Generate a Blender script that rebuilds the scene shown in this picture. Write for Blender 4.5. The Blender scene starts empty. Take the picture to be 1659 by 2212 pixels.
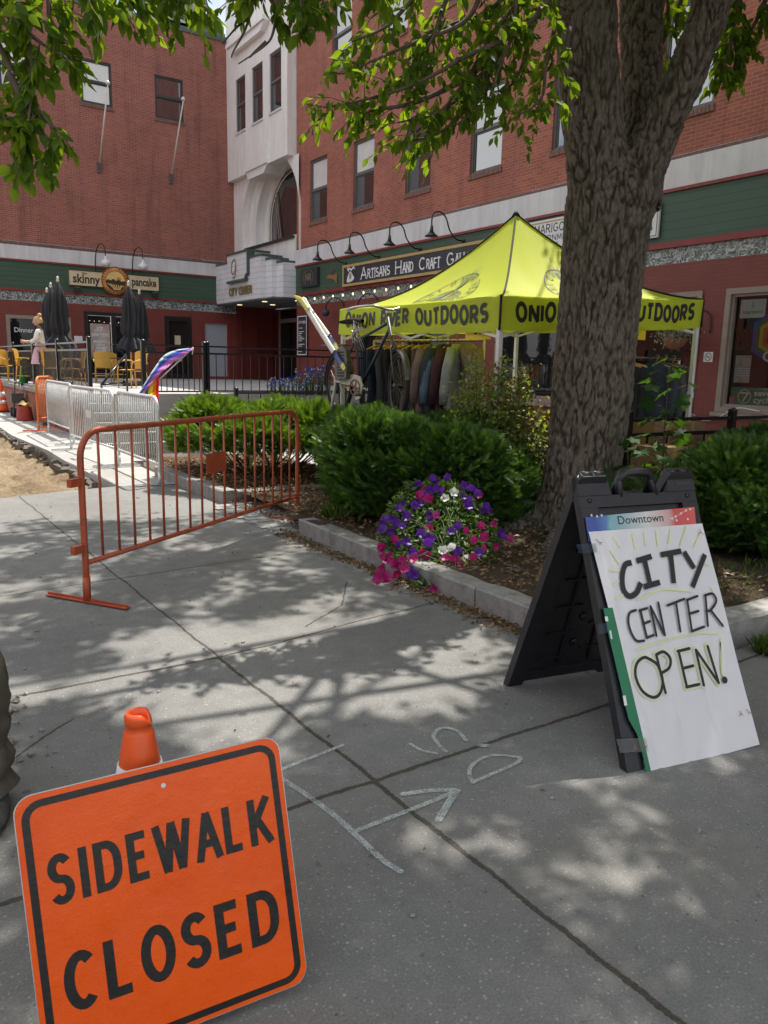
import bpy, bmesh, math, random
import numpy as np
from mathutils import Vector, Matrix, noise as mnoise
rad = math.radians
SC = bpy.context.scene
COL = SC.collection
random.seed(7)
RNG = np.random.default_rng(11)

# ---------------------------------------------------------------- camera
CAM_F, CAM_CX, CAM_CY, EYE = 1661.0, 829.5, 1106.0, 1.52
YAW, PITCH, ROLL = rad(33.9), rad(10.7), 0.0227
_fw = np.array([math.sin(YAW)*math.cos(PITCH), math.cos(YAW)*math.cos(PITCH), -math.sin(PITCH)])
_r0 = np.array([math.cos(YAW), -math.sin(YAW), 0.0])
_u0 = np.cross(_r0, _fw)
_rt = math.cos(ROLL)*_r0 + math.sin(ROLL)*_u0
_up = math.cos(ROLL)*_u0 - math.sin(ROLL)*_r0
EYEP = np.array([0, 0, EYE])
cam_data = bpy.data.cameras.new("camera")
cam_data.sensor_fit = 'VERTICAL'
cam_data.sensor_height = 24.0
cam_data.lens = 24.0*CAM_F/2212.0
cam_data.clip_start = 0.05
cam_data.clip_end = 2000
cam = bpy.data.objects.new("camera", cam_data)
COL.objects.link(cam)
_m = Matrix.Identity(4)
for i in range(3):
    _m[i][0], _m[i][1], _m[i][2], _m[i][3] = _rt[i], _up[i], -_fw[i], EYEP[i]
cam.matrix_world = _m
SC.camera = cam

# ---------------------------------------------------------------- light
SUN_EL = rad(63)
SUN_H = np.array([0.87, 0.50]); SUN_H = SUN_H/np.linalg.norm(SUN_H)
SUN_DIR = np.array([SUN_H[0]*math.cos(SUN_EL), SUN_H[1]*math.cos(SUN_EL), math.sin(SUN_EL)])
sun_data = bpy.data.lights.new("sun", 'SUN')
sun_data.energy = 5.0
sun_data.angle = rad(0.55)
sun_data.color = (1.0, 0.94, 0.85)
sun = bpy.data.objects.new("sun", sun_data)
sun.rotation_euler = Vector(SUN_DIR).to_track_quat('Z', 'Y').to_euler()
COL.objects.link(sun)
world = bpy.data.worlds.new("World")
SC.world = world
world.use_nodes = True
wn, wl = world.node_tree.nodes, world.node_tree.links
wn.clear()
sky = wn.new('ShaderNodeTexSky')
sky.sky_type = 'NISHITA'
sky.sun_disc = False
sky.sun_elevation = SUN_EL
sky.sun_rotation = math.atan2(SUN_H[0], SUN_H[1])
sky.air_density = 1.0
sky.dust_density = 1.5
wtc = wn.new('ShaderNodeTexCoord')
wno = wn.new('ShaderNodeTexNoise'); wno.inputs['Scale'].default_value = 3.2; wno.inputs['Detail'].default_value = 6
wl.new(wtc.outputs['Generated'], wno.inputs['Vector'])
wra = wn.new('ShaderNodeValToRGB')
wra.color_ramp.elements[0].position = 0.38; wra.color_ramp.elements[1].position = 0.54
wl.new(wno.outputs['Fac'], wra.inputs['Fac'])
wmx = wn.new('ShaderNodeMix'); wmx.data_type = 'RGBA'
wl.new(wra.outputs['Color'], wmx.inputs['Factor'])
wl.new(sky.outputs['Color'], wmx.inputs['A'])
wmx.inputs['B'].default_value = (8.5, 8.6, 8.8, 1)
wbg = wn.new('ShaderNodeBackground'); wbg.inputs['Strength'].default_value = 0.115
wou = wn.new('ShaderNodeOutputWorld')
wl.new(wmx.outputs['Result'], wbg.inputs['Color'])
wl.new(wbg.outputs['Background'], wou.inputs['Surface'])
SC.view_settings.view_transform = 'Standard'
SC.view_settings.look = 'None'
SC.view_settings.exposure = 0.60
SC.view_settings.gamma = 1.0
SC.cycles.max_bounces = 6
SC.cycles.transparent_max_bounces = 12
SC.cycles.caustics_reflective = False
SC.cycles.caustics_refractive = False

# ---------------------------------------------------------------- survey: sight lines of the photograph met with a known plane
def ray(x, y): return _fw + _rt*((x-CAM_CX)/CAM_F) - _up*((y-CAM_CY)/CAM_F)
def gz(x, y, z=0.0):
    d = ray(x, y); return EYEP + d*((z-EYE)/d[2])
def gx(x, y, X):
    d = ray(x, y); return EYEP + d*(X/d[0])
def gy(x, y, Y):
    d = ray(x, y); return EYEP + d*(Y/d[1])
_fh = np.array([math.sin(YAW), math.cos(YAW), 0.0])
def gd(x, y, D):
    d = ray(x, y); return EYEP + d*(D/d.dot(_fh))
def project(P):
    q = np.asarray(P) - EYEP
    z = q @ _fw
    return CAM_CX + CAM_F*(q @ _rt)/z, CAM_CY - CAM_F*(q @ _up)/z, z

# ---------------------------------------------------------------- materials
MATS = {}
def new_mat(name):
    m = bpy.data.materials.new(name); m.use_nodes = True
    nt = m.node_tree
    return m, nt, nt.nodes['Principled BSDF']
def N(nt, t, **kw):
    n = nt.nodes.new(t)
    for k, v in kw.items():
        if k in n.inputs: n.inputs[k].default_value = v
        else: setattr(n, k, v)
    return n
def math_n(nt, op, a, b=None, c=None):
    n = nt.nodes.new('ShaderNodeMath'); n.operation = op
    for i, v in enumerate((a, b, c)):
        if v is None: continue
        if isinstance(v, (int, float)): n.inputs[i].default_value = v
        else: nt.links.new(v, n.inputs[i])
    return n.outputs[0]
def mixc(nt, fac, a, b, blend='MIX'):
    n = nt.nodes.new('ShaderNodeMix'); n.data_type = 'RGBA'; n.blend_type = blend
    for k, v in (('Factor', fac), ('A', a), ('B', b)):
        s = n.inputs[k]
        if isinstance(v, (int, float)): s.default_value = v
        elif isinstance(v, tuple): s.default_value = (*v[:3], 1)
        else: nt.links.new(v, s)
    return n.outputs['Result']
def ramp(nt, fac, stops):
    r = nt.nodes.new('ShaderNodeValToRGB')
    e = r.color_ramp.elements
    while len(e) < len(stops): e.new(0.5)
    for i, (p, c) in enumerate(stops):
        e[i].position = p
        e[i].color = (c, c, c, 1) if isinstance(c, (int, float)) else (*c, 1)
    nt.links.new(fac, r.inputs['Fac'])
    return r.outputs['Color']
def coords(nt, kind='Object', scale=(1, 1, 1)):
    tc = nt.nodes.new('ShaderNodeTexCoord')
    mp = nt.nodes.new('ShaderNodeMapping')
    mp.inputs['Scale'].default_value = scale
    nt.links.new(tc.outputs[kind], mp.inputs['Vector'])
    return mp.outputs[0]
def noise_n(nt, vec, scale, detail=4, rough=0.55):
    n = N(nt, 'ShaderNodeTexNoise', Scale=scale, Detail=detail, Roughness=rough)
    nt.links.new(vec, n.inputs['Vector']); return n.outputs['Fac']
def bump(nt, h, bsdf, strength=0.3, dist=0.01):
    b = N(nt, 'ShaderNodeBump', Strength=strength, Distance=dist)
    nt.links.new(h, b.inputs['Height']); nt.links.new(b.outputs[0], bsdf.inputs['Normal'])
def M(name, col, rough=0.6, metal=0.0, var=0.25, vs=6.0, bmp=0.0, bs=60.0, spec=0.5, stretch=(1, 1, 1), dirt=None):
    """plain procedural material: colour broken up by two scales of noise, roughness varied, optional bump and dirt"""
    if name in MATS: return MATS[name]
    m, nt, b = new_mat(name)
    v = coords(nt, 'Object', stretch)
    n1 = noise_n(nt, v, vs, 5); n2 = noise_n(nt, v, vs*7.3, 3)
    f = math_n(nt, 'ADD', math_n(nt, 'MULTIPLY', n1, 0.65), math_n(nt, 'MULTIPLY', n2, 0.35))
    lo = tuple(c*(1-var) for c in col); hi = tuple(min(1, c*(1+var)) for c in col)
    c = ramp(nt, f, [(0.3, lo), (0.7, hi)])
    if dirt:
        n3 = noise_n(nt, v, vs*0.6, 8, 0.7)
        c = mixc(nt, ramp(nt, n3, [(0.5, 0.0), (0.72, 0.75)]), c, dirt)
    nt.links.new(c, b.inputs['Base Color'])
    nt.links.new(math_n(nt, 'ADD', rough-0.1, math_n(nt, 'MULTIPLY', n2, 0.2)), b.inputs['Roughness'])
    b.inputs['Metallic'].default_value = metal
    b.inputs['Specular IOR Level'].default_value = spec
    if bmp: bump(nt, noise_n(nt, v, bs, 4), b, bmp, 0.01)
    MATS[name] = m
    return m
def facade_uv(nt):
    """(along the wall, up) for vertical walls facing x or y"""
    tc = nt.nodes.new('ShaderNodeTexCoord'); ge = nt.nodes.new('ShaderNodeNewGeometry')
    sp = nt.nodes.new('ShaderNodeSeparateXYZ'); nt.links.new(ge.outputs['Position'], sp.inputs[0])
    sn = nt.nodes.new('ShaderNodeSeparateXYZ'); nt.links.new(ge.outputs['True Normal'], sn.inputs[0])
    k = math_n(nt, 'GREATER_THAN', math_n(nt, 'ABSOLUTE', sn.outputs[0]), 0.7)
    u = math_n(nt, 'ADD', math_n(nt, 'MULTIPLY', sp.outputs[1], k), math_n(nt, 'MULTIPLY', sp.outputs[0], math_n(nt, 'SUBTRACT', 1.0, k)))
    cb = nt.nodes.new('ShaderNodeCombineXYZ')
    nt.links.new(u, cb.inputs[0]); nt.links.new(sp.outputs[2], cb.inputs[1])
    return cb.outputs[0], sp
def brick_mat(name, c1, c2, mortar, painted=False, soot=0.0):
    m, nt, b = new_mat(name)
    uv, sp = facade_uv(nt)
    br = N(nt, 'ShaderNodeTexBrick', Scale=1.0)
    br.inputs['Mortar Size'].default_value = 0.006
    br.inputs['Mortar Smooth'].default_value = 0.15
    br.inputs['Brick Width'].default_value = 0.203
    br.inputs['Row Height'].default_value = 0.0677
    br.inputs['Bias'].default_value = -0.1
    br.inputs['Color1'].default_value = (*c1, 1); br.inputs['Color2'].default_value = (*c2, 1)
    br.inputs['Mortar'].default_value = (*mortar, 1)
    nt.links.new(uv, br.inputs['Vector'])
    n1 = noise_n(nt, uv, 0.7, 6, 0.6); n2 = noise_n(nt, uv, 40, 3)
    c = mixc(nt, ramp(nt, n1, [(0.3, 0.55), (0.7, 1.0)]), (0.45, 0.42, 0.42), (1.1, 1.08, 1.05))
    c = mixc(nt, 1.0, br.outputs['Color'], c, 'MULTIPLY')
    c = mixc(nt, ramp(nt, n2, [(0.35, 0.0), (0.8, 0.3)]), c, mortar)
    if soot:
        st = N(nt, 'ShaderNodeMapping'); st.inputs['Scale'].default_value = (2.5, 0.22, 1)
        nt.links.new(uv, st.inputs['Vector'])
        n3 = noise_n(nt, st.outputs[0], 1.0, 7, 0.65)
        c = mixc(nt, ramp(nt, n3, [(0.5, 0.0), (0.75, soot)]), c, (0.05, 0.03, 0.03))
    nt.links.new(c, b.inputs['Base Color'])
    b.inputs['Roughness'].default_value = 0.55 if painted else 0.85
    h = math_n(nt, 'SUBTRACT', math_n(nt, 'MULTIPLY', n2, 0.25), br.outputs['Fac'])
    bump(nt, h, b, 0.25 if painted else 0.5, 0.006)
    MATS[name] = m
    return m
brick_mat('red_brick', (0.35, 0.108, 0.066), (0.23, 0.070, 0.052), (0.42, 0.20, 0.15), soot=0.4)
brick_mat('old_brick', (0.31, 0.100, 0.072), (0.21, 0.068, 0.055), (0.42, 0.22, 0.18), soot=0.5)
brick_mat('painted_brick', (0.20, 0.042, 0.030), (0.175, 0.036, 0.027), (0.14, 0.029, 0.023), painted=True)
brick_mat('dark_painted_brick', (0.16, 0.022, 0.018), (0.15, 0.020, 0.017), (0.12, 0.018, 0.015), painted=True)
def streaky(name, col, streak, amt=0.5, rough=0.7):
    m, nt, b = new_mat(name)
    uv, sp = facade_uv(nt)
    mp = N(nt, 'ShaderNodeMapping'); mp.inputs['Scale'].default_value = (3.0, 0.35, 1); nt.links.new(uv, mp.inputs['Vector'])
    n1 = noise_n(nt, mp.outputs[0], 1.4, 7, 0.65); n2 = noise_n(nt, uv, 2.5, 6)
    c = mixc(nt, ramp(nt, n1, [(0.42, 0.0), (0.72, amt)]), col, streak)
    c = mixc(nt, ramp(nt, n2, [(0.4, 0.0), (0.75, amt*0.6)]), c, tuple(x*0.7 for x in col))
    nt.links.new(c, b.inputs['Base Color']); b.inputs['Roughness'].default_value = rough
    bump(nt, noise_n(nt, uv, 30, 4), b, 0.12, 0.01)
    MATS[name] = m
streaky('stucco', (0.80, 0.78, 0.76), (0.50, 0.40, 0.37), 0.4)
streaky('concrete_band', (0.64, 0.64, 0.65), (0.40, 0.35, 0.36), 0.55)
def siding(name, col, gap, pitch, dark):
    m, nt, b = new_mat(name)
    uv, sp = facade_uv(nt)
    fr = math_n(nt, 'FRACT', math_n(nt, 'DIVIDE', sp.outputs[2], pitch))
    ln = math_n(nt, 'LESS_THAN', fr, gap)
    n1 = noise_n(nt, uv, 2.0, 6); n2 = noise_n(nt, uv, 25, 3)
    c = mixc(nt, n1, tuple(x*0.8 for x in col), tuple(min(1, x*1.15) for x in col))
    c = mixc(nt, ln, c, dark)
    nt.links.new(c, b.inputs['Base Color']); b.inputs['Roughness'].default_value = 0.55
    bump(nt, math_n(nt, 'ADD', math_n(nt, 'MULTIPLY', fr, -0.8), math_n(nt, 'MULTIPLY', n2, 0.1)), b, 0.35, 0.02)
    MATS[name] = m
siding('green_clapboard', (0.040, 0.085, 0.052), 0.05, 0.155, (0.015, 0.032, 0.02))
siding('white_siding', (0.72, 0.72, 0.74), 0.06, 0.19, (0.36, 0.36, 0.38))
def concrete_mat():
    m, nt, b = new_mat('pavement_concrete')
    ge = nt.nodes.new('ShaderNodeNewGeometry'); P = ge.outputs['Position']
    big = noise_n(nt, P, 0.9, 6, 0.6); mid = noise_n(nt, P, 9, 6, 0.65); fine = noise_n(nt, P, 140, 4, 0.7)
    v = N(nt, 'ShaderNodeTexVoronoi', Scale=75.0); nt.links.new(P, v.inputs['Vector'])
    v2 = N(nt, 'ShaderNodeTexVoronoi', Scale=42.0); nt.links.new(P, v2.inputs['Vector'])
    c = ramp(nt, big, [(0.3, (0.192, 0.192, 0.187)), (0.7, (0.29, 0.287, 0.275))])
    c = mixc(nt, ramp(nt, mid, [(0.35, 0.35), (0.7, 0.0)]), c, (0.11, 0.11, 0.109))
    c = mixc(nt, ramp(nt, fine, [(0.42, 0.5), (0.62, 0.0)]), c, (0.10, 0.10, 0.10))
    sc = nt.nodes.new('ShaderNodeSeparateColor'); nt.links.new(v.outputs['Color'], sc.inputs[0])
    stone = math_n(nt, 'MULTIPLY', math_n(nt, 'LESS_THAN', v.outputs['Distance'], 0.30), math_n(nt, 'GREATER_THAN', sc.outputs[0], 0.45))
    c = mixc(nt, math_n(nt, 'MULTIPLY', stone, 0.55), c, ramp(nt, sc.outputs[1], [(0.0, (0.10, 0.10, 0.105)), (0.5, (0.28, 0.265, 0.24)), (1.0, (0.40, 0.38, 0.35))]))
    sc2 = nt.nodes.new('ShaderNodeSeparateColor'); nt.links.new(v2.outputs['Color'], sc2.inputs[0])
    peb = math_n(nt, 'MULTIPLY', math_n(nt, 'LESS_THAN', v2.outputs['Distance'], 0.2), math_n(nt, 'GREATER_THAN', sc2.outputs[0], 0.9))
    c = mixc(nt, math_n(nt, 'MULTIPLY', peb, 0.7), c, ramp(nt, sc2.outputs[1], [(0.3, (0.07, 0.07, 0.075)), (0.7, (0.42, 0.40, 0.36))]))
    st1 = noise_n(nt, P, 0.55, 5, 0.6); st2 = noise_n(nt, P, 2.6, 7, 0.7)
    c = mixc(nt, ramp(nt, st1, [(0.48, 0.0), (0.7, 0.38)]), c, (0.17, 0.155, 0.13))
    c = mixc(nt, ramp(nt, st2, [(0.56, 0.0), (0.74, 0.5)]), c, (0.095, 0.092, 0.088))
    gum = N(nt, 'ShaderNodeTexVoronoi', Scale=2.1); nt.links.new(P, gum.inputs['Vector'])
    c = mixc(nt, math_n(nt, 'MULTIPLY', math_n(nt, 'LESS_THAN', gum.outputs['Distance'], 0.045), 0.6), c, (0.075, 0.073, 0.07))
    # joints and cracks (real grooves, dirt filled), segments in metres
    wob = N(nt, 'ShaderNodeTexNoise', Scale=2.3, Detail=7.0, Roughness=0.7); nt.links.new(P, wob.inputs['Vector'])
    w2 = nt.nodes.new('ShaderNodeVectorMath'); w2.operation = 'MULTIPLY_ADD'
    nt.links.new(wob.outputs['Color'], w2.inputs[0]); w2.inputs[1].default_value = (0.06, 0.06, 0); 
    ad = nt.nodes.new('ShaderNodeVectorMath'); ad.operation = 'ADD'; ad.inputs[1].default_value = (-0.03, -0.03, 0)
    nt.links.new(P, ad.inputs[0]); nt.links.new(ad.outputs[0], w2.inputs[2])
    sp = nt.nodes.new('ShaderNodeSeparateXYZ'); nt.links.new(w2.outputs[0], sp.inputs[0])
    px, py = sp.outputs[0], sp.outputs[1]
    segs = [((1.56, -2.0), (1.425, 3.65), .007), ((1.425, 3.65), (1.33, 9.5), .005), ((-4, 2.20), (6, 2.19), .008),
            ((-4, 3.72), (1.43, 3.65), .008), ((1.43, 3.65), (3.2, 3.88), .005), ((-4, 5.0), (3.2, 5.56), .0045), ((2.05, 3.85), (2.45, 4.1), .003), ((2.45, 4.1), (2.75, 4.55), .003),
            ((-4, 0.72), (6, 0.70), .005), ((-4, 7.3), (3.2, 7.4), .003), ((0.0, -3), (-0.05, 9.5), .005),
            ((0.35, 3.05), (0.62, 3.3), .003), ((.10, 3.25), (.30, 3.48), .085)]
    dmin = None
    for (a, bb, w) in segs:
        ax, ay = a; bx, by = bb; L = math.hypot(bx-ax, by-ay); ex, ey = (bx-ax)/L, (by-ay)/L
        qx = math_n(nt, 'SUBTRACT', px, ax); qy = math_n(nt, 'SUBTRACT', py, ay)
        al = math_n(nt, 'ADD', math_n(nt, 'MULTIPLY', qx, ex), math_n(nt, 'MULTIPLY', qy, ey))
        ov = math_n(nt, 'MAXIMUM', math_n(nt, 'MULTIPLY', al, -1), math_n(nt, 'SUBTRACT', al, L))
        pe = math_n(nt, 'ABSOLUTE', math_n(nt, 'SUBTRACT', math_n(nt, 'MULTIPLY', qx, ey), math_n(nt, 'MULTIPLY', qy, ex)))
        d = math_n(nt, 'SUBTRACT', math_n(nt, 'MAXIMUM', pe, ov), w)
        dmin = d if dmin is None else math_n(nt, 'MINIMUM', dmin, d)
    dn = math_n(nt, 'ADD', dmin, math_n(nt, 'MULTIPLY', math_n(nt, 'SUBTRACT', noise_n(nt, P, 60, 3), 0.5), 0.014))
    mr = N(nt, 'ShaderNodeMapRange'); mr.inputs['From Min'].default_value = 0.0; mr.inputs['From Max'].default_value = 0.004
    mr.inputs['To Min'].default_value = 1.0; mr.inputs['To Max'].default_value = 0.0
    nt.links.new(dn, mr.inputs['Value'])
    g = mr.outputs[0]
    grit = ramp(nt, noise_n(nt, P, 180, 3, .7), [(0.4, (0.028, 0.026, 0.022)), (0.6, (0.07, 0.06, 0.048)), (0.72, (0.26, 0.23, 0.18))])
    c = mixc(nt, g, c, grit)
    halo = N(nt, 'ShaderNodeMapRange'); halo.inputs['From Max'].default_value = 0.05; halo.inputs['To Min'].default_value = 0.35; halo.inputs['To Max'].default_value = 0.0
    nt.links.new(dn, halo.inputs['Value'])
    c = mixc(nt, math_n(nt, 'MULTIPLY', halo.outputs[0], mid), c, (0.12, 0.115, 0.105))
    nt.links.new(c, b.inputs['Base Color'])
    b.inputs['Roughness'].default_value = 0.88; b.inputs['Specular IOR Level'].default_value = 0.3
    h = math_n(nt, 'ADD', math_n(nt, 'MULTIPLY', g, -1.2), math_n(nt, 'ADD', math_n(nt, 'MULTIPLY', fine, 0.25), math_n(nt, 'MULTIPLY', stone, 0.08)))
    bump(nt, h, b, 0.55, 0.008)
    MATS['pavement_concrete'] = m
concrete_mat()
def dirt_mat(name, a, bcol, c3, sc=3.0):
    m, nt, b = new_mat(name)
    ge = nt.nodes.new('ShaderNodeNewGeometry'); P = ge.outputs['Position']
    n1 = noise_n(nt, P, sc, 8, 0.65); n2 = noise_n(nt, P, sc*14, 6, 0.75)
    c = ramp(nt, n1, [(0.3, a), (0.65, bcol)])
    c = mixc(nt, ramp(nt, n2, [(0.45, 0.0), (0.68, 0.8)]), c, c3)
    nt.links.new(c, b.inputs['Base Color']); b.inputs['Roughness'].default_value = 0.95; b.inputs['Specular IOR Level'].default_value = 0.15
    bump(nt, math_n(nt, 'ADD', n1, n2), b, 0.9, 0.03)
    MATS[name] = m
dirt_mat('excavated_sand', (0.15, 0.10, 0.06), (0.33, 0.26, 0.17), (0.09, 0.06, 0.038), 1.6)
dirt_mat('planter_soil', (0.060, 0.042, 0.030), (0.11, 0.082, 0.058), (0.17, 0.12, 0.08), 5)
dirt_mat('leaf_mulch', (0.10, 0.062, 0.035), (0.17, 0.11, 0.06), (0.05, 0.032, 0.02), 8)
dirt_mat('asphalt_edge', (0.11, 0.10, 0.09), (0.19, 0.17, 0.15), (0.26, 0.22, 0.17), 6)
M('sunlit_concrete', (0.36, 0.352, 0.335), 0.85, var=0.12, vs=2.0, bmp=0.25, dirt=(0.30, 0.27, 0.22))  # path brightness in full sun is painted in as a lighter concrete colour
M('granite', (0.27, 0.265, 0.255), 0.75, var=0.3, vs=9, bmp=0.5, bs=90, dirt=(0.11, 0.095, 0.08))
M('terrace_concrete', (0.36, 0.35, 0.34), 0.85, var=0.18, vs=1.5, bmp=0.2)
M('capstone', (0.30, 0.28, 0.24), 0.85, var=0.25, vs=4, bmp=0.4)
def leaf_mat(name, lo, hi, trans=0.5, tcol=None, rough=0.45, spec=0.4, isl=0.7, ns=1.6):
    m, nt, b = new_mat(name)
    ge = nt.nodes.new('ShaderNodeNewGeometry')
    r = ge.outputs['Random Per Island']
    n1 = noise_n(nt, ge.outputs['Position'], ns, 3)
    f = math_n(nt, 'ADD', math_n(nt, 'MULTIPLY', r, isl), math_n(nt, 'MULTIPLY', n1, 1-isl))
    c = ramp(nt, f, [(0.1, lo), (0.85, hi)])
    nt.links.new(c, b.inputs['Base Color']); b.inputs['Roughness'].default_value = rough; b.inputs['Specular IOR Level'].default_value = spec
    t = nt.nodes.new('ShaderNodeBsdfTranslucent')
    nt.links.new(mixc(nt, 1.0, c, tcol or (1.9, 1.7, 0.5), 'MULTIPLY'), t.inputs['Color'])
    mx = nt.nodes.new('ShaderNodeMixShader'); mx.inputs[0].default_value = trans
    nt.links.new(b.outputs[0], mx.inputs[1]); nt.links.new(t.outputs[0], mx.inputs[2])
    nt.links.new(mx.outputs[0], nt.nodes['Material Output'].inputs['Surface'])
    MATS[name] = m
leaf_mat('tree_leaf', (0.042, 0.09, 0.012), (0.12, 0.20, 0.022), 0.55, (3.0, 2.5, 0.6), 0.6, 0.2)
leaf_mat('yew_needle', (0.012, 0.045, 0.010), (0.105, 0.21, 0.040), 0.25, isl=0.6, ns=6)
leaf_mat('yew_needle_sunlit', (0.03, 0.08, 0.010), (0.15, 0.26, 0.035), 0.3, isl=0.55, ns=5)  # lit copy of the yew needles: sun on the far bush put into the colour
leaf_mat('shrub_leaf', (0.08, 0.14, 0.03), (0.26, 0.33, 0.11), 0.45)
leaf_mat('red_shoot_leaf', (0.12, 0.05, 0.02), (0.20, 0.10, 0.04), 0.4)
leaf_mat('maple_leaf', (0.025, 0.075, 0.016), (0.055, 0.13, 0.026), 0.45, None, 0.6, 0.2)
leaf_mat('silver_leaf', (0.14, 0.17, 0.13), (0.26, 0.29, 0.24), 0.3)
leaf_mat('petunia_leaf', (0.035, 0.075, 0.022), (0.10, 0.17, 0.05), 0.3)
leaf_mat('petal_purple', (0.06, 0.008, 0.19), (0.12, 0.022, 0.31), 0.3, (1.2, 1.1, 1.2))
leaf_mat('petal_magenta', (0.26, 0.004, 0.085), (0.44, 0.012, 0.17), 0.3, (1.2, 1.1, 1.2))
leaf_mat('petal_white', (0.62, 0.62, 0.60), (0.78, 0.78, 0.74), 0.3, (1.1, 1.1, 1.1))
leaf_mat('petal_blue', (0.02, 0.04, 0.35), (0.06, 0.09, 0.55), 0.3, (1.2, 1.1, 1.2))
leaf_mat('dry_leaf', (0.10, 0.062, 0.035), (0.26, 0.17, 0.09), 0.1, (1.2, 1.1, 1.0))
leaf_mat('grass_blade', (0.06, 0.11, 0.02), (0.13, 0.20, 0.04), 0.35)
def bark_mat():
    m, nt, b = new_mat('bark')
    ge = nt.nodes.new('ShaderNodeNewGeometry')
    at = N(nt, 'ShaderNodeAttribute'); at.attribute_name = 'ridge'
    v = coords(nt, 'Object', (1, 1, 0.28))
    n1 = noise_n(nt, v, 3.0, 6); n2 = noise_n(nt, v, 55, 5, 0.7)
    c = ramp(nt, at.outputs['Fac'], [(0.0, (0.012, 0.009, 0.007)), (0.42, (0.062, 0.050, 0.038)), (0.9, (0.19, 0.165, 0.135))])
    c = mixc(nt, ramp(nt, n2, [(0.35, 0.6), (0.6, 0.0)]), c, (0.055, 0.042, 0.032))
    c = mixc(nt, ramp(nt, n1, [(0.48, 0.0), (0.72, 0.5)]), c, (0.10, 0.115, 0.075))
    nt.links.new(c, b.inputs['Base Color']); b.inputs['Roughness'].default_value = 0.92; b.inputs['Specular IOR Level'].default_value = 0.15
    bump(nt, n2, b, 0.6, 0.012)
    MATS['bark'] = m
bark_mat()
M('twig', (0.10, 0.075, 0.055), 0.9, var=0.4, vs=20)
def sheet_orange():
    m, nt, b = new_mat('reflective_orange')
    v = coords(nt, 'Object')
    n1 = noise_n(nt, v, 5, 5); n2 = noise_n(nt, v, 18, 6, .7)
    c = ramp(nt, n1, [(0.3, (0.80, 0.090, 0.002)), (0.7, (0.90, 0.115, 0.003))])
    c = mixc(nt, ramp(nt, n2, [(0.6, 0.0), (0.8, 0.25)]), c, (0.45, 0.06, 0.01))
    sv = coords(nt, 'Object', (60, 60, 3)); sc1 = noise_n(nt, sv, 1.0, 5, .75)
    c = mixc(nt, ramp(nt, sc1, [(0.66, 0.0), (0.74, 0.35)]), c, (0.42, 0.13, 0.05))
    n4 = noise_n(nt, v, 2.2, 7, .7); c = mixc(nt, ramp(nt, n4, [(0.52, 0.0), (0.75, 0.5)]), c, (0.50, 0.065, 0.006))
    nt.links.new(c, b.inputs['Base Color'])
    nt.links.new(ramp(nt, n2, [(.3, .2), (.7, .42)]), b.inputs['Roughness']); b.inputs['Specular IOR Level'].default_value = 0.5
    w = N(nt, 'ShaderNodeTexVoronoi', Scale=260.0); nt.links.new(v, w.inputs['Vector'])
    h = math_n(nt, 'ADD', math_n(nt, 'MULTIPLY', w.outputs['Distance'], 0.25), math_n(nt, 'MULTIPLY', n1, 6.0))
    bump(nt, h, b, 0.25, 0.004)
    MATS['reflective_orange'] = m
sheet_orange()
M('sign_black', (0.016, 0.015, 0.014), 0.35, var=0.3, bmp=0.1)
M('aluminium', (0.55, 0.56, 0.57), 0.4, 1.0, var=0.15)
M('galvanised', (0.62, 0.63, 0.63), 0.45, 0.6, var=0.2, vs=14)
M('orange_paint', (0.42, 0.085, 0.035), 0.42, var=0.28, vs=9, dirt=(0.17, 0.05, 0.032), bmp=0.15)
M('hot_orange_paint', (0.75, 0.20, 0.05), 0.45, var=0.15)
M('cone_plastic', (0.80, 0.10, 0.015), 0.4, var=0.12, dirt=(0.55, 0.09, 0.03))
M('reflective_white', (0.66, 0.66, 0.66), 0.4, var=0.12, dirt=(0.4, 0.38, 0.36))
M('black_plastic', (0.016, 0.017, 0.021), 0.42, var=0.3, vs=14, bmp=0.12, bs=200)
M('black_metal', (0.012, 0.012, 0.013), 0.3, var=0.3)
M('chalk_paint', (0.52, 0.55, 0.55), 0.9, var=0.15)
M('paper_white', (0.70, 0.70, 0.72), 0.55, var=0.05, vs=2.5)
M('marker_black', (0.012, 0.012, 0.013), 0.5, var=0.2)
M('marker_yellow', (0.72, 0.76, 0.36), 0.6, var=0.08)
M('card_green', (0.012, 0.17, 0.075), 0.5, var=0.1)
leaf_mat('canopy_fabric', (0.54, 0.61, 0.05), (0.60, 0.67, 0.06), 0.36, (1.25, 1.25, 1.1), 0.6, 0.3)
M('canopy_ink', (0.028, 0.030, 0.028), 0.6, var=0.2)
M('canopy_ink_faded', (0.10, 0.12, 0.045), 0.65, var=0.2)
M('white_metal', (0.70, 0.70, 0.70), 0.4, var=0.08)
M('red_trim', (0.22, 0.028, 0.024), 0.5, var=0.15)
M('dark_trim', (0.03, 0.032, 0.034), 0.5, var=0.2)
M('grey_frame', (0.115, 0.11, 0.105), 0.5, var=0.15)
M('taupe_frame', (0.27, 0.215, 0.18), 0.55, var=0.12)
M('brick_sill', (0.19, 0.105, 0.08), 0.9, var=0.4, vs=18, bmp=0.4)
M('dirty_course', (0.15, 0.095, 0.085), 0.9, var=0.5, vs=14, bmp=0.4)
M('gold_trim', (0.45, 0.31, 0.11), 0.45, var=0.12)
M('sign_charcoal', (0.025, 0.026, 0.032), 0.5, var=0.2)
M('letter_white', (0.72, 0.72, 0.74), 0.5, var=0.06)
M('letter_gold', (0.40, 0.30, 0.14), 0.35, 0.4, var=0.15)
M('cream_board', (0.62, 0.53, 0.34), 0.55, var=0.08)
M('sunset_orange', (0.62, 0.26, 0.05), 0.5, var=0.1)
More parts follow.
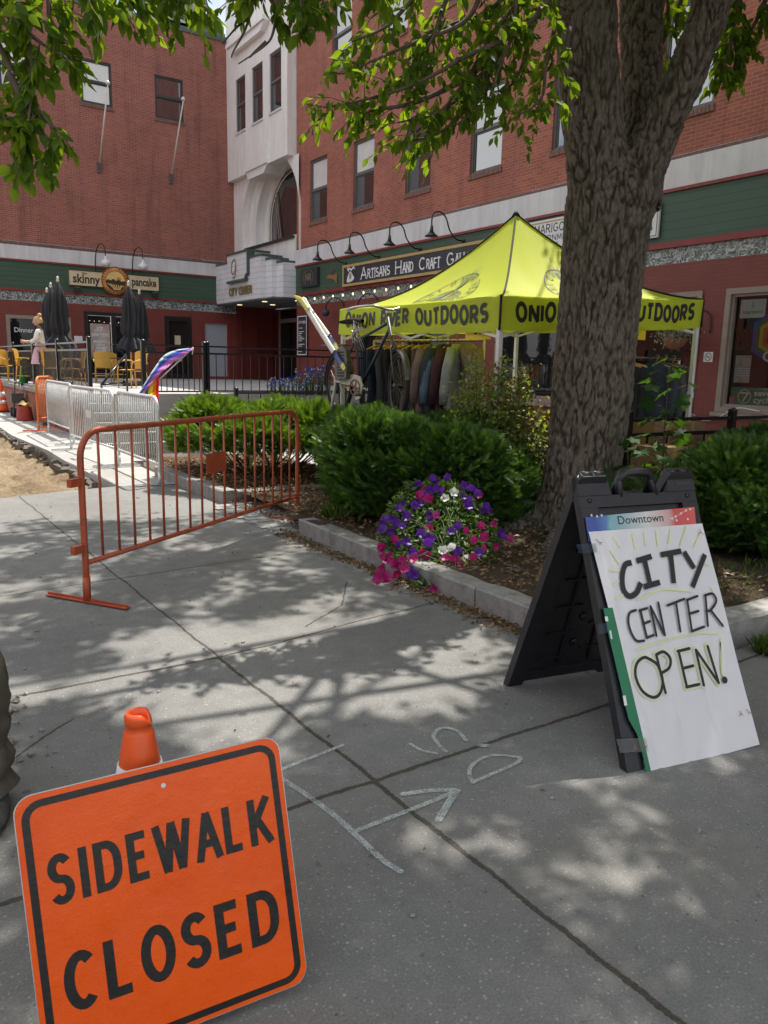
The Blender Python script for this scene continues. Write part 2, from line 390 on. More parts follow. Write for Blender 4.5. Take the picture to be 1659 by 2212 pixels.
M('sun_yellow', (0.78, 0.55, 0.20), 0.5, var=0.08)
M('ink_brown', (0.045, 0.022, 0.012), 0.5, var=0.2)
M('light_grey_panel', (0.36, 0.38, 0.43), 0.5, var=0.08, vs=1.5)
M('dark_interior', (0.012, 0.012, 0.013), 0.9, var=0.4)
M('fabric_black', (0.016, 0.017, 0.019), 0.85, var=0.4, vs=8)
M('umbrella_black', (0.020, 0.022, 0.027), 0.75, var=0.3, vs=5)
M('wood_light', (0.50, 0.30, 0.12), 0.5, var=0.2, vs=12)
M('pole_white', (0.62, 0.60, 0.56), 0.4, var=0.1)
M('rattan_yellow', (0.62, 0.36, 0.06), 0.45, var=0.15)
M('skin', (0.52, 0.30, 0.22), 0.55, var=0.1)
M('blonde_hair', (0.50, 0.33, 0.15), 0.6, var=0.25, vs=30)
M('white_cloth', (0.78, 0.78, 0.77), 0.8, var=0.05)
M('pink_cloth', (0.62, 0.42, 0.50), 0.8, var=0.1)
M('bark_trousers', (0.085, 0.072, 0.054), 0.9, var=0.3, vs=20, bmp=0.3)
M('boot', (0.08, 0.082, 0.08), 0.7, var=0.5, vs=22)
M('tape_clear', (0.5, 0.5, 0.52), 0.15, var=0.1)
M('rubber', (0.014, 0.014, 0.014), 0.8, var=0.3)
M('old_steel', (0.10, 0.095, 0.09), 0.5, 0.5, var=0.4, vs=25, dirt=(0.10, 0.05, 0.03))
M('chrome', (0.55, 0.54, 0.52), 0.25, 1.0, var=0.15)
M('guard_white', (0.50, 0.49, 0.45), 0.5, var=0.3, vs=14, dirt=(0.22, 0.18, 0.14))
M('navy_paint', (0.018, 0.024, 0.05), 0.4, var=0.2)
M('ski_yellow', (0.68, 0.62, 0.16), 0.3, var=0.1)
M('ski_white', (0.72, 0.72, 0.66), 0.3, var=0.06)
M('ski_blue', (0.05, 0.06, 0.22), 0.3, var=0.15)
M('price_yellow', (0.78, 0.58, 0.02), 0.5, var=0.05)
M('cardboard', (0.32, 0.20, 0.105), 0.85, var=0.15)
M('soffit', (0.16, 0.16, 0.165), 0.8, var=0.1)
M('roof_flashing', (0.07, 0.10, 0.09), 0.6, var=0.2)
M('terracotta', (0.28, 0.12, 0.06), 0.8, var=0.2)
M('bag_red', (0.30, 0.03, 0.02), 0.7, var=0.3)
M('bag_yellow', (0.48, 0.36, 0.10), 0.7, var=0.2)
for nm, c in dict(flag_red=(0.70, 0.02, 0.02), flag_orange=(0.8, 0.22, 0.02), flag_yellow=(0.85, 0.68, 0.03), flag_green=(0.02, 0.26, 0.06),
                  flag_blue=(0.03, 0.12, 0.60), flag_violet=(0.42, 0.12, 0.56), flag_pink=(0.68, 0.30, 0.42), flag_sky=(0.22, 0.50, 0.70),
                  flag_white=(0.75, 0.75, 0.76), flag_brown=(0.16, 0.08, 0.04), flag_dark=(0.03, 0.03, 0.035), flag_lilac=(0.66, 0.27, 0.62)).items():
    leaf_mat(nm, tuple(x*0.9 for x in c), c, 0.35, (1.3, 1.3, 1.3), 0.6, 0.2)
for nm, c in dict(cloth_black=(0.020, 0.020, 0.023), cloth_charcoal=(0.075, 0.076, 0.082), cloth_brown=(0.13, 0.095, 0.075), cloth_blue=(0.13, 0.20, 0.29),
                  cloth_navy=(0.035, 0.045, 0.075), cloth_maroon=(0.07, 0.022, 0.03), cloth_grey=(0.30, 0.32, 0.34), cloth_tweed=(0.22, 0.185, 0.15), cloth_dusty=(0.22, 0.15, 0.14)).items():
    M(nm, c, 0.9, var=0.45 if nm == 'cloth_tweed' else 0.25, vs=40 if nm == 'cloth_tweed' else 10)
def glass_mat(name, base, ior=1.8, rough=0.03, wav=0.02, coat=0.0):
    m, nt, b = new_mat(name)
    v = coords(nt, 'Object')
    n1 = noise_n(nt, v, 1.2, 3)
    nt.links.new(mixc(nt, n1, tuple(x*0.75 for x in base), tuple(x*1.25 for x in base)), b.inputs['Base Color'])
    b.inputs['Roughness'].default_value = rough; b.inputs['IOR'].default_value = ior
    bump(nt, noise_n(nt, v, 2.5, 2), b, wav, 0.05)
    MATS[name] = m
glass_mat('window_glass', (0.018, 0.020, 0.022), 2.9)
glass_mat('reflective_glass', (0.018, 0.022, 0.030), 3.3, wav=0.05)
glass_mat('blind_glass', (0.62, 0.62, 0.61), 1.7)
glass_mat('curtain_glass', (0.10, 0.115, 0.125), 1.7)
glass_mat('shop_dark_glass', (0.012, 0.012, 0.013), 1.5)
def clear_glass():
    m, nt, b = new_mat('clear_glass')
    g = N(nt, 'ShaderNodeBsdfGlossy', Roughness=0.02); t = N(nt, 'ShaderNodeBsdfTransparent')
    t.inputs['Color'].default_value = (0.82, 0.86, 0.85, 1)
    f = N(nt, 'ShaderNodeFresnel', IOR=1.55)
    mx = nt.nodes.new('ShaderNodeMixShader')
    nt.links.new(f.outputs[0], mx.inputs[0]); nt.links.new(t.outputs[0], mx.inputs[1]); nt.links.new(g.outputs[0], mx.inputs[2])
    nt.links.new(mx.outputs[0], nt.nodes['Material Output'].inputs['Surface'])
    MATS['clear_glass'] = m
clear_glass()
def glassblock():
    m, nt, b = new_mat('glass_block')
    uv, sp = facade_uv(nt)
    su = nt.nodes.new('ShaderNodeSeparateXYZ'); nt.links.new(uv, su.inputs[0])
    fu = math_n(nt, 'ABSOLUTE', math_n(nt, 'SUBTRACT', math_n(nt, 'FRACT', math_n(nt, 'DIVIDE', su.outputs[0], 0.31)), 0.5))
    edge = math_n(nt, 'GREATER_THAN', fu, 0.46)
    w = N(nt, 'ShaderNodeTexNoise', Scale=7.0, Detail=2.0, Distortion=2.5); nt.links.new(uv, w.inputs['Vector'])
    c = ramp(nt, w.outputs['Fac'], [(0.40, (0.06, 0.075, 0.07)), (0.5, (0.17, 0.20, 0.19)), (0.58, (0.40, 0.44, 0.43))])
    c = mixc(nt, edge, c, (0.22, 0.25, 0.24))
    nt.links.new(c, b.inputs['Base Color']); b.inputs['Roughness'].default_value = 0.12; b.inputs['IOR'].default_value = 1.6
    bump(nt, w.outputs['Fac'], b, 0.8, 0.03)
    MATS['glass_block'] = m
glassblock()
def emit(name, col, s):
    m, nt, b = new_mat(name)
    b.inputs['Emission Color'].default_value = (*col, 1); b.inputs['Emission Strength'].default_value = s
    b.inputs['Base Color'].default_value = (*col, 1)
    MATS[name] = m
emit('lamp_glow', (1.0, 0.80, 0.5), 0.9)
# ---------------------------------------------------------------- mesh library
LOC = {}
class Fr:
    """a flat frame in the world: origin, u (right), v (up), n (out)"""
    def __init__(s, o, u, v):
        s.o = np.array(o, float); s.u = np.array(u, float)/np.linalg.norm(u); v = np.array(v, float)
        v = v - s.u*(v @ s.u); s.v = v/np.linalg.norm(v); s.n = np.cross(s.u, s.v)
    def P(s, a, b, c=0.0): return s.o + s.u*a + s.v*b + s.n*c
    def hit(s, x, y):
        """where a sight line meets this plane, in its own (a, b)"""
        d = ray(x, y); t = ((s.o-EYEP) @ s.n)/(d @ s.n); q = EYEP + d*t - s.o
        return (q @ s.u, q @ s.v)
    def up(s, c): 
        f = Fr(s.o + s.n*c, s.u, s.v); return f
class MB:
    def __init__(s): s.v = []; s.f = []; s.m = []; s.cur = 0; s.sm = []; s.smooth = False
    def add(s, vs, fs):
        k = len(s.v); s.v.extend([tuple(map(float, p)) for p in vs])
        for f in fs: s.f.append(tuple(i+k for i in f)); s.m.append(s.cur); s.sm.append(s.smooth)
        return s
    def box(s, c, size, rot=None):
        c = np.array(c, float); h = np.array(size, float)/2
        vs = []
        for dz in (-1, 1):
            for dx, dy in ((-1, -1), (1, -1), (1, 1), (-1, 1)):
                p = np.array([dx, dy, dz])*h
                if rot is not None: p = rot @ p
                vs.append(c+p)
        return s.add(vs, [(3, 2, 1, 0), (4, 5, 6, 7), (0, 1, 5, 4), (1, 2, 6, 5), (2, 3, 7, 6), (3, 0, 4, 7)])
    def b2(s, lo, hi):
        lo = np.minimum(lo, hi); hi2 = np.maximum(lo, hi)
        return s.box((np.array(lo)+np.array(hi))/2, np.abs(np.array(hi, float)-np.array(lo, float)))
    def fbox(s, fr, a0, a1, b0, b1, c0, c1):
        vs = [fr.P(a, b, c) for c in (c0, c1) for a, b in ((a0, b0), (a1, b0), (a1, b1), (a0, b1))]
        return s.add(vs, [(3, 2, 1, 0), (4, 5, 6, 7), (0, 1, 5, 4), (1, 2, 6, 5), (2, 3, 7, 6), (3, 0, 4, 7)])
    def quad(s, a, b, c, d): return s.add([a, b, c, d], [(0, 1, 2, 3)])
    def fquad(s, fr, a0, a1, b0, b1, c=0.0): return s.add([fr.P(a0, b0, c), fr.P(a1, b0, c), fr.P(a1, b1, c), fr.P(a0, b1, c)], [(0, 1, 2, 3)])
    def frame(s, fr, a0, a1, b0, b1, w, c0, c1):
        s.fbox(fr, a0, a1, b0, b0+w, c0, c1); s.fbox(fr, a0, a1, b1-w, b1, c0, c1)
        s.fbox(fr, a0, a0+w, b0+w, b1-w, c0, c1); s.fbox(fr, a1-w, a1, b0+w, b1-w, c0, c1); return s
    def bar(s, p, q, w, d=None, upv=(0, 0, 1)):
        p = np.array(p, float); q = np.array(q, float); d = d or w
        z = q-p; L = np.linalg.norm(z); z = z/L; x = np.cross(upv, z)
        if np.linalg.norm(x) < 1e-4: x = np.array([1., 0, 0])
        x = x/np.linalg.norm(x); y = np.cross(z, x)
        return s.box((p+q)/2, (w, d, L), np.array([x, y, z]).T)
    def tube(s, pts, r, n=8, caps=True, closed=False):
        pts = [np.array(p, float) for p in pts]; K = len(pts)
        rs = r if isinstance(r, (list, tuple, np.ndarray)) else [r]*K
        T = []
        for i in range(K):
            a = pts[i-1] if (i > 0 or closed) else pts[i]; b = pts[(i+1) % K] if (i < K-1 or closed) else pts[i]
            t = b-a; T.append(t/(np.linalg.norm(t)+1e-9))
        x = np.cross(T[0], (0.12, 0.33, 0.93))
        if np.linalg.norm(x) < 1e-3: x = np.cross(T[0], (1, 0, 0))
        x = x/np.linalg.norm(x); vs = []
        for i in range(K):
            x = x - T[i]*(x @ T[i]); x = x/(np.linalg.norm(x)+1e-9); y = np.cross(T[i], x)
            for j in range(n):
                a = 2*math.pi*j/n; vs.append(pts[i] + (x*math.cos(a)+y*math.sin(a))*rs[i])
        fs = []
        for i in range(K if closed else K-1):
            for j in range(n):
                fs.append((i*n+j, i*n+(j+1) % n, ((i+1) % K)*n+(j+1) % n, ((i+1) % K)*n+j))
        if caps and not closed: fs += [tuple(range(n-1, -1, -1)), tuple((K-1)*n+j for j in range(n))]
        sm = s.smooth; s.smooth = True; s.add(vs, fs); s.smooth = sm; return s
    def lathe(s, c, prof, n=16, axis=(0, 0, 1), arc=2*math.pi):
        c = np.array(c, float); z = np.array(axis, float); z = z/np.linalg.norm(z)
        x = np.cross(z, (0.3, 0.9, 0.1)); x = x/np.linalg.norm(x); y = np.cross(z, x)
        vs = [c + z*h + (x*math.cos(2*math.pi*j/n)+y*math.sin(2*math.pi*j/n))*r for r, h in prof for j in range(n)]
        fs = [(i*n+j, i*n+(j+1) % n, (i+1)*n+(j+1) % n, (i+1)*n+j) for i in range(len(prof)-1) for j in range(n)]
        fs += [tuple(range(n-1, -1, -1)), tuple((len(prof)-1)*n+j for j in range(n))]
        sm = s.smooth; s.smooth = True; s.add(vs, fs); s.smooth = sm; return s
    def prism(s, fr, poly, c0, c1):
        n = len(poly); vs = [fr.P(a, b, c0) for a, b in poly]+[fr.P(a, b, c1) for a, b in poly]
        fs = [tuple(range(n-1, -1, -1)), tuple(range(n, 2*n))]+[(i, (i+1) % n, n+(i+1) % n, n+i) for i in range(n)]
        return s.add(vs, fs)
    def flat(s, fr, poly, c=0.0): return s.add([fr.P(a, b, c) for a, b in poly], [tuple(range(len(poly)))])
    def disc(s, fr, a, b, r, c=0.0, n=24, ry=None):
        ry = ry or r
        return s.flat(fr, [(a+r*math.cos(2*math.pi*i/n), b+ry*math.sin(2*math.pi*i/n)) for i in range(n)], c)
    def ribbon(s, fr, pts, w, c=0.0, rnd=False, closed=False):
        """a painted stroke of width w along pts"""
        pts = [np.array(p, float) for p in pts]; K = len(pts)
        if K < 2: return s
        L = []; R = []
        for i in range(K):
            a = pts[i-1] if (i > 0 or closed) else None; b = pts[(i+1) % K] if (i < K-1 or closed) else None
            d1 = (pts[i]-a) if a is not None else (b-pts[i]); d2 = (b-pts[i]) if b is not None else (pts[i]-a)
            d1 = d1/(np.linalg.norm(d1)+1e-9); d2 = d2/(np.linalg.norm(d2)+1e-9)
            n1 = np.array([-d1[1], d1[0]]); n2 = np.array([-d2[1], d2[0]]); m = n1+n2; l = np.linalg.norm(m)
            m = n1 if l < 0.3 else m/l/max(0.45, (m/l) @ n1)
            wi = w[i] if isinstance(w, (list, tuple)) else w
            L.append(pts[i]+m*wi/2); R.append(pts[i]-m*wi/2)
        vs = [fr.P(*p, c) for p in L]+[fr.P(*p, c) for p in R]
        fs = [(i, K+i, K+(i+1) % K, (i+1) % K) for i in range(K if closed else K-1)]
        s.add(vs, fs)
        if rnd:
            for p, q in ((pts[0], 0), (pts[-1], 1)):
                wi = (w[0] if q == 0 else w[-1]) if isinstance(w, (list, tuple)) else w
                s.disc(fr, p[0], p[1], wi/2, c+0.00015*(1+q), 10)
        return s
    def grid(s, P):
        """P[i][j] points"""
        a = len(P); b = len(P[0]); vs = [p for r in P for p in r]
        sm = s.smooth; s.smooth = True
        s.add(vs, [(i*b+j, i*b+j+1, (i+1)*b+j+1, (i+1)*b+j) for i in range(a-1) for j in range(b-1)]); s.smooth = sm; return s
    def text(s, fr, txt, a, b, size, c=0.0, width=None, bold=0.0, align='LEFT', warp=None, sx=1.0):
        cu = bpy.data.curves.new('lettering', 'FONT'); cu.body = txt; cu.size = 1.0; cu.offset = bold; cu.resolution_u = 3
        cu.fill_mode = 'FRONT'
        ob = bpy.data.objects.new('lettering', cu); COL.objects.link(ob)
        bpy.context.view_layer.update()
        me = bpy.data.meshes.new_from_object(ob.evaluated_get(bpy.context.evaluated_depsgraph_get()))
        co = np.array([v.co[:] for v in me.vertices]) if len(me.vertices) else np.zeros((0, 3))
        fs = [tuple(p.vertices) for p in me.polygons]
        bpy.data.objects.remove(ob); bpy.data.meshes.remove(me); bpy.data.curves.remove(cu)
        if not len(co): return s
        x0, x1 = co[:, 0].min(), co[:, 0].max()
        k = size/0.73; kx = k*sx
        if width: kx = width/(x1-x0)
        X = (co[:, 0]-x0)*kx; Y = co[:, 1]*k
        W = (x1-x0)*kx
        X += a - (W/2 if align == 'CENTER' else W if align == 'RIGHT' else 0); Y += b
        pts = [(x, y) if warp is None else warp(x, y) for x, y in zip(X, Y)]
        return s.add([fr.P(x, y, c) for x, y in pts], fs)
    def build(s, name, mat, parent=None, at=None, tags=None, smooth=None):
        me = bpy.data.meshes.new(name)
        off = np.zeros(3)
        if parent is not None: off = LOC[parent.name]
        elif at is not None: off = np.array(at, float)
        vs = np.array(s.v, float).reshape(-1, 3)-off
        me.from_pydata(vs.tolist(), [], s.f)
        for m in (mat if isinstance(mat, (list, tuple)) else [mat]): me.materials.append(MATS[m])
        me.polygons.foreach_set('material_index', s.m)
        me.polygons.foreach_set('use_smooth', [True]*len(s.f) if smooth else s.sm)
        me.update()
        o = bpy.data.objects.new(name, me); COL.objects.link(o)
        if parent is not None: o.parent = parent; LOC[o.name] = off
        else: o.location = off; LOC[o.name] = off
        if tags: tag(o, *tags)
        return o
def tag(o, label=None, cat=None, group=None, kind=None):
    if label: o['label'] = label
    if cat: o['category'] = cat
    if group: o['group'] = group
    if kind: o['kind'] = kind
    return o
def thing(name, loc, label, cat, group=None):
    o = bpy.data.objects.new(name, None); COL.objects.link(o); o.location = loc
    o.empty_display_size = 0.2
    LOC[o.name] = np.array(loc, float)
    return tag(o, label, cat, group)
def dup(root, loc, rz=0.0, label=None, sc=1.0):
    r = root.copy(); COL.objects.link(r); r.location = loc; r.rotation_euler = (0, 0, rz); r.scale = (sc, sc, sc)
    if label: r['label'] = label
    for ch in root.children:
        c = ch.copy(); COL.objects.link(c); c.parent = r
        for g in ch.children:
            d = g.copy(); COL.objects.link(d); d.parent = c
    return r
def fast_mesh(name, V, F3, mat, parent=None, at=None, tags=None, mi=None, smooth=False):
    """numpy mesh of equal-sided faces"""
    off = LOC[parent.name] if parent is not None else (np.array(at, float) if at is not None else np.zeros(3))
    me = bpy.data.meshes.new(name); V = np.asarray(V, np.float32)-off.astype(np.float32); F3 = np.asarray(F3, np.int32); k = F3.shape[1]
    me.vertices.add(len(V)); me.vertices.foreach_set('co', V.ravel())
    me.loops.add(F3.size); me.loops.foreach_set('vertex_index', F3.ravel())
    me.polygons.add(len(F3)); me.polygons.foreach_set('loop_start', np.arange(0, F3.size, k, dtype=np.int32))
    me.polygons.foreach_set('loop_total', np.full(len(F3), k, np.int32))
    for m in (mat if isinstance(mat, (list, tuple)) else [mat]): me.materials.append(MATS[m])
    if mi is not None: me.polygons.foreach_set('material_index', np.asarray(mi, np.int32))
    if smooth: me.polygons.foreach_set('use_smooth', np.ones(len(F3), bool))
    me.update(calc_edges=True); me.validate()
    o = bpy.data.objects.new(name, me); COL.objects.link(o)
    if parent is not None: o.parent = parent
    else: o.location = off
    LOC[o.name] = off
    if tags: tag(o, *tags)
    return o
def bez(p0, p1, p2, p3, n=12):
    p0, p1, p2, p3 = map(lambda q: np.array(q, float), (p0, p1, p2, p3))
    return [p0*(1-t)**3+p1*3*t*(1-t)**2+p2*3*t*t*(1-t)+p3*t**3 for t in np.linspace(0, 1, n)]
def arc2(cx, cy, rx, ry, a0, a1, n=12):
    return [(cx+rx*math.cos(rad(a)), cy+ry*math.sin(rad(a))) for a in np.linspace(a0, a1, n)]
def spline(pts, n=8):
    """Catmull-Rom through pts"""
    P = [np.array(p, float) for p in pts]; P = [2*P[0]-P[1]]+P+[2*P[-1]-P[-2]]; out = []
    for i in range(1, len(P)-2):
        a, b, c, d = P[i-1:i+3]
        for t in np.linspace(0, 1, n, endpoint=False):
            out.append(0.5*((2*b)+(c-a)*t+(2*a-5*b+4*c-d)*t*t+(-a+3*b-3*c+d)*t**3))
    out.append(P[-2]); return out
# single-stroke capitals: width, strokes in a box 1 high
def _A(*a): return arc2(*a)
GL = {
 'A': (.72, [[(0, 0), (.335, 1)], [(.385, 1), (.72, 0)], [(.13, .32), (.59, .32)]]),
 'B': (.6, [[(0, 0), (0, 1), (.3, 1)]+_A(.32, .76, .24, .24, 80, -90, 9)+[(0, .52)], [(.3, .52)]+_A(.34, .26, .26, .26, 85, -90, 9)+[(0, 0)]]),
 'C': (.66, [_A(.36, .5, .34, .5, 48, 312, 20)]),
 'D': (.66, [[(0, 0), (0, 1), (.26, 1)]+_A(.26, .6, .4, .4, 85, 0, 8)+_A(.26, .4, .4, .4, 0, -85, 8)+[(.26, 0), (0, 0)]]),
 'E': (.56, [[(.56, 0), (0, 0), (0, 1), (.54, 1)], [(0, .52), (.46, .52)]]),
 'F': (.54, [[(0, 0), (0, 1), (.54, 1)], [(0, .5), (.44, .5)]]),
 'G': (.68, [_A(.36, .5, .35, .5, 45, 345, 20)+[(.68, .45), (.42, .45)]]),
 'H': (.62, [[(0, 0), (0, 1)], [(.62, 0), (.62, 1)], [(0, .52), (.62, .52)]]),
 'I': (.0, [[(0, 0), (0, 1)]]),
 'K': (.62, [[(0, 0), (0, 1)], [(.58, 1), (.04, .4)], [(.2, .56), (.62, 0)]]),
 'L': (.52, [[(0, 1), (0, 0), (.52, 0)]]),
 'M': (.76, [[(0, 0), (.06, 1), (.38, .2), (.7, 1), (.76, 0)]]),
 'N': (.64, [[(0, 0), (0, 1), (.64, 0), (.64, 1)]]),
 'O': (.7, [_A(.35, .5, .35, .5, 90, 450, 28)]),
 'P': (.58, [[(0, 0), (0, 1), (.3, 1)]+_A(.3, .73, .28, .27, 80, -80, 9)+[(.3, .46), (0, .46)]]),
 'R': (.62, [[(0, 0), (0, 1), (.3, 1)]+_A(.3, .74, .28, .26, 80, -80, 9)+[(.3, .48), (0, .48)], [(.28, .48), (.62, 0)]]),
 'S': (.58, [_A(.29, .75, .27, .25, 30, 270, 14)[:-1]+_A(.29, .25, .28, .25, 90, -150, 14)]),
 'T': (.62, [[(0, 1), (.62, 1)], [(.31, 1), (.31, 0)]]),
 'U': (.64, [[(0, 1), (0, .32)]+_A(.32, .32, .32, .32, 190, 350, 10)+[(.64, .32), (.64, 1)]]),
 'V': (.66, [[(0, 1), (.33, 0), (.66, 1)]]),
 'W': (1.12, [[(0, 1), (.26, 0)], [(.31, 0), (.54, 1)], [(.58, 1), (.81, 0)], [(.86, 0), (1.12, 1)]]),
 'X': (.62, [[(0, 1), (.62, 0)], [(0, 0), (.62, 1)]]),
 'Y': (.64, [[(0, 1), (.32, .48), (.64, 1)], [(.32, .48), (.32, 0)]]),
}
def letters(mb, fr, txt, a0, a1, b, h, w, c=0.0, gap=0.28, asp=None, warp=None, serif=0.0, space=0.5):
    """stroke lettering that fills a0..a1 along the frame"""
    sl = 'WAVY'
    def gp(i): return gap*(.82 if (txt[i] in sl or txt[i+1] in sl) else 1.0) if i < len(txt)-1 else 0.0
    tot = sum((GL[ch][0] if ch in GL else space) for ch in txt)+sum(gp(i) for i in range(len(txt)))
    k = (a1-a0-w)/tot; x = a0+w/2; e = 0
    hh = h-w
    for ci, ch in enumerate(txt):
        if ch in GL:
            sts = []
            for st in GL[ch][1]:          # sharp turns are cut so that both legs keep their full width
                cur = [st[0]]
                for i in range(1, len(st)):
                    cur.append(st[i])
                    if i < len(st)-1:
                        d1 = np.array(st[i])-np.array(st[i-1]); d2 = np.array(st[i+1])-np.array(st[i])
                        if d1 @ d2 < -0.15*np.linalg.norm(d1)*np.linalg.norm(d2): sts.append(cur); cur = [st[i]]
                sts.append(cur)
            for st in sts:
                shut = len(st) > 3 and np.hypot(st[0][0]-st[-1][0], st[0][1]-st[-1][1]) < 1e-3
                pts = [(x+px*k, b+w/2+py*hh) for px, py in (st[:-1] if shut else st)]
                if warp:
                    if shut: pts = pts+[pts[0]]
                    q = []
                    for i in range(len(pts)-1):
                        for t in np.linspace(0, 1, 5, endpoint=False): q.append(warp(pts[i][0]*(1-t)+pts[i+1][0]*t, pts[i][1]*(1-t)+pts[i+1][1]*t))
                    pts = q if shut else q+[warp(*pts[-1])]
                elif len(st) < 6 and not shut:   # butt ends reach the cap and base line
                    pts = [np.array(p) for p in pts]
                    for i, j in ((0, 1), (-1, -2)):
                        d = pts[i]-pts[j]; d = d/np.linalg.norm(d)
                        if abs(d[1]) > 0.5: pts[i] = pts[i]+d*w*0.5/abs(d[1])
                mb.ribbon(fr, pts, w, c+e, closed=shut); e += 0.00006
                if serif and len(st) < 6 and not shut:
                    for i in (0, -1):
                        p = pts[i]
                        mb.ribbon(fr, [(p[0]-serif, p[1]), (p[0]+serif, p[1])], w*0.4, c+e); e += 0.00006
            x += (GL[ch][0]+gp(ci))*k
        else: x += (space+gp(ci))*k
    return mb
def strokes(mb, fr, crop, lines, w, c=0.0, rnd=True, smooth=True):
    """hand strokes surveyed from an enlarged view: crop = (x0, y0, scale)"""
    e = 0
    for ln in lines:
        ww = w
        if isinstance(ln, tuple) and isinstance(ln[0], list): ln, ww = ln
        pts = [fr.hit(crop[0]+crop[2]*x, crop[1]+crop[2]*y) for x, y in ln]
        if smooth and len(pts) > 2: pts = spline(pts, 6)
        mb.ribbon(fr, pts, ww, c+e, rnd); e += 0.0003
    return mb
FA, FB = 13.0, 30.5                       # the two facades: plane x = FA, plane y = FB
RF = Fr((FA, 0, 0), (0, -1, 0), (0, 0, 1))   # a = -y
LF = Fr((0, FB, 0), (1, 0, 0), (0, 0, 1))    # a = x
def wall(mb, fr, a0, a1, b0, b1, holes, depth=0.12):
    """sheet with openings and their reveals"""
    A = sorted({a0, a1, *[h[0] for h in holes], *[h[1] for h in holes]}); B = sorted({b0, b1, *[h[2] for h in holes], *[h[3] for h in holes]})
    for i in range(len(A)-1):
        for j in range(len(B)-1):
            ca, cb = (A[i]+A[i+1])/2, (B[j]+B[j+1])/2
            if any(h[0] < ca < h[1] and h[2] < cb < h[3] for h in holes): continue
            mb.fquad(fr, A[i], A[i+1], B[j], B[j+1])
    for h in holes:
        p = [(h[0], h[2]), (h[1], h[2]), (h[1], h[3]), (h[0], h[3])]
        for i in range(4):
            q, r = p[i], p[(i+1) % 4]
            mb.add([fr.P(*q), fr.P(*r), fr.P(*r, -depth), fr.P(*q, -depth)], [(0, 1, 2, 3)])
# ---------------------------------------------------------------- ground
TZ = 0.86      # terrace level
def struct(name, mb, mat, label=None, smooth=None):
    o = mb.build(name, mat, smooth=smooth); o['kind'] = 'structure'
    if label: o['label'] = label
    return o
g = MB(); g.quad((-400, -400, -.32), (400, -400, -.32), (400, 400, -.32), (-400, 400, -.32)); struct('ground', g, 'asphalt_edge')
def slab(name, poly, z1, z0, mat):
    g = MB(); f = Fr((0, 0, 0), (1, 0, 0), (0, 1, 0)); g.prism(f, poly, z0, z1); return struct(name, g, mat)
slab('pavement', [(-14, -14), (22, -14), (22, 2.30), (3.34, 2.30), (3.34, 6.2), (3.9, 6.2), (3.9, 7.9), (3.3, 7.9), (3.30, 9.55), (2.5, 9.6), (1.9, 9.5), (1.2, 9.3), (0.3, 9.42), (-14, 9.2)], 0.0, -.3, 'pavement_concrete')
slab('path', [(2.5, 9.604), (3.34, 9.554), (3.34, 12), (3.52, 12), (3.52, 30), (2.45, 30), (2.42, 24), (2.47, 20), (2.38, 17), (2.50, 14), (2.44, 12)], -.004, -.3, 'sunlit_concrete')
# excavated roadway: lumpy sand with tyre ruts
xs = np.linspace(-9, 2.52, 150); ys = np.linspace(9.2, 34, 190)
X, Y = np.meshgrid(xs, ys, indexing='ij')
Z = np.zeros_like(X)
for i in range(X.shape[0]):
    for j in range(X.shape[1]):
        p = Vector((X[i, j], Y[i, j], 0))
        Z[i, j] = -0.17 + 0.07*mnoise.fractal(p*0.8, 1, 2, 5) + 0.10*mnoise.fractal(p*3.4+Vector((5, 2, 0)), .8, 2, 6)
        Z[i, j] += 0.05*max(0, mnoise.noise(p*2.2+Vector((9, 4, 1))))
        Z[i, j] += 0.02*math.sin(Y[i, j]*2.2+X[i, j]*5.0)*max(0, mnoise.noise(p*0.5))
for (cx, cy, r, h) in ((1.75, 10.6, .35, .13), (1.2, 11.0, .5, .12), (0.6, 10.2, .5, .08), (2.0, 11.6, .3, .1), (0.9, 12.6, .6, .12)):
    Z += h*np.exp(-((X-cx)**2+(Y-cy)**2)/r**2)
Z -= 0.06*np.exp(-((X-2.0)/0.25)**2)
Z = np.minimum(Z, np.where(X > 2.3, -0.1, 0.05))
V = np.stack([X, Y, Z], -1).reshape(-1, 3); nx, ny = X.shape
I = (np.arange(nx-1)[:, None]*ny+np.arange(ny-1)[None, :]).ravel()
o = fast_mesh('excavated_roadway', V, np.stack([I, I+ny, I+ny+1, I+1], 1), 'excavated_sand', smooth=True); o['kind'] = 'structure'
# broken edge of the old path
g = MB()
for k in range(75):
    y = 9.7+k*0.21; x = 2.44+0.05*math.sin(k*1.7)
    rr = Matrix.Rotation(random.uniform(-.5, .5), 3, 'Z') @ Matrix.Rotation(random.uniform(-.3, .3), 3, 'X')
    g.box((x-random.uniform(.02, .09), y, -.09+random.uniform(-.04, .03)), (random.uniform(.05, .13), random.uniform(.12, .3), random.uniform(.04, .09)), np.array(rr))
o = g.build('broken_asphalt', 'asphalt_edge'); tag(o, kind='stuff')
# plaza under the tent, the terrace and its ramp
slab('plaza', [(4.95, 2.3), (22, 2.3), (22, 14), (4.95, 14)], 0.02, -.3, 'terrace_concrete')
slab('terrace', [(3.6, 16.0), (22, 16.0), (22, 32), (3.6, 32)], TZ, -.3, 'terrace_concrete')

g = MB()
for k in range(5): g.b2((3.62, 15.996-0.3*(k+1), -.2), (4.76, 15.998-0.3*k, TZ-.17*(k+1)))
o = g.build('terrace_steps', 'terrace_concrete'); tag(o, 'grey concrete steps up to the terrace by the diagonal handrail', 'steps')
